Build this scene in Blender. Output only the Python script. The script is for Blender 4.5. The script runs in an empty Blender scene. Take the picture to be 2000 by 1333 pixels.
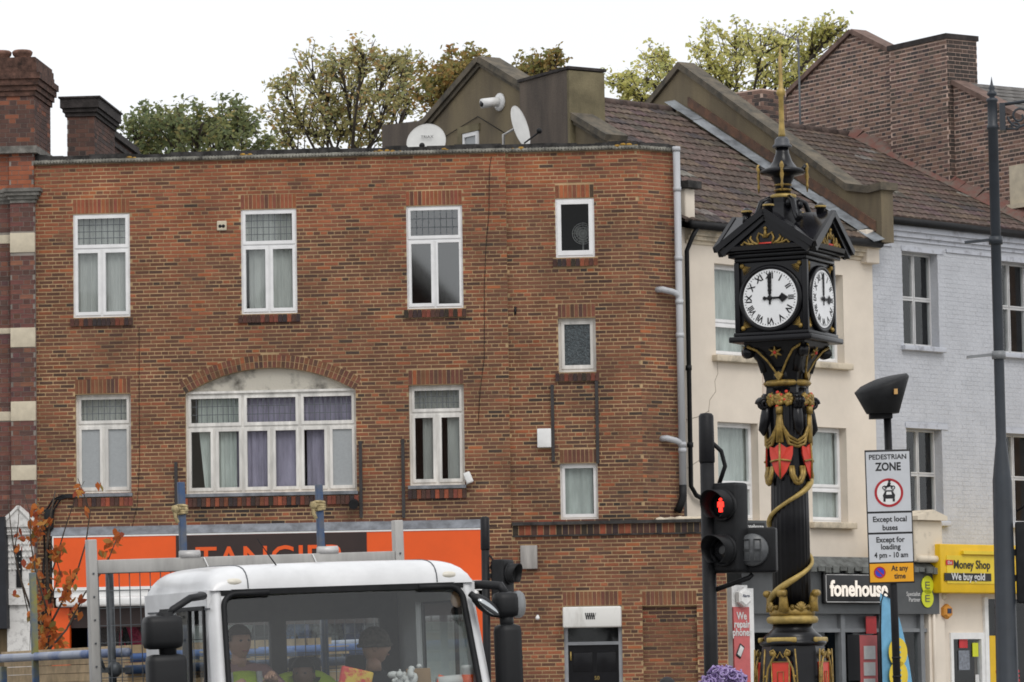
import bpy, bmesh, math, random
from mathutils import Matrix, Vector
R = math.radians
sc = bpy.context.scene
C = sc.collection
# ------------------------------------------------------------------ camera
FPX = 7800.0                       # focal length in pixels of the 2000 px wide photograph
PITCH = math.atan(673 / FPX)
ROLL = -0.016
CAMZ = 1.7
cam_d = bpy.data.cameras.new('camera')
cam_d.sensor_width = 36.0
cam_d.lens = FPX / 2000 * 36.0
cam_d.clip_end = 3000
cam_d.clip_start = 0.5
cam = bpy.data.objects.new('camera', cam_d)
C.objects.link(cam)
CM = Matrix.Translation((0, 0, CAMZ)) @ Matrix.Rotation(math.pi / 2 + PITCH, 4, 'X') @ Matrix.Rotation(ROLL, 4, 'Z')
cam.matrix_world = CM
sc.camera = cam
# ------------------------------------------------------------------ sky: bright even overcast
SUN_EL, SUN_ROT = R(48), R(200)
w = bpy.data.worlds.new('World'); sc.world = w; w.use_nodes = True
nt = w.node_tree; nt.nodes.clear()
wo = nt.nodes.new('ShaderNodeOutputWorld')
bg = nt.nodes.new('ShaderNodeBackground'); bg.inputs[1].default_value = 0.13
sky = nt.nodes.new('ShaderNodeTexSky'); sky.sky_type = 'NISHITA'; sky.sun_disc = False
sky.sun_elevation = SUN_EL; sky.sun_rotation = SUN_ROT; sky.dust_density = 4.0; sky.air_density = 1.0
tc = nt.nodes.new('ShaderNodeTexCoord')
nz = nt.nodes.new('ShaderNodeTexNoise'); nz.inputs['Scale'].default_value = 2.2; nz.inputs['Detail'].default_value = 5
rp = nt.nodes.new('ShaderNodeValToRGB')
rp.color_ramp.elements[0].position = 0.3; rp.color_ramp.elements[0].color = (7.9, 8.05, 8.3, 1)
rp.color_ramp.elements[1].position = 0.75; rp.color_ramp.elements[1].color = (8.9, 8.95, 9.1, 1)
mx = nt.nodes.new('ShaderNodeMixRGB'); mx.inputs[0].default_value = 0.93
nt.links.new(tc.outputs['Generated'], nz.inputs['Vector'])
nt.links.new(nz.outputs['Fac'], rp.inputs[0])
nt.links.new(sky.outputs[0], mx.inputs[1]); nt.links.new(rp.outputs[0], mx.inputs[2])
nt.links.new(mx.outputs[0], bg.inputs[0]); nt.links.new(bg.outputs[0], wo.inputs[0])
sun_d = bpy.data.lights.new('sun', 'SUN'); sun_d.energy = 1.1; sun_d.angle = R(25); sun_d.color = (1.0, 0.97, 0.93)
sun = bpy.data.objects.new('sun', sun_d); C.objects.link(sun)
SD = Vector((math.sin(R(20)) * math.cos(SUN_EL), -math.cos(R(20)) * math.cos(SUN_EL), math.sin(SUN_EL)))  # towards the sun (behind the camera)
sun.rotation_euler = (-SD).to_track_quat('-Z', 'Y').to_euler()
sky.sun_rotation = math.atan2(SD.x, SD.y)
sc.view_settings.view_transform = 'Standard'
sc.view_settings.look = 'None'
sc.view_settings.exposure = 0.0
sc.view_settings.gamma = 1.0
sc.cycles.filter_width = 1.75
sc.render.resolution_x, sc.render.resolution_y = 1024, 682
# ------------------------------------------------------------------ survey helpers
CR = CM.to_3x3()
def ray(u, v):
    return (CR @ Vector(((u - 1000) / FPX, -(v - 666.5) / FPX, -1.0)))
def at(u, v, Y):                       # world point seen at pixel (u,v) of the photo, Y metres down the street
    d = ray(u, v); t = Y / d.y
    return Vector((d.x * t, Y, CAMZ + d.z * t))
def pix(P):                            # world point -> pixel of the photo
    q = CM.inverted() @ Vector(P); return (1000 + FPX*q.x/-q.z, 666.5 - FPX*q.y/-q.z)
class Frame:
    """a vertical survey plane: origin on the ground, x along the wall, y into the building, z up"""
    def __init__(s, origin, ang):
        s.o = Vector(origin); s.a = ang
        s.M = Matrix.Translation(s.o) @ Matrix.Rotation(ang, 4, 'Z')
        s.Mi = s.M.inverted()
    def px(s, u, v, y=0.0):
        o = s.Mi @ Vector((0, 0, CAMZ)); d = s.Mi.to_3x3() @ ray(u, v)
        t = (y - o.y) / d.y
        return (o.x + d.x * t, o.z + d.z * t)
    def rect(s, u0, u1, v0, v1, y=0.0):    # pixel box -> x0,x1,z0,z1
        um, vm = (u0 + u1) / 2, (v0 + v1) / 2
        return (s.px(u0, vm, y)[0], s.px(u1, vm, y)[0], s.px(um, v1, y)[1], s.px(um, v0, y)[1])
# ------------------------------------------------------------------ mesh builder
class MB:
    def __init__(s): s.v = []; s.f = []; s.c = []; s.sm = []
    def add(s, vs, fs, M=None, col=None, smooth=False):
        b = len(s.v)
        s.v += [tuple(M @ Vector(p)) for p in vs] if M is not None else [tuple(p) for p in vs]
        for f in fs:
            s.f.append(tuple(i + b for i in f)); s.c.append(col); s.sm.append(smooth)
        return s
    def box(s, x0, x1, y0, y1, z0, z1, M=None, col=None):
        vs = [(x0,y0,z0),(x1,y0,z0),(x1,y1,z0),(x0,y1,z0),(x0,y0,z1),(x1,y0,z1),(x1,y1,z1),(x0,y1,z1)]
        return s.add(vs, [(0,3,2,1),(4,5,6,7),(0,1,5,4),(1,2,6,5),(2,3,7,6),(3,0,4,7)], M, col)
    def bev(s, x0, x1, y0, y1, z0, z1, b, M=None, col=None):      # box with chamfered edges
        bm = bmesh.new(); bmesh.ops.create_cube(bm, size=1)
        for v in bm.verts:
            v.co = ((x0+x1)/2 + v.co.x*(x1-x0), (y0+y1)/2 + v.co.y*(y1-y0), (z0+z1)/2 + v.co.z*(z1-z0))
        bmesh.ops.bevel(bm, geom=bm.edges[:], offset=b, segments=2, affect='EDGES', profile=0.6)
        s.bm(bm, M, col, True); return s
    def bm(s, bm, M=None, col=None, smooth=False):
        bm.verts.index_update()
        s.add([v.co.copy() for v in bm.verts], [[v.index for v in f.verts] for f in bm.faces], M, col, smooth); bm.free()
    def bar(s, p, q, w, h=None, col=None, up=(0,0,1)):            # square bar between two points
        p, q = Vector(p), Vector(q); h = h or w; d = (q - p); L = d.length
        if L < 1e-6: return s
        d.normalize(); u = Vector(up)
        if abs(d.dot(u)) > .98: u = Vector((0,1,0))
        a = d.cross(u).normalized(); b = a.cross(d).normalized()
        vs = [p + a*i*w/2 + b*j*h/2 for i, j in ((-1,-1),(1,-1),(1,1),(-1,1))] + [q + a*i*w/2 + b*j*h/2 for i, j in ((-1,-1),(1,-1),(1,1),(-1,1))]
        return s.add(vs, [(0,1,2,3),(7,6,5,4),(0,4,5,1),(1,5,6,2),(2,6,7,3),(3,7,4,0)], None, col)
    def tube(s, pts, r, seg=8, col=None, cap=True, M=None):
        pts = [Vector(p) for p in pts]; n = len(pts)
        rs = r if isinstance(r, (list, tuple)) else [r]*n
        vs = []; prev = None
        for i, p in enumerate(pts):
            d = (pts[min(i+1, n-1)] - pts[max(i-1, 0)])
            if d.length < 1e-9: d = Vector((0,0,1))
            d.normalize()
            a = prev if prev is not None else (Vector((0,1,0)) if abs(d.y) < .9 else Vector((1,0,0)))
            a = (a - d*a.dot(d)); a.normalize(); prev = a; b = d.cross(a)
            for k in range(seg):
                t = 2*math.pi*k/seg; vs.append(p + (a*math.cos(t) + b*math.sin(t))*rs[i])
        fs = []
        for i in range(n-1):
            for k in range(seg):
                k2 = (k+1) % seg; fs.append((i*seg+k, i*seg+k2, (i+1)*seg+k2, (i+1)*seg+k))
        if cap: fs.append(tuple(range(seg-1, -1, -1))); fs.append(tuple((n-1)*seg+k for k in range(seg)))
        return s.add(vs, fs, M, col, True)
    def lathe(s, prof, seg=20, M=None, col=None, flute=0, fd=0.0, smooth=True):   # prof: [(r,z)] bottom to top
        vs = []; n = len(prof)
        for r, z in prof:
            for k in range(seg):
                t = 2*math.pi*k/seg; rr = r*(1 - fd*(0.5+0.5*math.cos(flute*t))) if flute else r
                vs.append((rr*math.cos(t), rr*math.sin(t), z))
        fs = []
        for i in range(n-1):
            for k in range(seg):
                k2 = (k+1) % seg; fs.append((i*seg+k, i*seg+k2, (i+1)*seg+k2, (i+1)*seg+k))
        s.add(vs, fs, M, col, smooth); q = len(s.v) - n*seg
        for f in (tuple(range(seg-1, -1, -1)), tuple((n-1)*seg+k for k in range(seg))): s.f.append(tuple(i+q for i in f)); s.c.append(col); s.sm.append(False)
        return s
    def prism(s, poly, y0, y1, M=None, col=None):     # poly in x,z (counter-clockwise seen from -y), between y0 and y1
        n = len(poly)
        vs = [(x, y0, z) for x, z in poly] + [(x, y1, z) for x, z in poly]
        fs = [tuple(range(n)), tuple(range(2*n-1, n-1, -1))] + [((i+1) % n, i, n+i, n+(i+1) % n) for i in range(n)]
        return s.add(vs, fs, M, col)
    def strip(s, xs_lo, xs_hi, y0, y1):               # solid between two x,z polylines of equal length
        for i in range(len(xs_lo)-1):
            a, b, c, d = xs_lo[i], xs_lo[i+1], xs_hi[i+1], xs_hi[i]
            s.prism([a, b, c, d], y0, y1)
        return s
    def sphere(s, c, r, seg=12, rings=8, M=None, col=None, sc=(1,1,1)):
        bm = bmesh.new(); bmesh.ops.create_uvsphere(bm, u_segments=seg, v_segments=rings, radius=1)
        for v in bm.verts: v.co = Vector((c[0]+v.co.x*r*sc[0], c[1]+v.co.y*r*sc[1], c[2]+v.co.z*r*sc[2]))
        s.bm(bm, M, col, True); return s
    def mesh(s, name, mat):
        me = bpy.data.meshes.new(name); me.from_pydata(s.v, [], s.f)
        if mat: me.materials.append(mat)
        if any(c is not None for c in s.c):
            at_ = me.attributes.new('col', 'FLOAT_COLOR', 'FACE')
            buf = []
            for c in s.c: buf += list(c or (.5, .5, .5)) + [1.0]
            at_.data.foreach_set('color', buf)
        if any(s.sm): me.polygons.foreach_set('use_smooth', s.sm)
        me.update(); return me
    def build(s, name, mat, parent=None, M=None, label=None, kind=None):
        o = bpy.data.objects.new(name, s.mesh(name, mat)); C.objects.link(o)
        if parent is not None: o.parent = parent
        if M is not None: o.matrix_local = M
        if label: o['label'] = label
        if kind: o['kind'] = kind
        return o
def tag(o, label, cat, group=None):
    o['label'] = label; o['category'] = cat
    if group: o['group'] = group
    return o
def thing(name, label, cat, M=None, group=None):
    o = bpy.data.objects.new(name, None); C.objects.link(o); o.empty_display_size = .2
    if M is not None: o.matrix_world = M
    return tag(o, label, cat, group)
def inst(name, me, parent, M):
    o = bpy.data.objects.new(name, me); C.objects.link(o); o.parent = parent; o.matrix_local = M
    return o
def copy_tree(o, parent=None):
    c = o.copy(); C.objects.link(c); c.parent = parent
    for ch in o.children: copy_tree(ch, c)
    return c
def text_mb(txt, size, depth=.004, bold=0.0, align='CENTER', sx=1.0, shear=0.0):
    """lettering lying in the x,z plane, facing -y, centred at the origin"""
    cu = bpy.data.curves.new('t', 'FONT'); cu.body = txt; cu.size = size; cu.align_x = align; cu.align_y = 'CENTER'
    cu.extrude = depth; cu.offset = bold; cu.shear = shear; cu.resolution_u = 3
    ob = bpy.data.objects.new('t', cu); me = bpy.data.meshes.new_from_object(ob)
    m = MB(); M = Matrix.Rotation(math.pi/2, 4, 'X') @ Matrix.Scale(sx, 4, (1,0,0))
    m.add([v.co.copy() for v in me.vertices], [tuple(p.vertices) for p in me.polygons], M)
    bpy.data.objects.remove(ob); bpy.data.curves.remove(cu); bpy.data.meshes.remove(me)
    return m
def T(x, y, z): return Matrix.Translation((x, y, z))
def RZ(a): return Matrix.Rotation(a, 4, 'Z')
def RX(a): return Matrix.Rotation(a, 4, 'X')
def RY(a): return Matrix.Rotation(a, 4, 'Y')
# ------------------------------------------------------------------ materials
MATS = {}
def mat(name, col=(.5,.5,.5), rough=.7, metal=0.0, var=0.15, scale=3.0, bump=0.0, bscale=40.0, col2=None, attr=False, streak=False, spec=.5, emit=0.0, coat=0.0, thr=(.35,.7)):
    if name in MATS: return MATS[name]
    m = bpy.data.materials.new(name); m.use_nodes = True; nt = m.node_tree; N = nt.nodes; L = nt.links
    b = N['Principled BSDF']; b.inputs['Roughness'].default_value = rough; b.inputs['Metallic'].default_value = metal
    b.inputs['Specular IOR Level'].default_value = spec
    if coat: b.inputs['Coat Weight'].default_value = coat; b.inputs['Coat Roughness'].default_value = .08
    tc = N.new('ShaderNodeTexCoord'); mp = N.new('ShaderNodeMapping'); L.new(tc.outputs['Object'], mp.inputs[0])
    if streak: mp.inputs['Scale'].default_value = (1, 1, .18)
    n = N.new('ShaderNodeTexNoise'); n.inputs['Scale'].default_value = scale; n.inputs['Detail'].default_value = 6; n.inputs['Roughness'].default_value = .65
    L.new(mp.outputs[0], n.inputs['Vector'])
    cr = N.new('ShaderNodeValToRGB'); cr.color_ramp.elements[0].position = thr[0]; cr.color_ramp.elements[1].position = thr[1]
    c2 = col2 or tuple(x*(1-var*2) for x in col); c1 = col if col2 else tuple(min(1, x*(1+var*.6)) for x in col)
    cr.color_ramp.elements[0].color = (*c2, 1); cr.color_ramp.elements[1].color = (*c1, 1)
    L.new(n.outputs['Fac'], cr.inputs[0])
    if attr:
        a = N.new('ShaderNodeAttribute'); a.attribute_name = 'col'
        cr.color_ramp.elements[0].color = (1-var*2, 1-var*2, 1-var*2, 1); cr.color_ramp.elements[1].color = (1+var*.6,)*3 + (1,)
        mm = N.new('ShaderNodeMixRGB'); mm.blend_type = 'MULTIPLY'; mm.inputs[0].default_value = 1
        L.new(a.outputs['Color'], mm.inputs[1]); L.new(cr.outputs[0], mm.inputs[2]); L.new(mm.outputs[0], b.inputs['Base Color'])
    else: L.new(cr.outputs[0], b.inputs['Base Color'])
    if bump:
        n2 = N.new('ShaderNodeTexNoise'); n2.inputs['Scale'].default_value = bscale; n2.inputs['Detail'].default_value = 4
        L.new(tc.outputs['Object'], n2.inputs['Vector'])
        bp = N.new('ShaderNodeBump'); bp.inputs['Strength'].default_value = bump; bp.inputs['Distance'].default_value = .02
        L.new(n2.outputs['Fac'], bp.inputs['Height']); L.new(bp.outputs[0], b.inputs['Normal'])
    if emit:
        b.inputs['Emission Color'].default_value = (*col, 1); b.inputs['Emission Strength'].default_value = emit
    MATS[name] = m; return m
def glass(name, tint=(.9,.93,.93), refl=1.0, ior=1.5, haze=0.0):
    if name in MATS: return MATS[name]
    m = bpy.data.materials.new(name); m.use_nodes = True; nt = m.node_tree; N = nt.nodes; L = nt.links; N.clear()
    o = N.new('ShaderNodeOutputMaterial'); tr = N.new('ShaderNodeBsdfTransparent'); tr.inputs[0].default_value = (*tint, 1)
    gl = N.new('ShaderNodeBsdfGlossy'); gl.inputs['Roughness'].default_value = .03 + haze; gl.inputs[0].default_value = (.95,.97,.97,1)
    lw = N.new('ShaderNodeLayerWeight'); lw.inputs[0].default_value = .5       # facing = 1-|cos|, the same from both sides
    pw = N.new('ShaderNodeMath'); pw.operation = 'POWER'; pw.inputs[1].default_value = 5; L.new(lw.outputs['Facing'], pw.inputs[0])
    mu = N.new('ShaderNodeMath'); mu.operation = 'MULTIPLY_ADD'; mu.use_clamp = True; mu.inputs[1].default_value = 1 - .045*refl; mu.inputs[2].default_value = .045*refl
    mi = N.new('ShaderNodeMixShader'); L.new(pw.outputs[0], mu.inputs[0]); L.new(mu.outputs[0], mi.inputs[0])
    L.new(tr.outputs[0], mi.inputs[1]); L.new(gl.outputs[0], mi.inputs[2]); L.new(mi.outputs[0], o.inputs[0])
    MATS[name] = m; return m
mat('brick', attr=True, rough=.9, var=.17, scale=1.7, bump=.25, bscale=60)
mat('mortar', (.50,.345,.19), .95, var=.25, scale=1.3, bump=.3, bscale=80)
mat('mortar_grey', (.28,.25,.22), .95, var=.2, scale=2)
mat('mortar_pink', (.70,.52,.43), .95, var=.2, scale=2)
mat('upvc', (.80,.80,.80), .35, var=.05, scale=5)
mat('upvc_dirty', (.76,.74,.70), .5, var=.16, scale=7, streak=True)
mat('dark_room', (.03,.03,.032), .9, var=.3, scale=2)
mat('net', (.47,.48,.455), .9, var=.12, scale=6, streak=True)
mat('net_lilac', (.36,.33,.43), .9, var=.18, scale=6, streak=True)
mat('net_green', (.50,.54,.51), .9, var=.15, scale=6, streak=True)
mat('lead', (.10,.11,.12), .6, var=.1)
mat('lead_flash', (.22,.235,.26), .6, var=.25, scale=5)
mat('frosted', (.34,.36,.37), .35, var=.05, scale=30)
mat('rain_glass', (.07,.09,.10), .25, var=.4, scale=30, bump=.6, bscale=60)
mat('render_brown', (.205,.165,.10), .95, col2=(.085,.07,.055), scale=1.1, streak=True, bump=.3, bscale=30, thr=(.3,.62))
mat('render_dark', (.15,.12,.095), .95, col2=(.06,.05,.044), scale=1.6, streak=True, bump=.3, bscale=30, thr=(.3,.65))
mat('cream', (.74,.66,.56), .85, var=.06, scale=.9, bump=.08, bscale=40)
mat('cream_dirty', (.60,.52,.40), .9, col2=(.25,.22,.17), scale=4, bump=.2, thr=(.28,.55))
mat('stone', (.62,.55,.42), .9, var=.1, scale=5)
mat('stone_grey', (.22,.21,.19), .95, var=.3, scale=6, bump=.3)
mat('moss', (.30,.29,.25), .95, col2=(.07,.068,.06), scale=5, bump=.6, bscale=30, thr=(.3,.6))
mat('lichen', (.42,.24,.04), .95, var=.3, scale=12)
mat('parapet', (.055,.052,.05), .95, var=.4, scale=6, bump=.5, bscale=25)
mat('pipe_grey', (.47,.48,.50), .45, var=.10, scale=3, streak=True)
mat('black', (.010,.010,.012), .5, var=.2, scale=8, spec=.25)
mat('black_gloss', (.006,.006,.008), .28, var=.2, scale=6, spec=.3)
mat('black_plastic', (.013,.0135,.015), .55, var=.2, scale=9, bump=.1, bscale=200, spec=.25)
mat('gold', (.36,.235,.055), .45, metal=.25, var=.28, scale=14)
mat('gold_pale', (.44,.31,.09), .5, metal=.15, var=.2, scale=10)
mat('red_paint', (.62,.045,.025), .4, var=.08, scale=10)
mat('white_paint', (.78,.78,.77), .5, var=.06, scale=6)
mat('dial', (.80,.81,.82), .35, var=.03, scale=4)
mat('blue_wall', (.50,.515,.55), .85, var=.06, scale=2, bump=.35, bscale=22)
mat('tile', attr=True, rough=.95, var=.3, scale=9, bump=.5, bscale=40)
# ================================================================== ground, road, pavements
def sheet(name, pts, z, m, h=None):
    mb = MB()
    if h: 
        n = len(pts); mb.add([(x,y,z) for x,y in pts]+[(x,y,z-h) for x,y in pts], [tuple(range(n))]+[((i+1)%n,i,n+i,n+(i+1)%n)[::-1] for i in range(n)])
    else: mb.add([(x,y,z) for x,y in pts], [tuple(range(len(pts)))])
    o = mb.build(name, m); o['kind'] = 'structure'; return o
mat('asphalt', (.05,.05,.052), .9, var=.2, scale=6, bump=.4, bscale=120)
mat('paving', (.30,.29,.27), .9, var=.15, scale=3, bump=.2)
mat('kerb', (.36,.35,.33), .9, var=.15, scale=4)
mat('earth', (.12,.11,.09), .95, var=.2, scale=.5)
sheet('ground', [(-900,-300),(900,-300),(900,1500),(-900,1500)], -.02, mat('earth'))
sheet('road', [(-300,6),(300,6),(300,39),(-300,39)], 0.0, mat('asphalt'))
sheet('pavement', [(-200,39.15),(200,39.15),(200,120),(-200,120)], .12, mat('paving'), .14)
sheet('kerb', [(-200,39),(200,39),(200,39.148),(-200,39.148)], .125, mat('kerb'), .14)
sheet('traffic_island', [(.7,30.6),(3.2,30.6),(3.2,33.6),(.7,33.6)], .12, mat('paving'), .14)
mk = MB()
for i in range(-12, 13):
    mk.add([(i*6-1.5,22.4,.005),(i*6+1.5,22.4,.005),(i*6+1.5,22.52,.005),(i*6-1.5,22.52,.005)], [(0,1,2,3)])
o = mk.build('road_marking', mat('white_paint')); o['kind'] = 'structure'
# ================================================================== brickwork tools
rng = random.Random(7)
def courses(x0, x1, z0, z1, ch=.062, jh=.0185, jv=.013, L=.225, bond='garden', holes=(), rowfn=None, ph=0):
    out = []; n = int(math.ceil((z1 - z0) / ch))
    for i in range(n):
        za = z0 + i*ch; zb = min(za + ch - jh, z1)
        if zb - za < .02: continue
        zm = (za + zb) / 2
        gaps = [(h[0], h[1]) for h in holes if h[2] - .01 < zm < h[3] + .01]
        if rowfn: gaps += rowfn(zm)
        if bond == 'garden': hdr = (i + ph) % 6 == 0; pat = [L/2] if hdr else [L]
        else: pat = [L, L/2]
        x = x0 - rng.random()*.03 - (((i % 2) * (L*.5 if bond == 'garden' else L*.75)) if pat != [L/2] else L/4); k = 0
        while x < x1:
            l = pat[k % len(pat)]; k += 1
            segs = [(max(x, x0), min(x + l - jv, x1))]
            for g in gaps:
                ns = []
                for a, b in segs:
                    if b <= g[0] or a >= g[1]: ns.append((a, b))
                    else:
                        if a < g[0]: ns.append((a, g[0]))
                        if b > g[1]: ns.append((g[1], b))
                segs = ns
            for a, b in segs:
                if b - a > .03: out.append((a, b, za, zb, l < L*.8))
            x += l
    return out
def wall_cells(mb, x0, x1, z0, z1, holes, y, th, eps=0):
    xs = sorted({x0, x1} | {min(max(h[i], x0), x1) for h in holes for i in (0, 1)})
    zs = sorted({z0, z1} | {min(max(h[i], z0), z1) for h in holes for i in (2, 3)})
    for i in range(len(xs)-1):
        for j in range(len(zs)-1):
            xm, zm = (xs[i]+xs[i+1])/2, (zs[j]+zs[j+1])/2
            if xs[i+1]-xs[i] < 1e-5 or zs[j+1]-zs[j] < 1e-5: continue
            if any(h[0] < xm < h[1] and h[2] < zm < h[3] for h in holes): continue
            mb.box(xs[i], xs[i+1], y, y+th, zs[j], zs[j+1])
    return mb
def quant(c, n=14): return tuple(round(x*n*2)/(n*2) if x > .1 else round(x*80)/80 for x in c)
BRICK_ME = {}
def brick_mesh(col, m='brick', y1=.06):
    key = (tuple(round(c, 2) for c in col), m)
    if key not in BRICK_ME:
        BRICK_ME[key] = MB().box(-.5,.5,0,1,-.5,.5, col=key[0]).mesh('brick', MATS[m])
    return BRICK_ME[key]
def pick(pal):
    r = rng.random()*sum(p[0] for p in pal)
    for wt, c in pal:
        r -= wt
        if r <= 0: break
    k = .88 + rng.random()*.24
    return tuple(x*k for x in c)
PAL_RED = [(5,(.33,.105,.05)),(4,(.285,.092,.047)),(2.6,(.225,.08,.045)),(1.1,(.15,.062,.04)),(.15,(.085,.047,.035)),(.8,(.37,.115,.045))]
PAL_BRN = [(3.4,(.225,.087,.046)),(4.4,(.18,.074,.043)),(3.2,(.14,.062,.039)),(1.2,(.10,.05,.035)),(.2,(.065,.04,.031)),(.35,(.31,.09,.038))]
PAL_SILL = [(2,(.20,.06,.035)),(3,(.085,.04,.03)),(2,(.045,.03,.026)),(.6,(.30,.08,.04))]
# ================================================================== main brick building
A = Frame(at(68, 1340, 63.63) * 1, R(-4.7)); A.o.z = 0; A = Frame(A.o, R(-4.7))
bld = thing('corner_building', 'three storey red brick corner building with white framed windows and orange shop fascia', 'building', A.M)
ZT = A.px(650, 307)[1]                       # wall top
XL = 0.0; XM = A.px(992, 640)[0]; YR = .06
XR = A.px(1250, 640, YR)[0]; XE = A.px(1421, 1250)[0]
ZS = A.px(1180, 1020)[1]                     # string course over the ground floor
ZF = A.px(520, 1041)[1]                      # top of the shop fascia
def rr(*a, **k): return A.rect(*a, **k)
W = dict(u1=rr(143,254,418,620), u2=rr(471,580,409,613), u3=rr(794,904,402,603),
         l1=rr(147,256,770,964), l3=rr(799,907,752,948), wide=rr(362,696,766,962))
S = dict(s1=rr(1085,1161,388,503,y=YR), s2=rr(1090,1164,621,727,y=YR), s3=rr(1094,1168,905,1015,y=YR))
holesL = list(W.values()); holesR = list(S.values())
# arch over the wide window
wx0, wx1, wz0, wz1 = W['wide']; AXC = (wx0+wx1)/2; HALF = (wx1-wx0)/2 - .01
RISE = .385; AR = (HALF**2 + RISE**2)/(2*RISE); AZC = wz1 + .0 + RISE - AR; PHI = math.asin(HALF/AR); TH = .215
def arch_row(z):
    dz = z - AZC
    ze = (AR+TH)*math.cos(PHI); zi = AR*math.cos(PHI)
    if dz < zi - .001 or dz > AR + TH: return []
    hw = dz*math.tan(PHI) if dz < ze else math.sqrt(max(0, (AR+TH)**2 - dz*dz))
    return [(AXC-hw, AXC+hw)]
wall = MB()
archbox = (wx0, wx1, wz1, wz1 + RISE)
wall_cells(wall, XL, XM, ZF+.0, ZT, holesL + [archbox], 0.0, .24)
for i in range(24):                           # spandrels round the arch
    a, b = -1 + i/12, -1 + (i+1)/12
    za = AZC + math.sqrt(AR**2 - (a*HALF)**2); zb = AZC + math.sqrt(AR**2 - (b*HALF)**2)
    xa, xb = AXC + a*HALF, AXC + b*HALF
    if i == 0: xa = wx0
    if i == 23: xb = wx1
    zt = wz1 + RISE
    if zt - min(za, zb) > .004: wall.prism([(xa, min(za,zt-.002)), (xb, min(zb,zt-.002)), (xb, zt), (xa, zt)], .002, .238)
xs0, xs1 = A.px(105, 1100)[0], A.px(941, 1100)[0]      # shop opening
wall.box(XL, xs0, 0, .24, 0, ZF); wall.box(xs1, XM+.02, 0, .24, 0, ZF)
wallL = wall.build('wall', mat('mortar'), bld)
wr = MB(); wall_cells(wr, XM, XR, ZS, ZT, holesR, YR, .24)
wallR = wr.build('wall', mat('mortar'), bld)
DR = rr(1104,1218,1195,1600); DR = (DR[0], DR[1], .14, A.px(1160,1184)[1]); BU = rr(1259,1366,1183,1700); BU = (BU[0], BU[1], .12, A.px(1312,1183)[1])
wg = MB(); wall_cells(wg, XM+.02, XE, 0, ZS, [DR, BU], 0.0, .24); wg.box(BU[0]-.01, BU[1]+.01, .082, .2, .0, BU[3]+.01)
wallG = wg.build('wall', mat('mortar'), bld)
SPA = R(40); SPM = T(XR, YR, 0) @ RZ(SPA)
spf = Frame(A.M @ Vector((XR, YR, 0)), A.a + SPA)
SPL = spf.px(1329, 640)[0]
ws = MB(); ws.box(.0, SPL, 0, .24, ZS-.05, ZT); wallS = ws.build('wall', mat('mortar'), bld, SPM)
# returns and flat roof so that the building is a closed body
BD = 6.0
rt = MB(); rt.box(XL+.01, XR, .25, BD, ZT-.35, ZT-.15); rt.box(XL+.01, XL+.2, .245, BD, 0, ZT-.36)
SPx = XR + SPL*math.cos(SPA); SPy = YR + SPL*math.sin(SPA)
rt.box(XR, SPx-.02, .3+SPy, BD, ZT-.35, ZT-.15); rt.box(SPx-.22, SPx-.02, SPy+.02, BD, 0, ZT-.36); rt.box(XL+.2, SPx-.22, BD-.2, BD, 0, ZT-.36)
rt.build('roof', mat('parapet'), bld)
# bricks: soldier courses, sills, arch voussoirs and the largest stretchers singly, the others joined
singles = []; mass = MB()
def put(x0, x1, z0, z1, y, col, M=None, single=False, proud=.006, deep=.03, rot=None):
    j = rng.uniform(-.0018, .0018)
    if single: singles.append((x0, x1, z0, z1, y - proud + j, deep, col, M, rot))
    else:
        mass.box(x0, x1, y - proud + j, y + deep, z0, z1, M, col)
ZCH = A.px(560, 478)[1]
def bcol(x, z):
    red = z > ZCH + .25*math.sin(x*1.7) + .12*math.sin(x*5.1) and not (x > A.px(900,500)[0] and z < ZCH + .45)
    p = .95 if red else .10
    for sx0, sx1, sz0, sz1 in SOOT:
        if sx0-.12 < x < sx1+.05 and 0 < sz0 - z < .42 and rng.random() < 1.05 - (sz0-z)/.42: return pick(PAL_SILL[1:3] + PAL_BRN[2:4])
    if x > XR - .02 and z < ZS + 2.2 and rng.random() < .35: return pick(PAL_BRN[2:5])
    if x > XM and z - ZS < .5 and rng.random() < .45 - .5*(z-ZS): return pick(PAL_SILL)
    return pick(PAL_RED if rng.random() < p else PAL_BRN)
def soldier(x0, x1, z0, y, h=.222, M=None, pal=PAL_BRN, pitch=.0655):
    n = max(1, round((x1-x0)/pitch)); p = (x1-x0)/n
    for i in range(n):
        put(x0+i*p+.005, x0+(i+1)*p-.006, z0, z0+h, y, pick(pal), M, True)
    return (x0, x1, z0, z0+h)
solL = [soldier(W[k][0], W[k][1], W[k][3]+.012, 0, .225, pal=(PAL_RED if k[0]=='u' else PAL_BRN)) for k in ('u1','u2','u3','l1','l3')]
solR = [soldier(S[k][0], S[k][1], S[k][3]+.012, YR, .205, pal=(PAL_RED if k=='s1' else PAL_BRN)) for k in ('s1','s2','s3')]
solG = [soldier(DR[0]-.01, DR[1]+.01, DR[3]+.012, 0, .215), soldier(BU[0], BU[1], BU[3]+.012, 0, .215)]
sills = []
def sill(x0, x1, z1, y, h=.135):
    n = max(1, round((x1-x0)/.072)); p = (x1-x0)/n
    for i in range(n):
        put(x0+i*p+.003, x0+(i+1)*p-.004, z1-h, z1-.012, y, pick(PAL_SILL), None, True, proud=.045, deep=.02)
    return (x0, x1, z1-h-.004, z1)
silL = [sill(W[k][0]-.05, W[k][1]+.05, W[k][2]-.005, 0) for k in ('u1','u2','u3')] + [sill(W[k][0]-.03, W[k][1]+.03, W[k][2]-.06, 0, .15) for k in ('l1','l3','wide')]
silR = [sill(S[k][0]-.05, S[k][1]+.05, S[k][2]-.01, YR) for k in ('s1','s2')]
nv = 41
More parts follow.
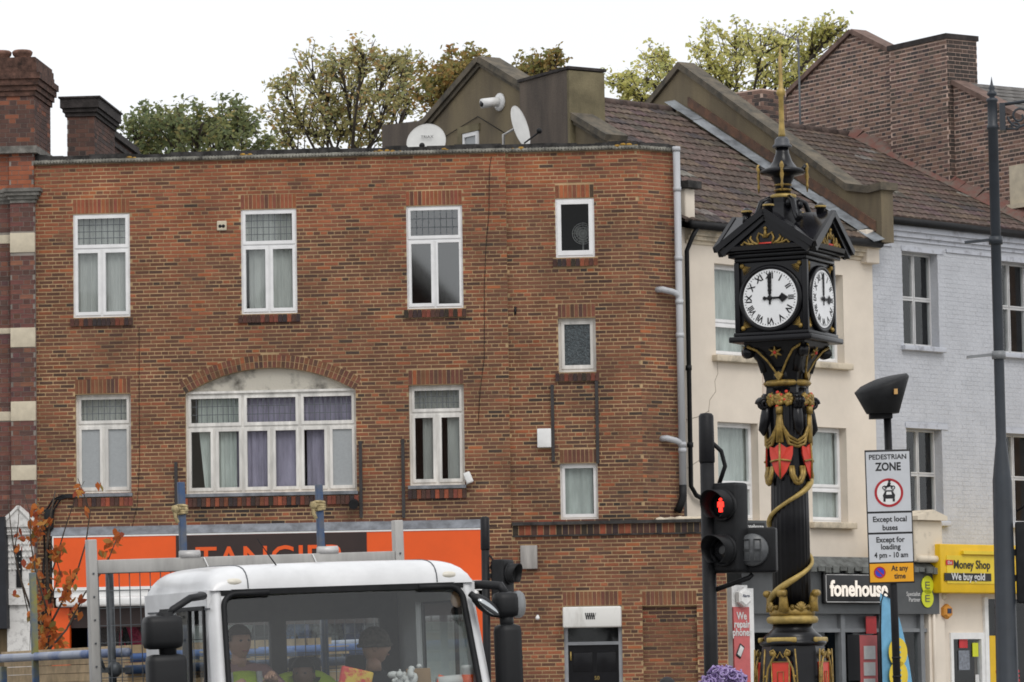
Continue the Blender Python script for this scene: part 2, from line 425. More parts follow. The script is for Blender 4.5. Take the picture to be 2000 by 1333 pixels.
for ring in range(2):
    r0 = AR + .004 + ring*.108; r1 = r0 + .098
    for i in range(nv):
        t = -PHI + (i+.5)*2*PHI/nv
        wv = 2*PHI/nv*r0 - .012
        c = (AXC + (r0+r1)/2*math.sin(t), AZC + (r0+r1)/2*math.cos(t))
        singles.append((c[0]-wv/2, c[0]+wv/2, c[1]-.049, c[1]+.049, -.006, .03, pick(PAL_BRN), None, t))
SOOT = silL[3:] + silR + [(q[0]+.2, q[1]-.2, q[2]+.2, q[3]) for q in silL[:3]]
hl = holesL + solL + silL
for b in courses(XL+.005, XM, ZF+.02, ZT-.004, holes=hl, rowfn=arch_row, ph=2): put(*b[:4], 0, bcol(b[0], b[2]))
for b in courses(XM, XR+.005, ZS+.01, ZT-.004, holes=holesR+solR+silR, ph=2): put(*b[:4], YR, bcol(b[0], b[2]))
for b in courses(-.001, SPL, ZS+.01, ZT-.004, ph=2): put(*b[:4], 0, bcol(XR, b[2]), SPM)
for b in courses(XM+.02, XE-.003, .14, ZS-.19, holes=[DR, BU]+solG, ph=4): put(*b[:4], 0, pick(PAL_BRN) if rng.random() < .8 else pick(PAL_RED))
for b in courses(xs1, XM+.015, .14, ZF+.015, ph=4): put(*b[:4], 0, pick(PAL_BRN))
for b in courses(XL+.005, xs0, .14, ZF+.015, ph=4): put(*b[:4], 0, pick(PAL_BRN))
# string course (soldiers under a weathered ledge) and blocked doorway
soldier(XM+.02, XE-.003, ZS-.185, 0, .15, pal=PAL_SILL, pitch=.1)
blk = MB()
for b in courses(BU[0]+.004, BU[1]-.004, BU[2], BU[3]-.01, ph=1): blk.box(b[0], b[1], -.008, .03, b[2], b[3], T(0,.078,0), pick(PAL_BRN) if b[2] < BU[3]-.28 else pick(PAL_SILL))
bo = blk.build('blocked_doorway', mat('brick'), bld, kind='stuff')
mass.build('brickwork', mat('brick'), wallL, kind='stuff')
rng.shuffle(singles)
for (x0,x1,z0,z1,y,dp,col,M,rot) in singles[:330]:
    q = T((x0+x1)/2, y, (z0+z1)/2)
    if rot is not None: q = q @ RY(rot)
    q = q @ Matrix.Diagonal((x1-x0, dp, z1-z0, 1))
    inst('brick', brick_mesh(tuple(round(c/.02)*.02 if c > .06 else c for c in col)), wallL, q)
extra = MB()
for (x0,x1,z0,z1,y,dp,col,M,rot) in singles[330:]:
    q = T((x0+x1)/2, y, (z0+z1)/2)
    if rot is not None: q = q @ RY(rot)
    extra.box(-(x1-x0)/2, (x1-x0)/2, 0, dp, -(z1-z0)/2, (z1-z0)/2, q, col)
extra.build('trim_bricks', mat('brick'), wallL, kind='stuff')
# ledge, coping with its scalloped tile edge, black parapet above
ld = MB(); ld.box(XM+.02, XE+.02, -.06, .10, ZS-.03, ZS+.02); ld.box(XM+.02, XE, -.045, 0, ZS-.21, ZS-.188)
ld.build('ledge', mat('parapet'), bld)
ml = MB()
for i in range(40):
    u = 1285 + rng.random()*90; p = A.px(u, 1010, .08)
    ml.sphere((p[0], .05+rng.random()*.2, ZS+.02), .03+rng.random()*.05, 6, 4, sc=(1.4,1,.7))
ml.build('moss', mat('cream_dirty'), bld, kind='stuff')
def coping(x0, x1, y, M=None):
    c = MB(); c.box(x0, x1, y-.05, y+.25, ZT+.0, ZT+.045)
    n = int((x1-x0)/.052)
    for i in range(n):
        x = x0 + (i+.5)*(x1-x0)/n
        c.tube([(x, y-.072+rng.uniform(-.006,.004), ZT+.012+rng.uniform(-.004,.004)), (x, y-.02, ZT+.05)], .024, 6)
        c.box(x-.026, x+.026, y-.075, y-.03, ZT+.03, ZT+.058+rng.uniform(-.006,.006))
    return c
def parapet(x0, x1, y, h):
    c = MB(); x = x0
    while x < x1 - .02:
        l = min(.2 + rng.random()*.25, x1 - x); c.box(x, x+l-.004, y-.005, y+.22, ZT+.046, ZT+.046+h+rng.uniform(-.02,.02)); x += l
    return c
coping(XL, XM, 0).build('coping', mat('moss'), bld); coping(XM, XR+.03, YR).build('coping', mat('moss'), bld); coping(.03, SPL, 0).build('coping', mat('moss'), bld, SPM)
parapet(XL, XM, .03, .10).build('parapet', mat('parapet'), bld); parapet(XM, XR, YR+.03, .085).build('parapet', mat('parapet'), bld); parapet(.0, SPL, .04, .085).build('parapet', mat('parapet'), bld, SPM)
lc = MB()
for u, n in ((745,9),(775,4),(862,8),(480,6),(1215,4),(1235,3),(1010,3),(255,3)):
    for i in range(n):
        x = A.px(u + rng.uniform(-12,12), 300)[0]; lc.sphere((x, -.06+rng.random()*.05 + (YR if x > XM else 0), ZT+.045+rng.random()*.03), .018+rng.random()*.02, 6, 4, sc=(1.5,.8,.7))
lc.build('lichen', mat('lichen'), bld, kind='stuff')
# ------------------------------------------------------------------ windows
def folds(mb, x0, x1, z0, z1, y, amp=.014, wl=.09, sag=None):
    n = max(6, int((x1-x0)/.012)); ph = rng.random()*6
    vs = []; fs = []
    for i in range(n+1):
        x = x0 + (x1-x0)*i/n; d = amp*(math.sin(x*2*math.pi/wl+ph) + .5*math.sin(x*2*math.pi/(wl*.43)+ph*2))
        vs += [(x, y+d*.6, z1), (x + (sag(i/n) if sag else 0), y+d, z0)]
    for i in range(n): fs.append((2*i, 2*i+1, 2*i+3, 2*i+2))
    mb.add(vs, fs, smooth=True); return mb
def window(parent, r, y, lights, fm='upvc', fw=.05, M=None, room=True, depth=.07, label=None, gl='glass'):
    """lights: (fx0,fx1,fz0,fz1, dict) as fractions of the opening, z from the bottom"""
    x0, x1, z0, z1 = r; Wd, H = x1-x0, z1-z0
    f = MB(); panes = []
    f.box(x0, x1, y, y+depth, z0, z0+fw*.8); f.box(x0, x1, y, y+depth, z1-fw*.7, z1)
    f.box(x0, x0+fw*.7, y, y+depth, z0+fw*.8, z1-fw*.7); f.box(x1-fw*.7, x1, y, y+depth, z0+fw*.8, z1-fw*.7)
    zs = sorted({l[2] for l in lights} | {l[3] for l in lights}); 
    for zf in zs[1:-1]: f.box(x0+fw*.7, x1-fw*.7, y+.004, y+depth-.004, z0+zf*H-fw*.4, z0+zf*H+fw*.4)
    for l in lights:
        a, b, c, d = x0+l[0]*Wd, x0+l[1]*Wd, z0+l[2]*H, z0+l[3]*H
        e = fw*.35; s = l[4].get('sash', .055)
        a += e if l[0] > 0 else fw*.6; b -= e if l[1] < 1 else fw*.6; c += e if l[2] > 0 else fw*.7; d -= e if l[3] < 1 else fw*.6
        if l[0] > 0: f.box(a-2*e, a, y+.006, y+depth-.006, c, d)
        f.box(a, b, y-.014, y+.05, c, c+s); f.box(a, b, y-.014, y+.05, d-s*.8, d)
        f.box(a, a+s*.8, y-.014, y+.05, c+s, d-s*.8); f.box(b-s*.8, b, y-.014, y+.05, c+s, d-s*.8)
        panes.append((a+s*.75, b-s*.75, c+s*.95, d-s*.75, l[4]))
    wo_ = f.build('window', mat(fm), parent, M, label)
    for a, b, c, d, o in panes:
        if 'solid' in o: MB().box(a, b, y+.014, y+.022, c, d).build('pane', mat(o['solid']), wo_)
        else: MB().add([(a,y+.018,c),(b,y+.018,c),(b,y+.018,d),(a,y+.018,d)], [(0,1,2,3)]).build('pane', MATS[gl], wo_)
        if o.get('lead'):
            nx, nz = o['lead']; lb = MB()
            for i in range(1, nx): x = a+(b-a)*i/nx; lb.box(x-.0055, x+.0055, y+.006, y+.013, c, d)
            for j in range(1, nz): z = c+(d-c)*j/nz; lb.box(a, b, y+.0045, y+.0055, z-.0055, z+.0055)
            lb.build('lead_bars', mat('lead'), wo_)
        for k in ('net', 'net2'):
            if k in o:
                m_, fa, fb = o[k]; cb = folds(MB(), a+(b-a)*fa, a+(b-a)*fb, c-.02, d+.02, y+(.10 if k == 'net' else .13), wl=o.get('wl', .08), sag=o.get('sag'))
                cb.build('curtain', mat(m_), wo_)
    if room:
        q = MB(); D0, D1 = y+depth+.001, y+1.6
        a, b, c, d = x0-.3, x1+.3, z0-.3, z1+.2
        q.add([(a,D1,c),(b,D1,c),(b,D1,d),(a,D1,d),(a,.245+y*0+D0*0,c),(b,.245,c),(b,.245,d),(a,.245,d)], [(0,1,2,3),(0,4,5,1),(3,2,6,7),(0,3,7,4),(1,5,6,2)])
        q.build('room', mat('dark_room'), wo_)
    return wo_
glass('glass', refl=1.6); glass('glass_sky', refl=4.0); glass('glass_clear', refl=1.0); glass('glass_dark', tint=(.6,.62,.62), refl=.45)
TS = lambda tz, up, lo1, lo2, mid=.5: [(0,1,tz,1,up), (0,mid,0,tz,lo1), (mid,1,0,tz,lo2)]
net = lambda m='net', a=-.1, b=1.1, **k: dict(net=(m, a, b), **k)
window(bld, W['u1'], .02, TS(.66, net(lead=(8,4)), net(wl=.14), net(wl=.14)))
window(bld, W['u2'], .02, TS(.655, net(lead=(8,4)), net(a=.12, wl=.16), net(wl=.16)))
window(bld, W['u3'], .03, TS(.67, dict(lead=(8,3), sash=.05), dict(), dict(sash=.04)), gl='glass_sky')
window(bld, W['l1'], .10, TS(.69, net(lead=(8,3), wl=.1, sash=.05), dict(solid='frosted'), dict(solid='frosted')), fm='upvc_dirty', fw=.07)
window(bld, W['l3'], .10, TS(.72, net(lead=(8,3), sash=.05), dict(net=('net', .40, .95), wl=.2), dict(net=('net', .30, 1.1), wl=.3)), fm='upvc_dirty', fw=.07, gl='glass_sky')
T3 = 1/3
wl_ = [(0,T3,.66,1,dict(lead=(9,3), net=('net_green',.12,1.1))), (T3,2*T3,.66,1,dict(lead=(9,3), net=('net_lilac',-.1,1.1))), (2*T3,1,.66,1,dict(lead=(9,3), net=('net_lilac',-.1,1.1))),
       (0,T3/2,0,.66,dict(net=('net_green',.36,1.1), sag=lambda t: .09*(1-t))), (T3/2,T3,0,.66,dict(net=('net_green',-.1,.84), net2=('net_lilac',.6,1.1))),
       (T3,T3*1.5,0,.66,dict(net=('net_lilac',-.1,1.1), wl=.13)), (T3*1.5,T3*2,0,.66,dict(net=('net_lilac',-.1,1.1), wl=.3)),
       (T3*2,T3*2.5,0,.66,dict(net=('net_lilac',.1,1.1), wl=.2)), (T3*2.5,1,0,.66,dict(solid='frosted'))]
window(bld, W['wide'], .10, wl_, fm='upvc_dirty', fw=.06)
# herringbone plaster tympanum
tp = MB(); N = 28
lo = [(AXC-HALF+2*HALF*i/N, wz1+.004) for i in range(N+1)]
hi = [(x, max(wz1+.006, AZC+math.sqrt(max(0, AR**2-(x-AXC)**2))-.002)) for x, _ in lo]
tp.strip(lo, hi, .105, .20)
mat('tympanum', (.60,.57,.50), .95, col2=(.11,.10,.085), scale=2.6, bump=.5, bscale=30, thr=(.28,.48))
tpo = tp.build('tympanum', mat('tympanum'), bld)
hb = MB(); step = .032
for k in range(12):
    xa = AXC-HALF + k*2*HALF/12; sgn = 1 if k % 2 == 0 else -1
    for j in range(-6, 16):
        p = []
        for t in (0, 1):
            x = xa + t*2*HALF/12; z = wz1 + j*step + sgn*(t-.5)*.2 + .06
            p.append((x, z))
        def clip(x): return AZC+math.sqrt(max(0, AR**2-(x-AXC)**2))-.02
        pts = [(p[0][0]+(p[1][0]-p[0][0])*s/6, p[0][1]+(p[1][1]-p[0][1])*s/6) for s in range(7)]
        pts = [q for q in pts if wz1+.02 < q[1] < clip(q[0])]
        if len(pts) > 1: hb.bar((pts[0][0], .101, pts[0][1]), (pts[-1][0], .101, pts[-1][1]), .010, .012)
hb.build('herringbone_laths', mat('tympanum'), tpo)
MB().box(wx0+.003, wx1-.003, .06, .17, wz1-.002, wz1+.035).build('head_rail', mat('upvc_dirty'), bld)
window(bld, S['s1'], YR+.015, [(0,1,0,1,dict(sash=.075))], label='small window showing a dark room', gl='glass_dark')
window(bld, S['s2'], YR+.10, [(0,1,0,1,dict(sash=.06, solid='rain_glass'))], fm='upvc_dirty', fw=.08)
window(bld, S['s3'], YR+.09, [(0,1,0,1,net(m='net_green', b=.95, wl=.25))])
for k in ('l1', 'wide', 'l3'):
    r = W[k]; MB().box(r[0]-.02, r[1]+.02, -.06, .10, r[2]-.055, r[2]-.003).build('sill', mat('lead_flash'), bld)
# fan standing in the dark window and its guard
fx = (S['s1'][0]+S['s1'][1])/2 + .1; fz = S['s1'][2]+.42
fan = thing('desk_fan', 'pale desk fan behind the glass of the topmost small window', 'fan', A.M @ T(fx, YR+.42, 0))
fb = MB(); fb.tube([(0,0,S['s1'][2]-.1),(0,0,fz-.1)], .015, 8); fb.build('stand', mat('white_paint'), fan)
fg = MB()
for r_ in (.06,.1,.14,.17): fg.tube([(r_*math.cos(t*math.pi/12), -.03, fz+r_*math.sin(t*math.pi/12)) for t in range(25)], .006, 5)
for t in range(16): fg.bar((0,-.03,fz), (.17*math.cos(t*math.pi/8),-.03,fz+.17*math.sin(t*math.pi/8)), .005)
fg.build('guard', mat('white_paint'), fan)
bl = MB()
for t in range(3): bl.sphere((.08*math.cos(t*2.094+.5), 0, fz+.08*math.sin(t*2.094+.5)), .075, 8, 6, sc=(1,.12,1))
bl.build('blade', mat('net'), fan)
MB().box(-.3,.3,-.1,.25,S['s1'][2]-.12,S['s1'][2]-.1).build('shelf', mat('dark_room'), fan)
# ------------------------------------------------------------------ fixtures on the walls
mat('strip_dark', (.04,.036,.036), .7, var=.2)
def strip(u, v0, v1, y, w=.05, m='strip_dark', nm='cover_strip'):
    x, za = A.px(u, v1, y); zb = A.px(u, v0, y)[1]
    MB().box(x-w/2, x+w/2, y-.04, y-.008, za, zb).build(nm, mat(m), bld)
strip(345,903,1003,0); strip(706,862,1012,0); strip(789,858,1012,0); strip(1081,752,902,YR); strip(1168,740,906,YR)
def cable(pts, y, r=.008, nm='cable'):
    q = [(*A.px(u, v, y),) for u, v in pts]; MB().tube([(x, y-.012, z) for x, z in q], r, 5).build(nm, mat('black'), bld)
cable([(960,306),(956,330),(955,420),(950,470),(946,560),(946,700),(938,760),(934,830)], 0, .0045)
cable([(272,640),(272,760),(273,900),(268,990),(258,1030)], 0, .004)
cable([(1007,600),(1006,615)], YR, .02)
jb = MB(); p = A.px(97, 1015, 0); jb.bev(p[0]-.07, p[0]+.07, -.11, 0, p[1]-.16, p[1]+.16, .015); jb.build('junction_box', mat('black_plastic'), bld)
for k in range(3):
    d = k*7
    cable([(88+d,1090),(86+d,1030),(92+d,995),(104+d,976),(122+d*.6,968+k*2),(150,966+k*3)], -.02*k, .016)
    cable([(86+d,1090),(84+d,1150),(84+d,1260),(84+d,1400)], -.02*k, .022)
def smallbox(u0, u1, v0, v1, y, dp, nm, m, bevel=.012):
    a, b, c, d = A.rect(u0, u1, v0, v1, y); q = MB(); q.bev(a, b, y-dp, y-.0, c, d, bevel); return q.build(nm, mat(m), bld)
smallbox(1050,1077,838,875, YR, .09, 'alarm_box', 'white_paint')
smallbox(1017,1050,1066,1112, 0, .09, 'vent_cowl', 'vent_grey' if mat('vent_grey', (.36,.34,.32), .8, var=.2, scale=8, streak=True) else '')
v_ = smallbox(424,443,432,451, 0, .03, 'air_vent', 'stone')
vd = MB(); q = A.rect(427,440,437,448,0)
for i in range(2): vd.sphere((q[0]+(q[1]-q[0])*(.25+.5*i), -.03, (q[2]+q[3])/2), .028, 8, 6, sc=(1,.5,1))
vd.build('hole', mat('black'), v_)
fl = MB(); p = A.px(916, 934); fl.bev(-.055,.055,-.16,-.05,-.09,.09,.02, T(p[0],0,p[1]) @ RY(R(-22))); fl.bar((p[0],-.06,p[1]-.05),(p[0]-.04,.01,p[1]-.1),.02); fl.build('floodlight', mat('white_paint'), bld)
fl = MB(); p = A.px(693, 987); fl.lathe([(.075,0),(.08,.10),(.05,.16),(.02,.2)], 14, T(p[0],-.2,p[1]) @ RX(R(-80)) @ RZ(0)); fl.build('spotlight', mat('black_plastic'), bld)
p = A.px(1051, 1205); q = MB(); q.tube([(p[0],0,p[1]),(p[0],-.1,p[1]+.01)], .02, 8); q.sphere((p[0],-.12,p[1]-.02), .035, 8, 6); q.build('tap', mat('white_paint'), bld)
# grey soil pipe with its branches
pu = spf.px(1327, 640, -.12)[0]
def pipept(u, v, y=-.13): x, z = spf.px(u, v, y); return (x, y, z)
sp = MB(); px_, py_ = pu, -.13
z0_ = pipept(1331, 950)[2]; z1_ = pipept(1324, 287)[2]
sp.tube([(px_,py_,z0_),(px_,py_,z1_)], .057, 14)
for v in (292, 370, 505, 590, 655, 868, 880): 
    z = pipept(1325, v)[2]; sp.tube([(px_,py_,z-.035),(px_,py_,z+.035)], .066, 14)
def branch(v0, u0):
    z = pipept(1326, v0)[2]; xw = spf.px(u0, v0-12, -.04)[0]
    sp.tube([(px_,py_,z-.06),(px_-.03,py_,z+.02),(px_-.12,py_,z+.055),(xw,py_+.02,z+.09),(xw-.02,.02,z+.09)], .05, 12)
branch(578, 1288); branch(868, 1297)
so = sp.build('soil_pipe', mat('pipe_grey'), bld, SPM)
sb = MB(); sb.tube([(px_,py_,z0_+.02),(px_,py_,z0_-.16),(px_-.02,py_+.02,z0_-.26),(px_-.06,py_+.08,z0_-.4)], .062, 12); sb.build('pipe_shoe', mat('black_plastic'), so)
# ------------------------------------------------------------------ chimney behind the parapet
def brick_stack(parent, x0, x1, y0, y1, z0, z1, pal, ch=.075, jh=.008, m='mortar_grey', name='chimney', bond='fl', M=None):
    b = MB(); b.box(x0+.004, x1-.004, y0+.004, y1-.004, z0, z1); o = b.build(name, mat(m), parent, M)
    k = MB()
    for r in courses(x0, x1, z0, z1, ch, jh, .008, bond=bond): k.box(r[0], r[1], y0-.002, y0+.05, r[2], r[3], None, pick(pal))
    for r in courses(y0+.055, y1, z0, z1, ch, jh, .008, bond=bond):
        k.box(x1-.05, x1+.002, r[0], r[1], r[2], r[3], None, pick(pal))
    for r in courses(y0+.055, y1, z0, z1, ch, jh, .008, bond=bond):
        k.box(x0-.002, x0+.05, r[0], r[1], r[2], r[3], None, pick(pal))
    k.build('brickwork', mat('brick'), o, kind='stuff'); return o
PAL_CH = [(3,(.115,.062,.048)),(3,(.085,.05,.042)),(2,(.15,.075,.055)),(1,(.055,.04,.036))]
cy = 3.0
cx0, cx1 = A.px(131, 260, cy)[0], A.px(184, 260, cy)[0]; cz1 = A.px(157, 228, cy)[1]
ck = brick_stack(bld, cx0, cx1, cy, cy+1.9, ZT-.2, cz1, PAL_CH)
cb = MB()
for i, (g, h0, h1) in enumerate(((.03,0,.07),(.065,.0705,.14),(.10,.1405,.30),(.125,.3005,.33))): cb.box(cx0-g, cx1+g, cy-g, cy+1.9+g, cz1+h0, cz1+h1)
cb.build('cap', mat('stack_cap', (.05,.042,.04), .95, var=.3, scale=8, bump=.4), ck)
cx2 = A.px(200, 260, cy+2.6)[0]; cx3 = A.px(218, 260, cy+2.6)[0]; cz3 = A.px(228, 262, cy+2.6)[1]
c2 = brick_stack(bld, cx2, cx3, cy+2.6, cy+5, ZT-.2, cz3, PAL_CH)
cb = MB()
for i, (g, h0, h1) in enumerate(((.04,-.2,-.12),(.07,-.05,.02),(.05,.021,.08))): cb.box(cx2-g, cx3+g, cy+2.6-g, cy+5+g, cz3+h0, cz3+h1)
cb.build('cap', mat('stack_cap'), c2)
# ================================================================== neighbouring building with stone bands and tall chimney
nb = thing('banded_building', 'dark red brick building with cream stone bands and a tall chimney with round pots', 'building', A.M @ T(-.55, 0, 0))
OX = .55
def nx(u, v, y=0): x, z = A.px(u, v, y); return x + OX, z
PAL_LB = [(4,(.17,.075,.058)),(3,(.13,.062,.052)),(2,(.19,.08,.058)),(1,(.11,.057,.05)),(.3,(.25,.105,.065))]
PAL_OR = [(4,(.33,.105,.05)),(3,(.27,.09,.05)),(1.3,(.13,.06,.045))]
yp = -.10; yb = .02
xa, xb = nx(21, 650, yp)[0], nx(69, 650, yp)[0]-.005
zc0 = nx(40, 397, yp)[1]; zb0 = nx(30, 1090, yp)[1]
b = MB(); b.box(-2.2, xa, yb+.003, 2.5, 0, zc0); b.box(xa, xb, yp+.003, 2.5, 0, zc0); bw = b.build('wall', mat('mortar_grey'), nb)
k = MB(); bands = [(455,494),(640,679),(784,823),(909,939)]; thin = [(459,477),(641,653),(804,823)]
hp = [(xa-1, xb+1, nx(45,v1,yp)[1], nx(45,v0,yp)[1]) for v0, v1 in bands]; ht = [(-3, xa, nx(10,v1,yb)[1], nx(10,v0,yb)[1]) for v0, v1 in thin]
bl_ = []
for r in courses(xa, xb, zb0, zc0, .078, .009, .009, bond='fl', holes=hp): bl_.append((r, yp))
for r in courses(-2.2, xa-.01, zb0, zc0, .078, .009, .009, bond='fl', holes=ht): bl_.append((r, yb))
def vis(r): return r[0][0] > -.65 and not r[0][4]
bl_.sort(key=lambda r: 0 if vis(r) else 1)
for i, (r, y) in enumerate(bl_):
    c = tuple(round(x/.012)*.012 for x in pick(PAL_LB))
    if i < 240 and vis((r, y)): inst('brick', brick_mesh(c), bw, T((r[0]+r[1])/2, y-.003, (r[2]+r[3])/2) @ Matrix.Diagonal((r[1]-r[0], .05, r[3]-r[2], 1)))
    else: k.box(r[0], r[1], y-.003, y+.05, r[2], r[3], None, c)
k.build('brickwork', mat('brick'), bw, kind='stuff')
for h in hp: MB().bev(xa-.004, xb+.004, yp-.012, yp+.05, h[2]+.004, h[3]-.004, .006).build('stone_band', mat('stone'), nb)
for h in ht: MB().bev(-2.2, xa-.005, yb-.012, yb+.05, h[2]+.004, h[3]-.004, .006).build('stone_band', mat('stone'), nb)
# cornice
cz = nx(40, 369, yp)[1]; H = cz - zc0
cn = MB()
for i, (g, a0, a1) in enumerate(((.02,0,.25),(.05,.2505,.5),(.09,.5005,.75),(.12,.7505,1))):
    cn.box(-2.2, xa-.0+g*.2, yb-g*.8, .5, zc0+H*a0, zc0+H*a1); cn.box(xa-g+.02, xb+g, yp-g, .5, zc0+H*a0+.001, zc0+H*a1-.001)
cn.build('cornice', mat('stone_grey'), nb)
# orange pier, string, stack
zs0 = nx(40, 300, yp)[1]; xq = nx(66, 330, yp)[0]; xp_ = nx(17, 330, yp)[0]
pr = brick_stack(nb, xp_, xq-.01, yp+.02, 1.2, cz+.001, zs0, PAL_OR, m='mortar_grey', name='pier')
brick_stack(nb, -2.2, xp_-.002, yp+.06, 1.2, cz+.001, zs0, PAL_OR, name='pier')
zs1 = nx(40, 286, yp)[1]
MB().box(-2.2, xq+.06, yp-.06, 1.3, zs0+.001, zs1).build('string_course', mat('stone_grey'), nb)
zk = nx(40, 188, yp)[1]; xk = nx(66, 240, yp)[0]
PAL_TC = [(4,(.12,.06,.046)),(3,(.09,.05,.042)),(1.2,(.25,.09,.05))]
stk = brick_stack(nb, -2.2, xk, yp+.02, 1.25, zs1+.001, zk, PAL_TC, name='chimney')
cap = MB(); zz = zk
for g, h in ((.03,.085),(.06,.085),(.09,.1),(.12,.1),(.06,.1),(.05,.1),(.03,.06)):
    cap.box(-2.2, xk+g, yp-g+.02, 1.25+g, zz+.001, zz+h-.001); zz += h
cap.build('cap', mat('brick_cap', (.12,.062,.045), .95, var=.4, scale=7, bump=.4), stk)
for u in (3, 44):
    x, z = nx(u, 140, .35); P = MB(); P.lathe([(.13,zz-.02),(.12,zz+.06),(.16,zz+.11),(.17,zz+.15),(.14,zz+.18),(.10,zz+.18)], 14, T(x,.35,0)); P.build('chimney_pot', mat('pot', (.20,.105,.075), .9, var=.3, scale=8), stk)
# white carved shop pilaster with a pedimented head
pw = MB(); x0, x1 = nx(8, 1050, -.2)[0], nx(68, 1050, -.2)[0]; xm = (x0+x1)/2
def pz(v): return nx(38, v, -.2)[1]
pw.prism([(x0-.05,pz(1030)),(x1+.03,pz(1030)),(x1+.03,pz(1018)),(xm,pz(988)),(x0-.05,pz(1018))], -.30, -.02)
pw.prism([(x0,pz(1045)),(x1-.01,pz(1045)),(x1-.01,pz(1030.5)),(x0,pz(1030.5))], -.26, -.02)
pw.box(x0+.03, x1-.03, -.2, -.02, pz(1150), pz(1045.5)); pw.box(x0-.02, x1-.0, -.24, -.02, pz(1182), pz(1150.5)); pw.box(x0+.04, x1-.02, -.19, -.02, .12, pz(1182.5))
pw.box(x0-.03, x1, -.25, -.02, .12, .5)
for s in (-1, 1): pw.bar((xm+s*(x1-x0)*.47,-.315,pz(1019)), (xm,-.315,pz(990)), .03, .04)
for i in range(7): 
    for j in range(5): pw.sphere((x0+.08+i*.058, -.205, pz(1112)+j*.10), .025, 6, 4)
for i in range(9): pw.sphere((x0+.07+i*.045, -.265, pz(1038)), .02, 6, 4)
pw.build('shop_pilaster', mat('carved', (.66,.65,.63), .8, col2=(.25,.24,.23), scale=9, bump=.2, thr=(.25,.5)), nb)
ps = MB(); ps.box(xm-.05, xm+.04, -.225, -.195, pz(1148), pz(1075)); ps.build('niche', mat('black'), nb)
x = nx(4, 1150, -.4)[0]; aw = MB(); aw.prism([(x-1.4,pz(1228)),(x+.08,pz(1228)),(x+.05,pz(1010)),(x-1.4,pz(1010))], -.42, -.03)
aw.build('shop_canopy', mat('canopy', (.012,.014,.02), .7, var=.2), nb)
MB().box(-2.2, x+.06, -.12, -.02, .12, pz(1229)).build('shop_front', mat('timber_brown', (.16,.11,.05), .6, var=.3, scale=5, streak=True), nb)
# ================================================================== the terrace running away to the right
F0 = at(1335, 1340, 65.0); F0.z = 0
RA = R(45); Rf = Frame(F0, RA); SK = .204          # party walls are skewed to the street
WC, WB = 5.07, 4.75                                # widths of the cream and the blue house
DEP = 5.4
PDIR = -R(45) - math.atan(SK) + 0.0                # direction (towards the street) of a party wall, as an angle
def party(t):                                      # frame lying in the party wall t metres along the street
    o = Rf.M @ Vector((t, 0, 0)); d = (Rf.M.to_3x3() @ Vector((-SK, -1, 0))).normalized()
    return Frame(o, math.atan2(d.y, d.x))
def zat(u, v, y=0): return Rf.px(u, v, y)[1]
ZE = zat(1530, 462)                                # eaves (gutter) height
ZRG = Rf.px(1250, 210, DEP)[1]                     # ridge height
crm = thing('cream_house', 'cream rendered terraced house with tiled roof above a dark phone shop front', 'house', Rf.M)
blu_t = WC
blM = Rf.M @ T(WC, 0, 0)
blu = thing('blue_house', 'pale blue painted brick house with sash windows and tiled roof', 'house', blM)
Bf = Frame(blM.translation, RA)
# ------------------------------------------------------------------ tiles
PAL_TILE = [(4,(.135,.093,.074)),(4,(.108,.077,.064)),(2,(.155,.108,.086)),(1.2,(.08,.063,.058)),(.4,(.21,.19,.17))]
def tile_mesh(col):
    key = ('tile', col)
    if key not in BRICK_ME:
        m = MB(); n = 8; L_ = .40; W_ = .335; vs = []
        for i in range(n+1):
            x = -W_/2 + W_*i/n; h = .022*abs(math.sin(math.pi*i/n*2))**.7
            vs += [(x, 0, h+.012), (x, L_, h-.012), (x, 0, -.016)]
        fs = []
        for i in range(n): a = 3*i; fs += [(a, a+3, a+4, a+1), (a+2, a+5, a+3, a)]
        m.add(vs, fs, col=col); BRICK_ME[key] = m.mesh('roof_tile', MATS['tile'])
    return BRICK_ME[key]
def tiled_slope(parent, x0, x1, ye, ze, yr, zr, name='roof'):
    """front slope from eaves (y=ye,z=ze) to the ridge, tiles laid in courses; x shifts with SK*y"""
    sl = math.hypot(yr-ye, zr-ze); a = math.atan2(zr-ze, yr-ye)
    b = MB(); s = lambda x, y: x + SK*y
    b.add([(s(x0,ye),ye,ze-.02),(s(x1,ye),ye,ze-.02),(s(x1,yr),yr,zr-.02),(s(x0,yr),yr,zr-.02),
           (s(x0,yr+3.9),yr+3.9,ze-.6),(s(x1,yr+3.9),yr+3.9,ze-.6)], [(0,1,2,3),(3,2,5,4)])
    ro = b.build(name, mat('felt', (.05,.042,.038), .95), parent)
    nr = int(sl/.335); nc = int((x1-x0)/.335); gw = (x1-x0)/nc
    for j in range(nr+1):
        t = min(j*.335, sl-.36); y = ye + t*math.cos(a); z = ze + t*math.sin(a)
        for i in range(nc):
            c = tuple(round(q/.015)*.015 for q in pick(PAL_TILE))
            M = T(s(x0+gw*(i+.5), y), y, z+.006+rng.uniform(-.004,.004)+j*.0005) @ Matrix.Shear('XY', 4, (0,0)) @ RX(a+rng.uniform(-.006,.006)) @ RZ(-.0) @ Matrix(((gw/.335*1.0, SK*math.cos(a), 0, 0),(0,1,0,0),(0,0,1,0),(0,0,0,1)))
            inst('roof_tile', tile_mesh(c), ro, M)
    rg = MB(); n = int((x1-x0)/.45)
    for i in range(n):
        xa = s(x0,yr)+(x1-x0)*i/n; rg.tube([(xa,yr,zr+.0),(xa+(x1-x0)/n-.012,yr,zr+.0)], .10+rng.uniform(-.004,.006), 10)
    rg.build('ridge_tiles', mat('ridge', (.10,.07,.06), .95, var=.3, scale=6), ro)
    return ro
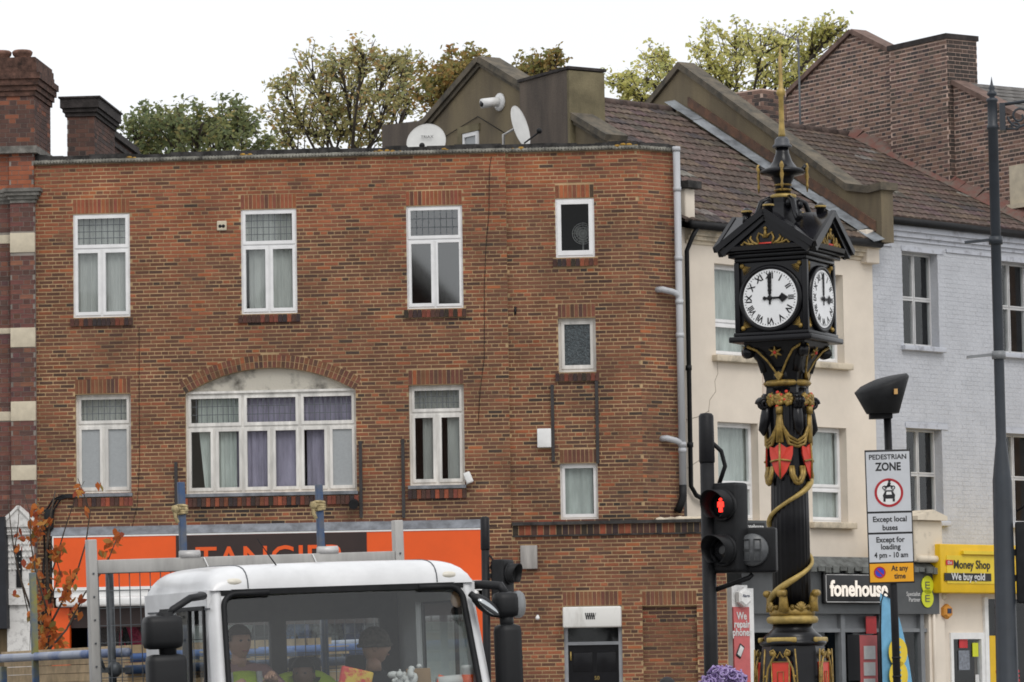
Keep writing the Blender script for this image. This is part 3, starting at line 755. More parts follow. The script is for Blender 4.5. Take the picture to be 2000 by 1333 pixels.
# ------------------------------------------------------------------ cream house
def cr(u0,u1,v0,v1): return Rf.rect(u0,u1,v0,v1)
CW = [cr(1403,1480,515,692), cr(1572,1646,538,713), cr(1403,1482,823,1012), cr(1586,1655,838,1024)]
# line the windows up in storeys
for a, b in ((0,1),(2,3)):
    z0 = (CW[a][2]+CW[b][2])/2; z1 = (CW[a][3]+CW[b][3])/2; CW[a] = (*CW[a][:2], z0, z1); CW[b] = (*CW[b][:2], z0, z1)
for a, b in ((0,2),(1,3)):
    x0 = CW[b][0]; x1 = CW[b][1]; CW[a] = (x0, x1, *CW[a][2:])
SY = -1.15; Rs = Frame(Rf.M @ Vector((0,SY,0)), RA); ZFA = Rs.px(1640, 1094)[1]                              # top of the shop front
cw = MB(); wall_cells(cw, 0, WC-.06, ZFA-.3, ZE-.02, CW, 0, .24)
cwo = cw.build('wall', mat('cream'), crm)
nt_ = lambda sag=None: dict(net=('net_green', -.1, 1.1), wl=.12, sash=.05)
for i, r in enumerate(CW):
    window(crm, r, .16, [(0,1,.36,1,nt_()), (0,1,0,.36,nt_())], fw=.06)
    MB().bev(r[0]-.10, r[1]+.10, -.12, .10, r[2]-.11, r[2]-.002, .015).build('sill', mat('cream_dirty'), crm)
pl = MB(); wm = (CW[0][1]+.1, CW[1][0]-.1); zb_ = CW[2][3]+.35
for x0, x1 in ((CW[0][1]+.14, CW[0][1]+.32), (CW[1][0]-.42, CW[1][0]-.24)): pl.box(x0, x1, -.012, -.001, CW[2][3]+.02, CW[0][2]-.14)
pl.build('plaster_panel', mat('plaster_pink', (.66,.55,.46), .9, var=.05), crm)
ckm = MB()
def crk(pts): ckm.tube([(*[Rf.px(u,v)[0]], -.001, Rf.px(u,v)[1]) for u,v in pts], .005, 4)
crk([(1400,700),(1402,730),(1396,745),(1398,765),(1386,782),(1384,805)]); crk([(1340,820),(1362,815),(1385,803)]); crk([(1342,915),(1365,900),(1372,896)])
ckm.build('crack', mat('crack', (.3,.26,.2), .95), cwo)
cn = MB()
for g, a0, a1 in ((.03,.0,.06),(.08,.061,.13),(.13,.131,.2),(.17,.201,.24)): cn.box(.25, WC-.02, -g, .2, ZE-.28+a0, ZE-.28+a1)
cn.build('cornice', mat('cream_dirty'), crm)
gt = MB(); gt.tube([(.12,-.24,ZE+.0),(WC-.1,-.24,ZE-.0)], .07, 10); gt.build('gutter', mat('black_plastic'), crm)
dp = MB(); xg = Rf.px(1346, 500, -.15)[0]
dp.tube([(xg+.12,-.24,ZE-.04),(xg+.03,-.2,ZE-.2),(xg,-.1,ZE-.42),(xg,-.09,zat(1340,950)),(xg+.12,-.09,zat(1350,968)),(xg+.5,-.09,zat(1385,985))], .04, 10)
for v in (720, 870): dp.tube([(xg,-.09,zat(1342,v)-.04),(xg,-.09,zat(1342,v)+.04)], .052, 10)
dp.build('downpipe', mat('black_plastic'), crm)
tiled_slope(crm, .10, WC-.30, -.20, ZE+.06, DEP, ZRG)
# end corbel by the brick corner
q = MB(); a0, a1, b0, b1 = Rf.rect(1334,1349,370,430); q.bev(a0-.05, a1-.0, -.10, .5, b0, b1, .03); q.build('corbel', mat('cream'), crm)
q = MB(); q.box(a0-.08, a1+.06, -.2, .5, b1+.002, b1+.12); q.build('corbel_cap', mat('parapet'), crm)
# raised parapet between the houses, cream end block, flashing
P1 = party(WC-.12)
def pp(P, pts, y=0): return [P.px(u, v, y) for u, v in pts]
def in_house(P, hM): return hM.inverted() @ P.M
zr1 = ZRG + .55; ze1 = ZE + .50
prof = [(.35,ZE+.02),(.35,ze1+.42),(.10,ze1+.40),(-.55,ze1+.50),(-DEP-.05,zr1+.25),(-DEP-2.2,zr1-1.0),(-DEP-2.2,ZE)]
pq = MB(); pq.prism([(x,z) for x,z in prof][::-1], 0, .26)
po = pq.build('party_parapet', mat('render_brown'), crm, in_house(P1, Rf.M))
cp = MB(); L1 = [(.42,ze1+.42),(.05,ze1+.40),(-.55,ze1+.505),(-DEP-.05,zr1+.255),(-DEP-2.2,zr1-.99)]
for i in range(len(L1)-1):
    (xa_,za_),(xb_,zb2) = L1[i], L1[i+1]; cp.prism([(xa_,za_),(xa_,za_+.13),(xb_,zb2+.13),(xb_,zb2)], -.06, .32)
cp.build('coping', mat('moss2', (.17,.14,.10), .95, col2=(.06,.055,.045), scale=4, bump=.5, bscale=20), po)
fls = MB(); nseg = 14; sl_ = (ZRG - ZE)/(DEP+.2)
for i in range(nseg):
    ya, yb2 = -.45 + (DEP+.55)*i/nseg, -.45 + (DEP+.55)*(i+1)/nseg
    f_ = lambda y, dx, dz: (-y/math.cos(math.atan(SK)), dx, ZE+.06+(y+.2)*sl_+dz)
    w1 = rng.uniform(.0,.02)
    fls.add([f_(ya,-.02,.13+w1),f_(yb2,-.02,.13+w1),f_(yb2,-.26,.075+w1),f_(ya,-.26,.075+w1)], [(0,1,2,3)])
fls.build('lead_flashing', mat('lead_sheen', (.36,.39,.42), .4, metal=.2, var=.3, scale=3), po)
rdb = MB(); rdb.prism([(.2,ZE+.22),(.2,ZE+.40),(-DEP+.2,zr1-.30),(-DEP+.2,zr1-.48)], -.03, -.003); rdb.build('brick_fillet', mat('fillet', (.20,.10,.06), .95, col2=(.07,.05,.04), scale=4, bump=.4), po)
q = MB(); q.bev(WC-.36, WC-.02, -.14, .25, ZE-.33, ZE+.25, .02); q.build('end_block', mat('cream'), crm)
# left gable end seen over the flat roof of the brick building
G0f = party(0.0)
zg = ZRG + .42
gx = lambda u, v: G0f.px(u, v, 0)
apx = gx(940, 122); lft = gx(846, 232); rgt = gx(1190, 275)
slopeL = (apx[1]-lft[1])/(apx[0]-lft[0]); 
gp = MB(); base = ZT-.5 if 'ZT' in globals() else 6
gp.prism([(lft[0]-.0,base),(rgt[0],base),(rgt[0],rgt[1]),(apx[0],apx[1]),(lft[0],lft[1])], 0, .26)
go = gp.build('gable_wall', mat('render_brown'), crm, in_house(G0f, Rf.M))
gc = MB()
for (a_, b_) in ((lft, apx), (apx, rgt)):
    ex = (0,0); d_ = Vector((b_[0]-a_[0], b_[1]-a_[1])).normalized(); nn = Vector((-d_.y, d_.x))
    if a_ is lft: a_ = (a_[0]-d_.x*.5, a_[1]-d_.y*.5)
    gc.prism([(a_[0],a_[1]),(b_[0],b_[1]),(b_[0]+nn.x*.11,b_[1]+nn.y*.11),(a_[0]+nn.x*.11,a_[1]+nn.y*.11)], -.10, .36)
    o0 = .30
    gc.prism([(a_[0]+nn.x*-.0,a_[1]),(b_[0],b_[1]),(b_[0]-nn.x*.07,b_[1]-nn.y*.07),(a_[0]-nn.x*.07,a_[1]-nn.y*.07)], -.05, -.004)
gc.build('coping', mat('moss2'), go)
lw = MB(); p0, p1 = gx(744, 245), gx(850, 235); lw.prism([(p0[0],base),(p1[0]+.4,base),(p1[0]+.4,p1[1]+.0),(p0[0],p0[1])], .02, .5)
lw.build('rear_wall', mat('render_dark'), go)
cA, cB = gx(1026, 158), gx(1118, 137)
st = MB(); st.prism([(cA[0],base),(cB[0],base),(cB[0],cB[1]+.0),(cA[0],cB[1]-.03)], -.12, .62)
st.build('chimney', mat('render_dark'), go)
st = MB(); st.box(cB[0]+.002, cB[0]+.06, -.118, .618, base, cB[1]-.02); st.build('chimney_face', mat('render_olive', (.20,.17,.10), .95, var=.2, scale=2, bump=.3), go)
st = MB(); st.prism([(cA[0]-.03,cB[1]-.03),(cB[0]+.08,cB[1]+.0),(cB[0]+.08,cB[1]+.05),(cA[0]-.03,cB[1]+.02)], -.15, .65); st.build('chimney_cap', mat('stack_cap'), go)
# flue, little window and cable on the gable
fp = gx(975, 205); fu = MB(); fu.tube([(fp[0]+.02,.02,fp[1]+.06),(fp[0]-.02,-.35,fp[1])], .085, 14); fu.lathe([(.16,0),(.16,.03),(.1,.04)], 14, T(fp[0]+.04,0,fp[1]+.04) @ RX(R(90))); fu.build('flue', mat('white_paint'), go)
fi = MB(); fi.tube([(fp[0]-.02,-.352,fp[1]),(fp[0]-.02,-.356,fp[1])], .06, 14); fi.build('flue_mouth', mat('black'), go)
r_ = G0f.rect(905,936,259,300); 
window(crm, (r_[0], r_[1], r_[2]-.3, r_[3]), -.02, [(0,1,0,1,dict(solid='frosted'))], room=False, M=in_house(G0f, Rf.M))
fr = MB(); fr.box(r_[0]-.14, r_[1]+.04, -.035, -.001, r_[3]+.005, r_[3]+.13); fr.box(r_[0]-.14, r_[0]-.01, -.035, -.001, r_[2]-.3, r_[3]+.004); fr.build('window_surround', mat('render_olive'), go)
tw = MB(); tw.tube([(*gx(870,268)[:1],-.02,gx(870,268)[1]),(*gx(935,228)[:1],-.02,gx(935,228)[1]),(*gx(990,262)[:1],-.02,gx(990,262)[1])], .008, 4); tw.build('cable', mat('black'), go)
# ------------------------------------------------------------------ blue house
def br(u0,u1,v0,v1): return Bf.rect(u0,u1,v0,v1)
BWI = [br(1766,1832,491,675), br(1950,2014,515,692), br(1774,1840,836,1014), br(1966,2030,850,1026)]
for a, b in ((0,1),(2,3)):
    z0 = (BWI[a][2]+BWI[b][2])/2; z1 = (BWI[a][3]+BWI[b][3])/2; BWI[a] = (*BWI[a][:2], z0, z1); BWI[b] = (*BWI[b][:2], z0, z1)
for a, b in ((0,2),(1,3)): x0 = (BWI[a][0]+BWI[b][0])/2; wv = .98; BWI[a] = (x0, x0+wv, *BWI[a][2:]); BWI[b] = (x0, x0+wv, *BWI[b][2:])
ZEB = Bf.px(1850, 447)[1]; Bs = Frame(Bf.M @ Vector((0,SY,0)), RA); ZFB = Bs.px(1890, 1062, -.3)[1]
bw = MB(); wall_cells(bw, -.06, WB, ZFB-.3, ZEB-.02, BWI, .03, .24)
bwo = bw.build('wall', mat('blue_wall'), blu)
bk = MB()
for r in courses(-.05, WB, ZFB+.01, ZEB-.03, .0775, .006, .006, bond='fl', holes=BWI):
    y = .03 - .0025 + rng.uniform(-.0015,.0015); bk.add([(r[0],y,r[2]),(r[1],y,r[2]),(r[1],y,r[3]),(r[0],y,r[3]), (r[0],.032,r[2]),(r[1],.032,r[2])], [(0,1,2,3),(4,5,1,0)])
bk.build('brickwork', mat('blue_wall'), bwo, kind='stuff')
for r in BWI:
    window(blu, r, .20, [(0,.5,.51,1,dict(sash=.024)),(.5,1,.51,1,dict(sash=.024)),(0,.5,0,.51,dict(sash=.024)),(.5,1,0,.51,dict(sash=.024))], fm='sash_paint' if mat('sash_paint', (.60,.60,.60), .5, var=.08) else '', fw=.04)
    MB().bev(r[0]-.08, r[1]+.08, -.07, .18, r[2]-.09, r[2]-.002, .012).build('sill', mat('blue_sill', (.48,.50,.55), .8, col2=(.2,.2,.22), scale=6, thr=(.25,.5)), blu)
    MB().box(r[0]-.02, r[1]+.16, .012, .026, r[3]+.004, r[3]+.09).build('lintel', mat('blue_sill'), blu)
cn = MB()
for g, a0, a1 in ((.03,.0,.07),(.07,.071,.16),(.11,.161,.26)): cn.box(-.0, WB, .03-g, .2, ZEB-.30+a0, ZEB-.30+a1)
cn.box(WB*.42, WB*.72, .0, .026, ZEB-.42, ZEB-.36); cn.box(.02, .5, .0, .026, ZEB-.42, ZEB-.36)
cn.build('cornice', mat('blue_sill'), blu)
gt = MB(); gt.tube([(.02,-.13,ZEB+.02),(WB,-.13,ZEB+.02)], .07, 10); gt.build('gutter', mat('black_plastic'), blu)
tiled_slope(blu, .08, WB+.02, -.12, ZEB+.09, DEP, ZRG-.02)
# small brick stump and roof vents on the blue roof
PAL_G = [(4,(.25,.155,.12)),(3,(.20,.125,.10)),(3,(.12,.088,.076)),(2,(.075,.062,.06)),(1,(.31,.19,.145))]
stp = Bf.px(1490, 190, DEP+.3)
brick_stack(blu, stp[0]-.25, stp[0]+.45, DEP+.1, DEP+.9, ZRG-.3, stp[1]+.12, PAL_G, m='mortar_pink', name='stub_chimney')
rv = MB()
def roofpt(u, v):      # point of the front slope seen at this pixel
    o = Bf.Mi @ Vector((0,0,CAMZ)); d = Bf.Mi.to_3x3() @ ray(u, v); s_ = (ZRG-.02-ZEB-.09)/(DEP+.12)
    t = (ZEB+.09 + (o.y+.12)*s_ - o.z)/(d.z - d.y*s_); return o + d*t
for u, v in ((1862,352),(1884,372)):
    p = roofpt(u, v); rv.sphere((p.x, p.y, p.z+.08), .13, 8, 6, sc=(1,1,.9))
rv.build('roof_vent', mat('black_plastic'), blu)
# ------------------------------------------------------------------ taller brick gable beyond
TG = WC + WB + .08
Gf = party(TG)
tall = thing('tall_brick_house', 'tall brown brick gable end with broad chimney rising over the blue house roof', 'house', Gf.M)
g = lambda u, v, y=0: Gf.px(u, v, y)
ap = g(1665, 66); gl_ = g(1530, 197); gr = g(2000, 236); gch0 = g(1752, 100); ZB0 = ZEB - .6
slopeR = (ap[1]-gr[1])/(gr[0]-ap[0]); slopeL = (ap[1]-gl_[1])/(ap[0]-gl_[0])
xe = gl_[0]-2.2; xf = .35
zL = ap[1]-slopeL*(ap[0]-xe); zR = ap[1]-slopeR*(xf-ap[0])
wv = MB(); wv.prism([(xe,0),(xf,0),(xf,zR),(ap[0],ap[1]),(xe,zL)], .004, .3); tw_ = wv.build('wall', mat('mortar_pink'), tall)
def gable_gap(zm):
    a = ap[0]-(ap[1]-zm)/slopeL; b = ap[0]+(ap[1]-zm)/slopeR
    return [(-99, a), (b, 99)]
chx0, chx1 = g(1750, 200)[0], g(1868, 300)[0]-.05
zc1 = g(1845, 66, -.14)[1]
lst = []; km = MB()
for r in courses(xe, xf, ZRG-2.6, ap[1], .0775, .026, .019, bond='fl', rowfn=lambda z: gable_gap(z)+[(chx0, chx1)]): lst.append((r, -.0))
for r in courses(chx0, chx1, ZRG-2.6, zc1-.1, .0775, .026, .019, bond='fl'): lst.append((r, -.14))
lst.sort(key=lambda r: (r[0][4], -r[0][0] if r[0][2] > ZRG-1 else 50))
for i, (r, y) in enumerate(lst):
    c = pick(PAL_G[2:4]) if (r[4] and rng.random() < .8) else pick(PAL_G if rng.random() < .5 else PAL_G[:2] + PAL_G[2:3])
    c = tuple(round(x/.012)*.012 for x in c)
    if i < 290: inst('brick', brick_mesh(c), tw_, T((r[0]+r[1])/2, y-.004, (r[2]+r[3])/2) @ Matrix.Diagonal((r[1]-r[0], .04, r[3]-r[2], 1)))
    else: km.box(r[0], r[1], y-.004, y+.04, r[2], r[3], None, c)
km.build('brickwork', mat('brick'), tw_, kind='stuff')
cs = MB(); cs.box(chx0, chx1, -.135, .6, ZRG-3, zc1-.1); cso = cs.build('chimney', mat('mortar_pink'), tall)
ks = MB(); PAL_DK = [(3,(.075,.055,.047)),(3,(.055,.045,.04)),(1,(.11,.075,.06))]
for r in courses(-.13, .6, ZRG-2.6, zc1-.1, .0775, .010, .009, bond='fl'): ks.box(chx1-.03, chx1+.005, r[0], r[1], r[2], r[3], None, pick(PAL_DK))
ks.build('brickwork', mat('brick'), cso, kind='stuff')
ct = MB(); ct.box(chx0-.03, chx1+.03, -.17, .63, zc1-.099, zc1); ct.build('chimney_cap', mat('stack_cap'), cso)
vg = MB()
def slab(a_, b_, t0, t1, y0, y1):
    d_ = Vector((b_[0]-a_[0], b_[1]-a_[1])).normalized(); nn = Vector((-d_.y, d_.x))
    vg.prism([(a_[0]+nn.x*t0,a_[1]+nn.y*t0),(b_[0]+nn.x*t0,b_[1]+nn.y*t0),(b_[0]+nn.x*t1,b_[1]+nn.y*t1),(a_[0]+nn.x*t1,a_[1]+nn.y*t1)], y0, y1)
def verge_(*a):
    global vg
    vg = MB(); slab(*a); vg.build('verge', mat('verge', (.20,.13,.105), .9, var=.25, scale=5), tall)
verge_((xe,zL), ap, .0, .09, -.07, .3); verge_(ap, (chx0-.002, ap[1]-slopeR*(chx0-ap[0])), .0, .09, -.07, .3); verge_((chx1+.002, ap[1]-slopeR*(chx1-ap[0])), (xf,zR), .0, .09, -.07, .3)

rf = MB(); Lr = 7.0
xq = chx1+.06; zq_ = ap[1]-slopeR*(xq-ap[0])+.03
rf.add([(xf,.05,zR+.07),(xf,Lr,zR+.07),(xq,Lr,zq_),(xq,.05,zq_),(xe,.31,zq_-.5),(xe,Lr,zq_-.5)], [(0,1,2,3),(3,2,5,4)])
rfo = rf.build('roof', mat('slate', (.16,.15,.14), .9, var=.3, scale=5, bump=.3), tall)
n_ = int(math.hypot(xf-ap[0], zR-ap[1])/.24)
for j in range(n_):
    t0 = j/n_; x = xf+(ap[0]-xf)*t0; z = zR+.075+(ap[1]-zR)*t0
    if x < chx1 + .32: continue
    for i in range(19):
        a = math.atan2(ap[1]-zR, xf-ap[0])
        s_ = MB() if ('slate',) not in BRICK_ME else None
        if s_: s_.box(-.30,.0,-.17,.17,-.006,.006); BRICK_ME[('slate',)] = s_.mesh('slate', MATS['slate'])
        inst('slate', BRICK_ME[('slate',)], rfo, T(x, .23+i*.35+(j%2)*.17, z+.012+rng.uniform(0,.006)) @ RY(a - .05))
# rendered side wall edge, window stone far right and cement fillet where the blue roof meets the brick
fi_ = MB(); nseg = 22; s_ = (ZRG-.02-ZEB-.09)/(DEP+.12)
mat('fillet_red', (.17,.075,.06), .95, col2=(.15,.12,.10), scale=3.5, bump=.4, thr=(.4,.6))
for i in range(nseg):
    ya = -.1 + (DEP+.0)*i/nseg; yb2 = -.1 + (DEP)*(i+1)/nseg
    h = rng.uniform(.12,.2)
    f_ = lambda y, yy, dz: (-y/math.cos(math.atan(SK)), yy, ZEB+.09+(y+.12)*s_+dz)
    fi_.add([f_(ya,-.24,.05),f_(yb2,-.24,.05),f_(yb2,-.01,.05+h),f_(ya,-.01,.05+h)], [(0,1,2,3)])
fi_.build('mortar_fillet', mat('fillet_red'), tall)
q = MB(); a_, b_, c_, d_ = Gf.rect(1974,2010,322,398); q.box(a_, b_, -.03, .02, c_, d_); q.box(a_-.06, b_+.05, -.10, .02, c_-.09, c_-.002); q.build('window_stone', mat('stone'), tall)
# ================================================================== shop fronts
mat('orange', (.80,.10,.008), .45, var=.05, scale=1.2)
mat('sign_brown', (.028,.014,.012), .5, var=.1)
mat('shop_dark', (.02,.02,.022), .8, var=.3, scale=2)
mat('alu', (.52,.51,.50), .5, metal=.35, var=.14, scale=4)
mat('grey_front', (.075,.08,.083), .55, var=.12, scale=2)
mat('yellow_sign', (.74,.46,.005), .45, var=.06, scale=3)
mat('black_sign', (.008,.008,.009), .4, var=.1)
mat('blue_flag', (.16,.40,.60), .7, var=.12, scale=4)
mat('yellow', (.75,.55,.03), .5, var=.06)
mat('lime', (.62,.66,.02), .5, var=.06)
mat('poster_red', (.55,.025,.03), .5, var=.1, scale=6)
mat('paper', (.66,.66,.65), .7, var=.08, scale=6)
mat('navy_paint', (.02,.035,.09), .5, var=.2)
# ---- orange fashion shop in the brick building
def ax(u, v, y=0): return A.px(u, v, y)
fx0, fx1 = ax(105,1100,-.12)[0], ax(940,1100,-.12)[0]
fz1 = ax(520,1043,-.12)[1]; fz0 = ax(520,1141,-.12)[1]
sg = MB(); sg.box(fx0, fx1, -.12, -.02, fz0, fz1); so = sg.build('fascia', mat('orange'), bld)
bx0, bx1 = ax(344,1100,-.12)[0], ax(717,1100,-.12)[0]
MB().box(bx0, bx1, -.126, -.1205, fz0+.02, fz1-.004).build('name_panel', mat('sign_brown'), so)
tx = text_mb('TANGIER', .56, .004, bold=.004, sx=1.05); xs = [v[0] for v in tx.v]; zs_ = [v[2] for v in tx.v]
t0, t1 = ax(382,1100,-.13)[0], ax(676,1100,-.13)[0]; sxx = (t1-t0)/(max(xs)-min(xs)); zc_ = ax(520,1066,-.13)[1]-.40
tx2 = MB(); tx2.add([((v[0]-min(xs))*sxx+t0, v[1]-.131, (v[2]-min(zs_))/(max(zs_)-min(zs_))*.40+zc_) for v in tx.v], tx.f); tx2.build('lettering', mat('orange'), so)
tr = MB(); tr.box(fx0-.02, fx1+.0, -.13, -.0, fz1+.001, fz1+.025); tr.box(fx0-.02, fx1, -.14, -.0, fz0-.05, fz0-.001); tr.box(fx0-.022, fx0-.001, -.13, -.0, fz0, fz1); tr.build('trim', mat('white_paint'), so)
fl_ = MB(); fl_.add([(fx0-.05,-.13,fz1+.03),(fx1+.01,-.13,fz1+.03),(fx1+.01,-.004,fz1+.17),(fx0-.05,-.004,fz1+.17),(fx0-.05,-.004,fz1+.03),(fx1+.01,-.004,fz1+.03)], [(0,1,2,3),(0,3,4),(1,5,2)]); fl_.build('lead_flashing', mat('lead_flash'), bld)
aw = MB(); az = ax(300,1172,-.2)[1]; aw.bev(fx0+.05, fx1-.05, -.26, -.02, az-.09, az+.06, .04); aw.box(fx0, fx1, -.1, -.02, az+.065, fz0-.055); aw.build('awning_housing', mat('white_paint'), bld)
shp = MB(); z0_ = .14
shp.add([(fx0,3.2,z0_),(fx1,3.2,z0_),(fx1,3.2,az),(fx0,3.2,az),(fx0,.0,z0_),(fx1,.0,z0_),(fx1,.0,az),(fx0,.0,az)], [(0,1,2,3),(0,4,5,1),(3,2,6,7),(0,3,7,4),(1,5,6,2)])
shp.build('shop_interior', mat('shop_dark'), bld)
jm = MB(); j0, j1 = ax(103,1250)[0], ax(138,1250)[0]; jm.box(j0, j1, -.09, .05, .14, az-.1); jm.build('shop_jamb', mat('orange'), bld); jm = MB(); j2 = ax(925,1250)[0]; jm.box(j2, xs1+.02, -.09, .05, .14, az-.1); jm.build('shop_jamb', mat('orange'), bld)
hd = MB(); hd.box(j1+.002, j2-.002, .0, .06, az-.42, az-.1); hd.build('shop_head', mat('sign_brown'), bld)
pz1 = az-.43; ms = [j1+.3, ax(300,1250)[0], ax(430,1250)[0], ax(600,1250)[0], ax(760,1250)[0], j2-.02]
for i in range(5):
    MB().add([(ms[i]+.03,.033,.5),(ms[i+1]-.03,.033,.5),(ms[i+1]-.03,.033,pz1),(ms[i]+.03,.033,pz1)], [(0,1,2,3)]).build('shop_pane', MATS['glass_clear'], bld)
    MB().box(ms[i]-.03, ms[i]+.03, .0, .07, .14, pz1).build('shop_mullion', mat('navy_paint'), bld)
# back wall panel (pale) with clothes in front
MB().box(fx0+.9, fx1-.2, .85, .9, .9, pz1+.1).build('display_wall', mat('display', (.74,.80,.79), .8, var=.05), bld)
GCOL = [(.03,.03,.035),(.05,.045,.06),(.42,.03,.09),(.10,.03,.04),(.04,.06,.16),(.07,.07,.075),(.30,.32,.33),(.10,.20,.42),(.02,.02,.022),(.14,.05,.05)]
GN = ['black','charcoal','pink','maroon','navy','dark grey','pale grey','bright blue','jet black','brown']
def garment(col):
    m = MB(); pr_ = [(-.05,.0),(-.19,-.05),(-.31,-.50),(-.24,-.54),(-.17,-.22),(-.18,-.72),(.18,-.72),(.17,-.22),(.24,-.54),(.31,-.50),(.19,-.05),(.05,0),(0,-.04)]
    bm = bmesh.new(); vs = [bm.verts.new((x,-.04,z)) for x,z in pr_]; f = bm.faces.new(vs); r = bmesh.ops.extrude_face_region(bm, geom=[f])
    for v in r['geom']:
        if isinstance(v, bmesh.types.BMVert): v.co.y += .09
    bmesh.ops.recalc_face_normals(bm, faces=bm.faces); bmesh.ops.bevel(bm, geom=bm.edges[:], offset=.018, segments=2, affect='EDGES')
    m.bm(bm, None, None, True); return m
gus = [(206,1),(225,0),(250,3),(262,2),(520,5),(552,8),(588,7),(640,6),(690,4),(730,0)]
zr_ = ax(500,1203,.5)[1]
rail = MB(); rail.tube([(j1+.2,.5,zr_),(j2-.2,.5,zr_)], .015, 8); rl = rail.build('clothes_rail', mat('alu'), bld)
for u, ci in gus:
    x = ax(u, 1240, .5)[0]; gm = garment(GCOL[ci])
    gt_ = gm.build('jacket', mat('cloth_%d' % ci, GCOL[ci], .9, var=.3, scale=9)); gt_.matrix_world = A.M @ T(x, .5, zr_-.035) @ RZ(R(rng.uniform(-30,30)))
    tag(gt_, GN[ci] + ' jacket hanging in the orange shop window' + (' beside the pink one' if u == 250 else ' near its left doorway' if u == 225 else ' behind the truck windscreen' if u == 730 else ''), 'jacket')
    hk = MB(); hk.tube([(0,0,-.03),(0,0,.02),(.015,0,.035),(.0,0,.05)], .006, 5); hk.build('hanger_hook', mat('alu'), gt_)
# ---- door of number 50
dx0, dx1, dz0, dz1 = DR
bxs = MB(); r_ = A.rect(1099,1213,1185,1226,-.2); bxs.bev(r_[0], r_[1], -.22, .02, r_[2], r_[3], .025); sbx = bxs.build('shutter_box', mat('shutter', (.70,.69,.66), .5, col2=(.42,.40,.36), scale=5, streak=True, thr=(.2,.45)), bld)
MB().box(dx0+.01, dx1-.01, .04, .10, dz1-.05, dz1-.0).build('door_head', mat('black'), bld)
gf = MB()
for i in range(5): gf.bar((r_[0]+.36+i*.03,-.222,r_[3]-.10), (r_[0]+.38+i*.03,-.222,r_[3]-.20), .018, .006); gf.bar((r_[0]+.37+i*.03,-.222,r_[3]-.19), (r_[0]+.40+i*.03,-.222,r_[3]-.10), .012, .006)
gf.build('graffiti', mat('black'), sbx)
df = MB(); zt_ = ax(1160,1260,.08)[1]
df.box(dx0, dx0+.06, .03, .12, dz0, dz1-.05); df.box(dx1-.06, dx1, .03, .12, dz0, dz1-.05); df.box(dx0+.06, dx1-.06, .035, .115, zt_, zt_+.05); dfo = df.build('door_frame', mat('frame_grey', (.30,.31,.33), .5, var=.1), bld)
MB().add([(dx0+.06,.062,zt_+.05),(dx1-.06,.062,zt_+.05),(dx1-.06,.062,dz1-.05),(dx0+.06,.062,dz1-.05)], [(0,1,2,3)]).build('fanlight', MATS['glass'], dfo)
MB().box(dx0+.06, dx1-.06, .25, .28, zt_-.2, dz1).build('hall_dark', mat('dark_room'), dfo)
dr = MB(); dr.box(dx0+.062, dx1-.062, .07, .115, dz0, zt_-.003); dxo = dr.build('door', mat('black_gloss'), bld)
xm_ = (dx0+dx1)/2
for i in (0,1):
    for z0_, z1_ in ((zt_-.42, zt_-.12), (zt_-1.2, zt_-.7), (zt_-1.85, zt_-1.3)):
        a = dx0+.14+i*.37; MB().bev(a, a+.30, .060, .072, z0_, z1_, .006).build('panel', mat('black_gloss'), dxo)
p = ax(1166,1325,.06); t = text_mb('50', .085, .003); m = MB(); m.add(t.v, t.f, T(p[0], .057, p[1])); m.build('number', mat('gold_pale'), dxo)
MB().tube([(dx0+.10,.05,zt_-.24),(dx0+.10,.05,zt_-.10)], .012, 8).build('handle', mat('gold_pale'), dxo)
# ---- phone shop in the cream house (single storey front projecting from the wall)
keep = set(crm.children) | set(blu.children)
zf1 = ZFA; zf0 = Rs.px(1700, 1200)[1]; 
fs = MB(); fs.box(.0, WC-.08, -.16, -SY-.002, zf0, zf1-.10); fso = fs.build('fascia', mat('grey_front'), crm)
lf = MB(); lf.add([(-.02,-.26,zf1-.14),(WC-.08,-.26,zf1-.14),(WC-.08,-.003,zf1+.05),(-.02,-.003,zf1+.05),(-.02,-.003,zf1-.14),(WC-.08,-.003,zf1-.14)], [(0,1,2,3),(0,3,4),(0,4,5,1)])
for i in range(26): lf.box(.1+i*.185, .1+i*.185+.13+rng.random()*.05, -.27, -.2, zf1-.18-rng.random()*.05, zf1-.12)
lf.build('lead_flashing', mat('lead_old', (.17,.18,.17), .8, col2=(.06,.06,.055), scale=6, bump=.4), crm)
def rpx(u, v, y): return Rs.px(u, v, y)
a, b, c, d = Rs.rect(1607,1738,1120,1180,-.2)
sb_ = MB(); sb_.bev(a, b, -.24, -.161, c, d, .03); sbo = sb_.build('sign_box', mat('black_sign'), crm)
bd = MB()
for z in (c+.03, d-.03): bd.box(a+.04, b-.04, -.246, -.2405, z-.007, z+.007)
for x in (a+.035, b-.035): bd.box(x-.008, x+.008, -.246, -.2405, c+.04, d-.04)
bd.build('border', mat('alu'), sbo)
t = text_mb('fonehouse', .34, .006, bold=.010); xs_ = [v[0] for v in t.v]; w_ = max(xs_)-min(xs_); zz_ = [v[2] for v in t.v]; hh_ = max(zz_)-min(zz_)
tgt = (b-a)*.86; m = MB(); m.add([((v[0]-min(xs_))/w_*tgt+a+(b-a)*.07, v[1]-.252, (v[2]-(max(zz_)+min(zz_))/2)/hh_*.27+(c+d)/2) for v in t.v], t.f)
m.build('lettering', mat('letter_lit', (.92,.84,.74), .5, emit=.22, var=.0), sbo)
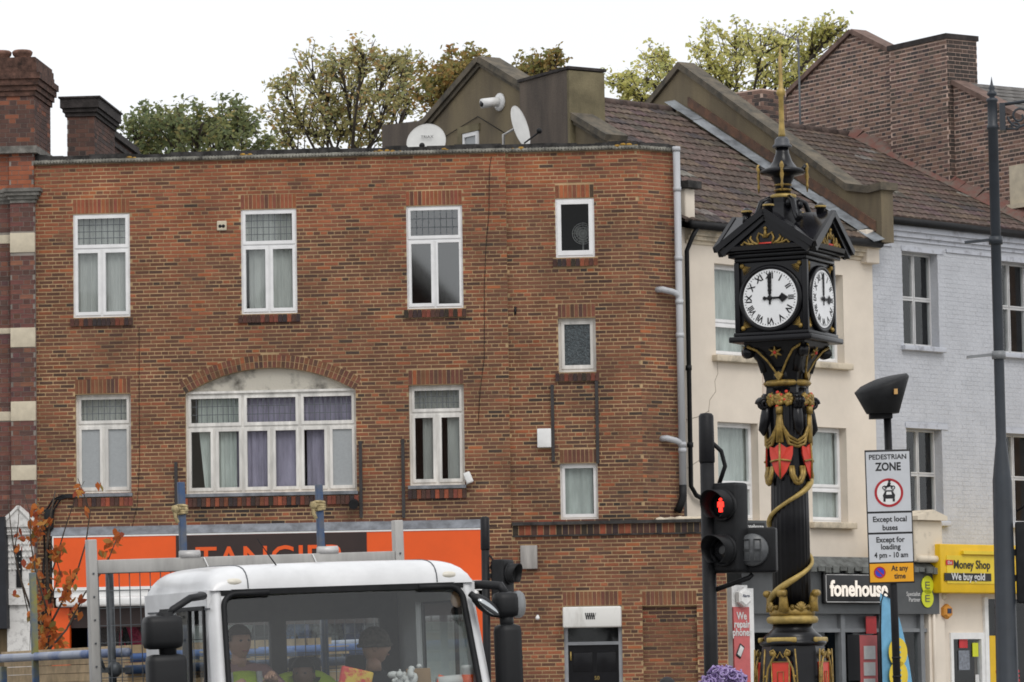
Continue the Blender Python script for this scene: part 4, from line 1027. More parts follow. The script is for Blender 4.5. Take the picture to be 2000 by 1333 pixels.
for v in (1143, 1169):
    x, z = rpx(1812, v, -.18); L = MB(); L.lathe([(.155,0),(.155,.015)], 24, T(x,-.165,z) @ RX(R(90))); lo_ = L.build('logo_disc', mat('lime'), crm)
    e = MB()
    for k in range(3): e.box(x-.045, x+.05, -.186, -.1805, z-.06+k*.05, z-.045+k*.05)
    e.box(x-.065, x-.0455, -.186, -.1805, z-.06, z+.055); e.build('logo_letter', mat('grey_front'), lo_)
for txt, v in (('Specialist',1161),('Partner',1172)):
    x, z = rpx(1798, v, -.17); t = text_mb(txt, .10, .002, align='RIGHT'); m = MB(); m.add(t.v, t.f, T(x,-.164,z)); m.build('lettering', mat('paper'), fso)
# projecting small sign over the signal
p = rpx(1475, 1028, -.6); ps_ = MB(); ps_.box(p[0]-.3, p[0]+.25, -.62, -.56, p[1]-.6, p[1]+.09); pso = ps_.build('hanging_sign', mat('grey_front'), crm)
ps2 = MB(); ps2.box(p[0]-.28, p[0]+.2, -.627, -.6205, p[1]-.07, p[1]+.05); ps2.build('sign_face', mat('black_sign'), pso)
ps3 = MB(); ps3.bar((p[0]-.1,-.56,p[1]-.2),(p[0]-.1,.02,p[1]-.2),.03); ps3.build('bracket', mat('black'), pso)
t = text_mb('fonehouse', .10, .002, bold=.002); m = MB(); m.add(t.v, t.f, T(p[0]-.04,-.630,p[1]-.01)); m.build('lettering', mat('paper'), pso)
# shop window framing
sw = MB(); zt2 = zf0-.0; xr = WC-.08
uu = [1520, 1565, 1645, 1720, 1800]; xs2 = [rpx(u, 1270, -.05)[0] for u in uu]
for x in xs2: sw.box(x-.05, x+.05, -.08, .06, .14, zt2-.002)
sw.box(0.02, xr, -.06, .05, zt2-.22, zt2-.001+.0) if False else None
sw.box(.05, xr-.02, -.07, .055, .14, .55)
sw.box(.05, xr-.02, -.065, .05, zt2-.30, zt2-.24)
sw.box(0,xr,.0,.05,zt2-.24,zt2-.002); swo = sw.build('shop_frame', mat('frame_steel', (.20,.21,.22), .45, var=.1), crm)
for i in range(4): MB().add([(xs2[i]+.05,-.008,.55),(xs2[i+1]-.05,-.008,.55),(xs2[i+1]-.05,-.008,zt2-.30),(xs2[i]+.05,-.008,zt2-.30)], [(0,1,2,3)]).build('shop_pane', MATS['glass_clear'], swo)
it = MB(); it.add([(.1,2.5,.14),(xr,2.5,.14),(xr,2.5,zt2),(.1,2.5,zt2),(.1,.06,.14),(xr,.06,.14),(xr,.06,zt2),(.1,.06,zt2)], [(0,1,2,3),(0,4,5,1),(3,2,6,7),(0,3,7,4),(1,5,6,2)]); it.build('shop_interior', mat('interior_grey', (.10,.105,.11), .9, var=.3, scale=1.5), crm)
def poster(host, Fm, u0, u1, v0, v1, y, m, nm='poster', dp=.01):
    a, b, c, d = Fm.rect(u0, u1, v0, v1, y); return MB().box(a, b, y-dp, y, c, d).build(nm, mat(m), host), (a, b, c, d)
poster(crm, Rs, 1691,1711,1204,1238, -.085, 'poster_red')
po_, q = poster(crm, Rs, 1680,1714,1241,1420, -.085, 'poster_red2' if mat('poster_red2', (.55,.12,.12), .5, var=.1) else '')
for v in (1262,1294,1326): poster(po_, Rs, 1687,1709,v,v+26, -.097, 'paper', 'price_card')
po_, q = poster(crm, Rs, 1655,1679,1240,1330, -.085, 'black_sign', 'window_poster')
# cream right pier with scrolled bracket
xb0 = rpx(1780,1050,-.3)[0]; 
bk_ = MB(); a, b, c, d = Rs.rect(1786,1830,1003,1098,-.2)
bk_.bev(a, WC-.02, -.22, .1, c, d-.12, .03); bk_.prism([(a-.05,d-.12),(WC,d-.12),(WC,d-.05),((a+WC)/2,d+.06),(a-.05,d-.05)], -.32, .1)
bk_.tube([(a+.02,-.24,c+.05),(WC-.04,-.24,c+.05)], .06, 8); bk_.build('bracket', mat('cream_dirty2', (.66,.58,.46), .9, col2=(.32,.28,.22), scale=5, thr=(.2,.45)), crm)
MB().box(WC-.30, WC+.12, -.10, .1, .14, c-.002).build('shop_pier', mat('cream'), crm)
pc = MB(); pc.tube([(WC-.2,-.13,c),(WC-.2,-.12,.3)], .03, 8); pc.build('pipe', mat('cream'), crm)
# alarm boxes
def alarm(host, Fm, u, v, y, m, nm='alarm_box', r=.13):
    x, z = Fm.px(u, v, y); q = MB(); q.lathe([(r,0),(r*1.0,.06),(r*.75,.09)], 6, T(x,y,z) @ RX(R(90)) @ RZ(R(30)), smooth=False); q.box(x-.03,x+.03,y-.02,y+.14,z-.05,z+.05); return q.build(nm, mat(m), host), (x, z)
ao, (x, z) = alarm(blu, Bs, 1846, 1195, -.10, 'alarm_orange' if mat('alarm_orange', (.62,.26,.03), .45, var=.1) else '')
MB().box(x-.05, x+.05, -.20, -.19, z-.03, z+.05).build('badge', mat('navy_paint'), ao)
q = MB(); q.sphere((x-.02,-.05,z+.26), .09, 8, 6); q.build('lamp', mat('stone'), blu)
# red banner board by the brick corner with alarm on top
a, b, c, d = Rs.rect(1433,1464,1186,1420,-.25)
bn = MB(); bn.box(a, b, -.27, -.24, .3, d); bno = bn.build('banner_board', mat('poster_red2'), crm)
t_ = ['We','repair','phones']
for i, s in enumerate(t_):
    x, z = rpx(1443, 1204+i*16, -.28); t = text_mb(s, .165, .002, bold=.004, sx=.95); m = MB(); m.add(t.v, t.f, T((a+b)/2, -.275, z)); m.build('lettering', mat('paper'), bno)
x, z = rpx(1446, 1272, -.28); ph = MB(); ph.bev(-.06,.06,-.012,0,-.11,.11,.01, T(x,-.272,z) @ RY(R(30))); ph.build('phone_picture', mat('black_sign'), bno)
MB().bev(-.045,.045,-.002,.0,-.08,.08,.0005, T(x,-.286,z) @ RY(R(30))).build('phone_screen', mat('paper'), bno)
ao, (x, z) = alarm(crm, Rs, 1449, 1167, -.28, 'white_paint', r=.16)
t = text_mb('Alarm', .07, .002); m = MB(); m.add(t.v, t.f, T(x,-.374,z+.02)); m.build('lettering', mat('navy_paint'), ao)
MB().box(b+.0, b+.14, -.24, -.05, .14, d+.3).build('pilaster', mat('white_paint'), crm)
MB().box(a-.02, b+.14, -.238, -.0, .14, .3).build('plinth', mat('grey_front'), crm)
MB().box(a, b-.002, -.239, -.02, .302, d+.35).build('pilaster_back', mat('white_paint'), crm)
# ---- money shop below the blue house
def bpx(u, v, y=0): return Bs.px(u, v, y)
MB().box(0.16, WB, -.02, .24, .14, ZFB-.002) if False else None
a, b, c, d = Bs.rect(1834,1952,1064,1159,-.30)
ys = MB(); ys.bev(a, WB, -.34, -SY, c, d, .02); yso = ys.build('fascia', mat('yellow_sign'), blu)
yf = MB(); yf.box(a+.15, b-.12, -.352, -.3405, c+.16, d-.19); yf.box(b+.0,b+.03,-.352,-.3405,c+.1,d-.1); yf.bar((a+.55,-.37,d-.14),(b+.4,-.37,d-.14),.06); yf.build('sign_panel', mat('yellow'), yso)
xx, z = bpx(1893, 1104, -.36); t = text_mb('Money Shop', .20, .002, bold=.004); xs_=[v[0] for v in t.v]
tw0, tw1 = bpx(1863,1104,-.36)[0], bpx(1934,1104,-.36)[0]; k_ = (tw1-tw0)/(max(xs_)-min(xs_))
m = MB(); m.add([(v[0]*k_+(tw0+tw1)/2, v[1]-.357, v[2]+z) for v in t.v], t.f); m.build('lettering', mat('black_sign'), yso)
a2, b2, c2, d2 = Bs.rect(1848,1862,1094,1104,-.36); MB().box(a2, b2, -.357, -.3525, c2, d2).build('the_badge', mat('poster_red'), yso)
t = text_mb('the', .09, .002); m = MB(); m.add(t.v, t.f, T((a2+b2)/2,-.36,(c2+d2)/2)); m.build('lettering', mat('paper'), yso)
a2, b2, c2, d2 = Bs.rect(1845,1936,1120,1135,-.36); so2 = MB().box(a2, b2, -.362, -.3525, c2, d2).build('name_strip', mat('black_sign'), yso)
t = text_mb('We buy gold', .17, .002, bold=.003); xs_=[v[0] for v in t.v]; k_ = (b2-a2)*.72/(max(xs_)-min(xs_)); m = MB(); m.add([(v[0]*k_+(a2+b2)/2, v[1]-.367, v[2]+(c2+d2)/2) for v in t.v], t.f); m.build('lettering', mat('paper'), yso)
gw = MB(); xd0, xd1 = bpx(1858,1280)[0], bpx(1924,1280)[0]; zdt = bpx(1890,1236)[1]
wall_cells(gw, .12, WB, .14, ZFB-.003, [(xd0, xd1, 0, zdt), (xd1+.12, WB-.2, .6, bpx(1950,1170)[1])], .035, .2); gw.build('ground_wall', mat('cream'), blu)
dfm = MB(); dfm.box(xd0, xd0+.07, .0, .1, .14, zdt); dfm.box(xd1-.09, xd1, .0, .1, .14, zdt); dfm.box(xd0+.07, xd1-.09, .0, .1, zdt-.11, zdt); dfm.box(xd1+.0, xd1+.10, -.02, .1, .14, ZFB-.9); dfo = dfm.build('door_frame', mat('white_paint'), blu)
MB().add([(xd0+.07,.052,.14),(xd1-.09,.052,.14),(xd1-.09,.052,zdt-.11),(xd0+.07,.052,zdt-.11)], [(0,1,2,3)]).build('door_pane', MATS['glass_clear'], dfo)
dk = MB(); dk.add([(.2,2,.14),(WB,2,.14),(WB,2,ZFB-.1),(.2,2,ZFB-.1),(.2,.24,.14),(WB,.24,.14),(WB,.24,ZFB-.1),(.2,.24,ZFB-.1)], [(0,1,2,3),(0,4,5,1),(3,2,6,7),(0,3,7,4),(1,5,6,2)]); dk.build('shop_interior', mat('shop_dark'), blu)
MB().add([(xd1+.12,.092,.6),(WB-.2,.092,.6),(WB-.2,.092,bpx(1950,1170)[1]),(xd1+.12,.092,bpx(1950,1170)[1])], [(0,1,2,3)]).build('shop_pane', MATS['glass_clear'], blu)
poster(blu, Bs, 1873,1889,1248,1266, .045, 'poster_red'); poster(blu, Bs, 1872,1893,1271,1309, .045, 'notice' if mat('notice', (.22,.24,.28), .6, var=.2, scale=20) else ''); poster(blu, Bs, 1899,1910,1256,1283, .045, 'lime'); poster(blu, Bs, 1905,1912,1318,1345, .045, 'paper')
poster(blu, Bs, 1934,1985,1242,1420, .06, 'yellow_sign'); po_, q = poster(blu, Bs, 1946,1965,1270,1305, .048, 'poster_red')
x, z = bpx(1958, 1322, .04); t = text_mb('TRADE', .26, .002, bold=.01, sx=.8, align='LEFT'); m = MB(); m.add(t.v, t.f, T(bpx(1946,1322,.04)[0], .045, z)); m.build('lettering', mat('poster_red'), po_)
MB().box(WB-.05, WB, .04, -SY, .14, ZFB-.4).build('side_wall', mat('cream'), blu)
for o_ in (set(crm.children) | set(blu.children)) - keep: o_.matrix_basis = T(0, SY, 0) @ o_.matrix_basis
# ---- feather flag on its pole
fp = Rf.M @ Vector((rpx(1722,1300,-.6)[0], -.6+SY, .12))
fg_ = thing('feather_flag', 'light blue feather flag with yellow discs standing outside the phone shop', 'flag', T(*fp) @ RZ(RA))
zt3 = rpx(1722,1158,-.6)[1]-.12; zb3 = .55
n = 24; vs = []; fs2 = []
for i in range(n+1):
    t = i/n; z = zb3+(zt3-zb3)*t; w_ = .74*math.sqrt(max(0, 1-max(0,(t-.25)/.75)**2.6))+.02
    for k in range(7):
        s = k/6; vs.append((s*w_, .05*math.sin(s*4+t*5)*s, z))
for i in range(n):
    for k in range(6): a0 = i*7+k; fs2.append((a0, a0+1, a0+8, a0+7))
m = MB(); m.add(vs, fs2, smooth=True); fl2 = m.build('cloth', mat('blue_flag'), fg_)
for zc_, r_ in ((zt3-.98,.24),(zt3-1.36,.24),(zt3-2.1,.24)):
    d_ = MB(); d_.lathe([(r_,0),(r_,.004)], 24, T(.36,-.055,zc_) @ RX(R(90))); lo_ = d_.build('logo_disc', mat('yellow'), fg_)
    e = MB(); 
    for k in range(3): e.box(.30,.42,-.068,-.0605,zc_-.10+k*.085,zc_-.07+k*.085)
    e.build('logo_letter', mat('blue_flag'), lo_)
m = MB(); m.tube([(-.01,0,0),(-.01,0,zt3*.8),(0.02,0,zt3*.95),(.12,0,zt3+.03),(.25,0,zt3-.06)], .014, 8); m.build('pole', mat('black'), fg_)
m = MB(); m.box(-.25,.25,-.2,.2,0,.05); m.build('base_plate', mat('black'), fg_)
# ================================================================== cast iron clock tower
CD = 50.0
cb_ = at(1541, 900, CD)
CA = R(-26)
clk = thing('clock_tower', 'ornate black cast iron clock tower with gold trim and white dials', 'clock tower', T(cb_.x, CD, 0) @ RZ(CA))
def cz_(v): return at(1541 + (v-900)*.02, v, CD).z
BK, GD = mat('black_gloss'), mat('gold')
def part(mb, nm, m, par=None, M=None): return mb.build(nm, m, par or clk, M)
# pedestal: octagonal, flaring to the ground
pd = MB(); z = cz_(1262)
pd.lathe([(.62,.12),(.62,.35),(.55,.42),(.52,.9),(.50,1.25),(.44,1.6),(.40,z-.1),(.385,z)], 8, RZ(R(22.5)), smooth=False)
ped = part(pd, 'pedestal', BK)
pm = MB(); pm.lathe([(.385,z),(.42,z+.02),(.42,z+.05),(.36,z+.07),(.37,z+.11),(.30,z+.17),(.25,z+.22),(.245,cz_(1217))], 24); part(pm, 'pedestal_moulding', BK)
for k in range(4):
    a = k*math.pi/2; Q = RZ(a)
    g = MB(); g.bev(-.20,.20,-.395,-.35,z+.04,z+.105,.02, Q); part(g, 'gold_band', mat('gold_pale'))
    s = MB(); zz = z-.40; s.prism([(-.115,zz-.28),(.0,zz-.36),(.115,zz-.28),(.125,zz+.20),(-.125,zz+.20)], -.430, -.36, Q); sh = part(s, 'shield', mat('red_paint'), ped)
    g = MB()
    def q(x, z_): return Q @ Vector((x, -.436, z_))
    for sgn in (-1, 1):
        g.tube([q(sgn*.145,zz-.30), q(sgn*.19,zz-.05), q(sgn*.165,zz+.12), q(sgn*.10,zz+.24), q(sgn*.06,zz+.30), q(sgn*.09,zz+.35), q(sgn*.13,zz+.33), q(sgn*.12,zz+.28)], .014, 6)
        g.tube([q(sgn*.24,zz-.32), q(sgn*.22,zz+.1), q(sgn*.20,zz+.36)], .010, 6); g.sphere(q(sgn*.10,zz+.30), .03, 8, 6)
        for j in range(4): g.sphere(q(sgn*(.17+.01*j), zz-.28+j*.1), .018, 6, 5)
    g.tube([q(-.1,zz+.22), q(-.08,zz+.29), q(-.04,zz+.25), q(0,zz+.32), q(.04,zz+.25), q(.08,zz+.29), q(.1,zz+.22)], .012, 6)
    for p in ((-.11,zz-.27),): g.tube([q(-.12,zz+.2), q(-.11,zz-.27), q(0,zz-.35), q(.11,zz-.27), q(.12,zz+.2), q(-.12,zz+.2)], .008, 5)
    g.tube([q(-.04,zz-.06), q(-.04,zz+.08), q(.04,zz+.08), q(.04,zz-.06), q(0,zz-.1), q(-.04,zz-.06)], .005, 5)
    part(g, 'gold_scrollwork', GD, ped)
# gold torus and crown collar
g = MB(); zt = cz_(1210); g.lathe([(.25,zt-.06),(.31,zt-.045),(.325,zt-.005),(.31,zt+.03),(.26,zt+.045),(.25,zt+.05)], 28); part(g, 'gold_ring', mat('gold_pale'))
g = MB(); z0 = zt+.045; g.lathe([(.275,z0),(.285,z0+.03),(.28,z0+.10),(.27,z0+.10),(.262,z0+.02)], 28)
for k in range(8):
    a = k*math.pi/4; Q = RZ(a); big = k % 2 == 0
    if big:
        g.tube([Q @ Vector((0,-.275,z0+.05)), Q @ Vector((0,-.285,z0+.18)), Q @ Vector((0,-.30,z0+.26)), Q @ Vector((0,-.33,z0+.29))], [.075,.055,.05,.03], 10)
        g.tube([Q @ Vector((-.055,-.325,z0+.275)), Q @ Vector((.055,-.325,z0+.275))], .045, 10)
    else:
        for j in range(-3, 4): g.tube([Q @ Vector((0,-.28,z0+.06)), Q @ Vector((j*.028,-.285,z0+.10+.07*math.cos(j*.45)))], [.022,.012], 6)
    for s in (-1, 1): 
        t = a + s*math.pi/8; g.sphere(RZ(t) @ Vector((0,-.28,z0+.1)), .035, 8, 6)
part(g, 'crown_collar', GD)
# fluted shaft
zs0, zs1 = cz_(1200), cz_(760)
g = MB(); nst = 16; g.lathe([(.24,zs0),(.238,cz_(1000)),(.232,cz_(945)),(.25,cz_(870)),(.255,cz_(800)),(.245,zs1)], 96, None, None, 24, .045); part(g, 'shaft', BK)
# spiral ribbon
g = MB(); pts = []; za, zb = cz_(1180), cz_(938); turns = 1.55; n = 70
for i in range(n+1):
    t = i/n; a = math.atan2(-1,0) + R(118) - turns*2*math.pi*(1-t) - CA*0; zz = za+(zb-za)*t
    pts.append((.262*math.cos(a), .262*math.sin(a), zz))
g.tube(pts, [.034+.010*math.sin(i*.2) for i in range(n+1)], 8); part(g, 'gold_spiral', mat('gold_pale'))
# capital: shields, swags, wreaths, volutes
for k in range(4):
    Q = RZ(k*math.pi/2)
    z0, z1 = cz_(938), cz_(868); zm = (z0+z1)/2; n = 7; out = []
    prof = [(0,z0),(.07,z0+.09),(.125,z0+.22),(.15,z1-.14),(.155,z1-.03),(.08,z1-.06),(0,z1)]
    poly = [(-x, z) for x, z in prof[1:-1]][::-1]; poly = [(0,z0)] + prof[1:-1] + [(0,z1)] + poly
    def curved(mb, poly, r0, r1):
        m = len(poly); vs = []
        for r in (r0, r1):
            for x, z in poly: a = x/.27; vs.append(Q @ Vector((r*math.sin(a), -r*math.cos(a), z)))
        cz0 = Q @ Vector((0,-r0-.012,zm)); vs.append(cz0)
        fs = [(i, (i+1) % m, 2*m) for i in range(m)] + [((i+1) % m, i, m+i, m+(i+1) % m) for i in range(m)]
        mb.add(vs, fs)
    s = MB(); curved(s, poly, .292, .24); sh = part(s, 'shield', mat('red_paint'))
    s = MB(); curved(s, [(x*1.14, zm+(z-zm)*1.10) for x, z in poly], .276, .235); part(s, 'shield_rim', BK)
    g = MB(); g.tube([Q @ Vector((0,-.302,z0+.01)), Q @ Vector((0,-.310,zm)), Q @ Vector((0,-.298,z1))], .013, 6)
    g.tube([Q @ Vector((.30*math.sin(a), -.304*math.cos(a), zm+.02-.05*abs(a)**1.2)) for a in [x*.08 for x in range(-6,7)]], .013, 6); part(g, 'gold_cross', GD, sh)
    # tassel and swags between the shields
    g = MB(); zt1 = cz_(806); zt2 = cz_(862)
    def sw(a, z, r=.285): return Q @ Vector((r*math.sin(a), -r*math.cos(a), z))
    for off in (-.05, 0, .05):
        for s_ in (-1, 1):
            g.tube([sw(s_*(.02+abs(off)*.3), zt1+.02), sw(s_*.12, zt1-.18), sw(s_*(.40), zt2-.0+off), sw(s_*.785, zt2-.05+off*.7)], .020, 6)
    for a in (-.12, 0, .12): g.tube([sw(0, zt1+.03, .29), sw(a*.5, zt1-.2, .295), sw(a, zt2-.03, .29)], [.02,.025,.018], 6)
    g.tube([sw(0, zt1-.03, .29), sw(0, zt1+.06, .29)], .045, 8); part(g, 'gold_swag', GD)
    # wreath of gold leaves and red berries
    g = MB(); zw = cz_(783)
    for c in (-.40, 0, .40):
        for j in range(7):
            t = j*2*math.pi/7; p = sw(c+.13*math.cos(t), zw+.05*math.sin(t), .30); g.sphere(p, .032, 6, 5, sc=(1.2,.7,1.1))
        for j in range(6): t = j*2*math.pi/6+.3; g.tube([sw(c, zw, .31), sw(c+.3*math.cos(t), zw+.095*math.sin(t), .29)], [.025,.006], 5)
    part(g, 'gold_wreath', GD)
    g = MB()
    for j in range(9): g.sphere(sw(-.5+rng.random()*1.0, zw+rng.uniform(-.1,.1), .305), .022, 6, 5)
    part(g, 'red_berries', mat('red_paint'))['kind'] = 'stuff'
    # volute on the diagonal, with its drooping leaf
    D = RZ(k*math.pi/2 + math.pi/4); g = MB(); zv = cz_(790)
    pts = [D @ Vector((0, -.33-.075*math.cos(t*.5)*(1-t*.035), zv+.075*math.sin(t*.5)*(1-t*.035))) for t in range(0, 22)]
    for dx in (-.04, 0, .04): g.tube([p + (D.to_3x3() @ Vector((dx,0,0))) for p in pts], .026, 6)
    g.tube([D @ Vector((0,-.27,zv+.02)), D @ Vector((0,-.30,zv-.16)), D @ Vector((0,-.345,zv-.33)), D @ Vector((0,-.33,zv-.40))], [.06,.075,.06,.015], 8)
    g.tube([D @ Vector((0,-.22,zv+.07)), D @ Vector((0,-.33,zv+.07))], .06, 8); part(g, 'volute', BK)
    # lower gold scroll between the shields
    g = MB(); zl = cz_(933)
    for s_ in (-1, 1):
        for o in (0, .03): g.tube([D @ Vector((s_*(.09-o), -.25, zl+.13)), D @ Vector((s_*(.085-o), -.275, zl+.02)), D @ Vector((s_*(.04-o*.5), -.28, zl-.07+o)), D @ Vector((0, -.275, zl-.09+o))], .026, 6)
    part(g, 'gold_scroll', GD)
# gold ring and bell under the clock
zr = cz_(750); g = MB(); g.lathe([(.24,zr-.04),(.285,zr-.03),(.305,zr),(.285,zr+.03),(.24,zr+.04)], 28); part(g, 'gold_ring', GD)
g = MB(); zb2 = cz_(672); g.lathe([(.225,zr-.14),(.22,zr-.06),(.235,zr+.03),(.255,zr+.12),(.29,zr+.25),(.36,zr+.37),(.43,zb2-.06),(.45,zb2)], 4, RZ(R(45)) @ Matrix.Diagonal((1.3,1.3,1,1)), smooth=False)
g.lathe([(.2,zr-.16),(.22,zr-.1),(.245,zr+.06),(.26,zr+.2)], 20); part(g, 'bell_bracket', BK)
for k in range(4):
    Q = RZ(k*math.pi/2); D = RZ(k*math.pi/2 + math.pi/4)
    g = MB(); zc = cz_(689)
    g.tube([D @ Vector((-.05,-.52,zc-.01)), D @ Vector((.05,-.52,zc-.01))], .075, 12); g.tube([D @ Vector((0,-.30,zc-.25)), D @ Vector((0,-.36,zc-.08)), D @ Vector((0,-.48,zc+.04)), D @ Vector((0,-.55,zc+.05))], .055, 8); part(g, 'corner_scroll', BK)
    g = MB()
    def fp(x, z): 
        t = (z-zr)/(zb2-zr); r = .235+.22*max(0,t)**1.7; return Q @ Vector((x, -r*.935-.03, z))
    for s_ in (-1, 1): g.tube([fp(0,zr+.05), fp(s_*.05,zr+.14), fp(s_*.13,zr+.27), fp(s_*.24,zr+.40), fp(s_*.36,zr+.455)], [.028,.014,.014,.015,.022], 6)
    g.prism([(0,zr+.02),(.06,zr+.10),(0,zr+.14),(-.06,zr+.10)], -.292, -.26, Q)
    for j in range(6): t = j*math.pi/3+.5; g.tube([fp(0,zr+.37), fp(.09*math.cos(t),zr+.37+.075*math.sin(t))], [.03,.006], 5)
    part(g, 'gold_bracket_trim', GD)
    g = MB(); g.sphere(fp(0,zr+.37)+(Q.to_3x3() @ Vector((0,-.02,0))), .025, 6, 5); part(g, 'red_boss', mat('red_paint'))
# clock case
HW = .455; z0, z1 = cz_(656), cz_(516)
g = MB(); g.bev(-HW-.10, HW+.10, -HW-.10, HW+.10, zb2, z0-.03, .02); g.bev(-HW-.05, HW+.05, -HW-.05, HW+.05, z0-.029, z0+.02, .012); part(g, 'case_base', BK)
g = MB(); g.bev(-HW, HW, -HW, HW, z0+.018, z1, .015)
for sx in (-1,1):
    for sy in (-1,1): g.bev(sx*HW-.035, sx*HW+.035, sy*HW-.035, sy*HW+.035, z0+.02, z1, .012)
case = part(g, 'clock_case', BK)
g = MB(); g.bev(-HW-.03,HW+.03,-HW-.03,HW+.03,z1+.001,z1+.05,.01); g.bev(-HW-.09,HW+.09,-HW-.09,HW+.09,z1+.051,z1+.10,.015); g.bev(-HW-.13,HW+.13,-HW-.13,HW+.13,z1+.101,z1+.13,.01); part(g, 'cornice', BK)
zc = cz_(589); DRr = .362
NUM = ['XII','I','II','III','IV','V','VI','VII','VIII','IX','X','XI']
tick = MB(); num_me = []
for i, s in enumerate(NUM):
    t = text_mb(s, .105, .001, bold=.0030, sx=.80 if len(s) > 2 else 1.0); a = i*math.pi/6
    q_ = MB(); q_.add(t.v, t.f, RY(a) @ T(0, 0, DRr*.77)); num_me.append(q_.mesh('numeral', mat('black')))
for i in range(60):
    a = i*math.pi/30; tick.box(-.004,.004,-.001,.001,DRr*.90,DRr*.95, RY(a))
tk_me = tick.mesh('minute_marks', mat('black'))
dm = MB(); dm.lathe([(DRr,0),(DRr,.02)], 48, RX(R(90))); dial_me = dm.mesh('dial', mat('dial'))
bz = MB(); bz.lathe([(DRr+.065,-.02),(DRr+.06,.035),(DRr+.03,.05),(DRr+.0,.03),(DRr-.002,.0)], 48, RX(R(90))); bz_me = bz.mesh('bezel', BK)
hd = MB()
hd.box(-.012,.012,-.004,0,-.08,.06); hd.prism([(-.020,.05),(.020,.05),(.026,.27),(.0,.33),(-.026,.27)], -.004, 0)    # minute hand, up
for j in range(4): hd.sphere((0,-.002,.10+j*.055), .028, 8, 6, sc=(1,.15,.8))
hh = MB(); hh.box(-.07,.15,-.010,-.006,-.013,.013); hh.prism([(.13,-.02),(.165,-.06),(.25,0),(.165,.06),(.13,.02)], -.010, -.006); hh.sphere((-.07,-.008,0), .025, 8, 6, sc=(1,.15,1)); hh.sphere((0,-.008,0), .035, 10, 6, sc=(1,.3,1))
hd_me = hd.mesh('minute_hand', mat('black')); hh_me = hh.mesh('hour_hand', mat('black'))
for k in range(4):
    Q = RZ(k*math.pi/2) @ T(0, -HW-.035, zc)
    inst('bezel', bz_me, clk, Q @ T(0,.02,0)); d = inst('dial', dial_me, clk, Q)
    [inst('numeral', q_, d, T(0,-.0225,0)) for q_ in num_me]; inst('minute_marks', tk_me, d, T(0,-.0215,0))['kind'] = 'stuff'; inst('minute_hand', hd_me, d, T(0,-.028,0)); inst('hour_hand', hh_me, d, T(0,-.026,0) @ RY(R(0)))
    Q = RZ(k*math.pi/2); g = MB()
    for sx in (-1,1):
        for sz, zq in ((1, z1-.05), (-1, z0+.075)):
            g = MB(); p0 = Vector((sx*.385,-HW-.012,zq)); g.sphere(Q @ p0, .032, 6, 5)
            for j in range(7):
                a = math.atan2(-sz, -sx) + (j-3)*.2; g.tube([Q @ p0, Q @ (p0+Vector((math.cos(a)*.115,.006,math.sin(a)*.115)))], [.007,.003], 4)
            part(g, 'corner_rays', GD, case)
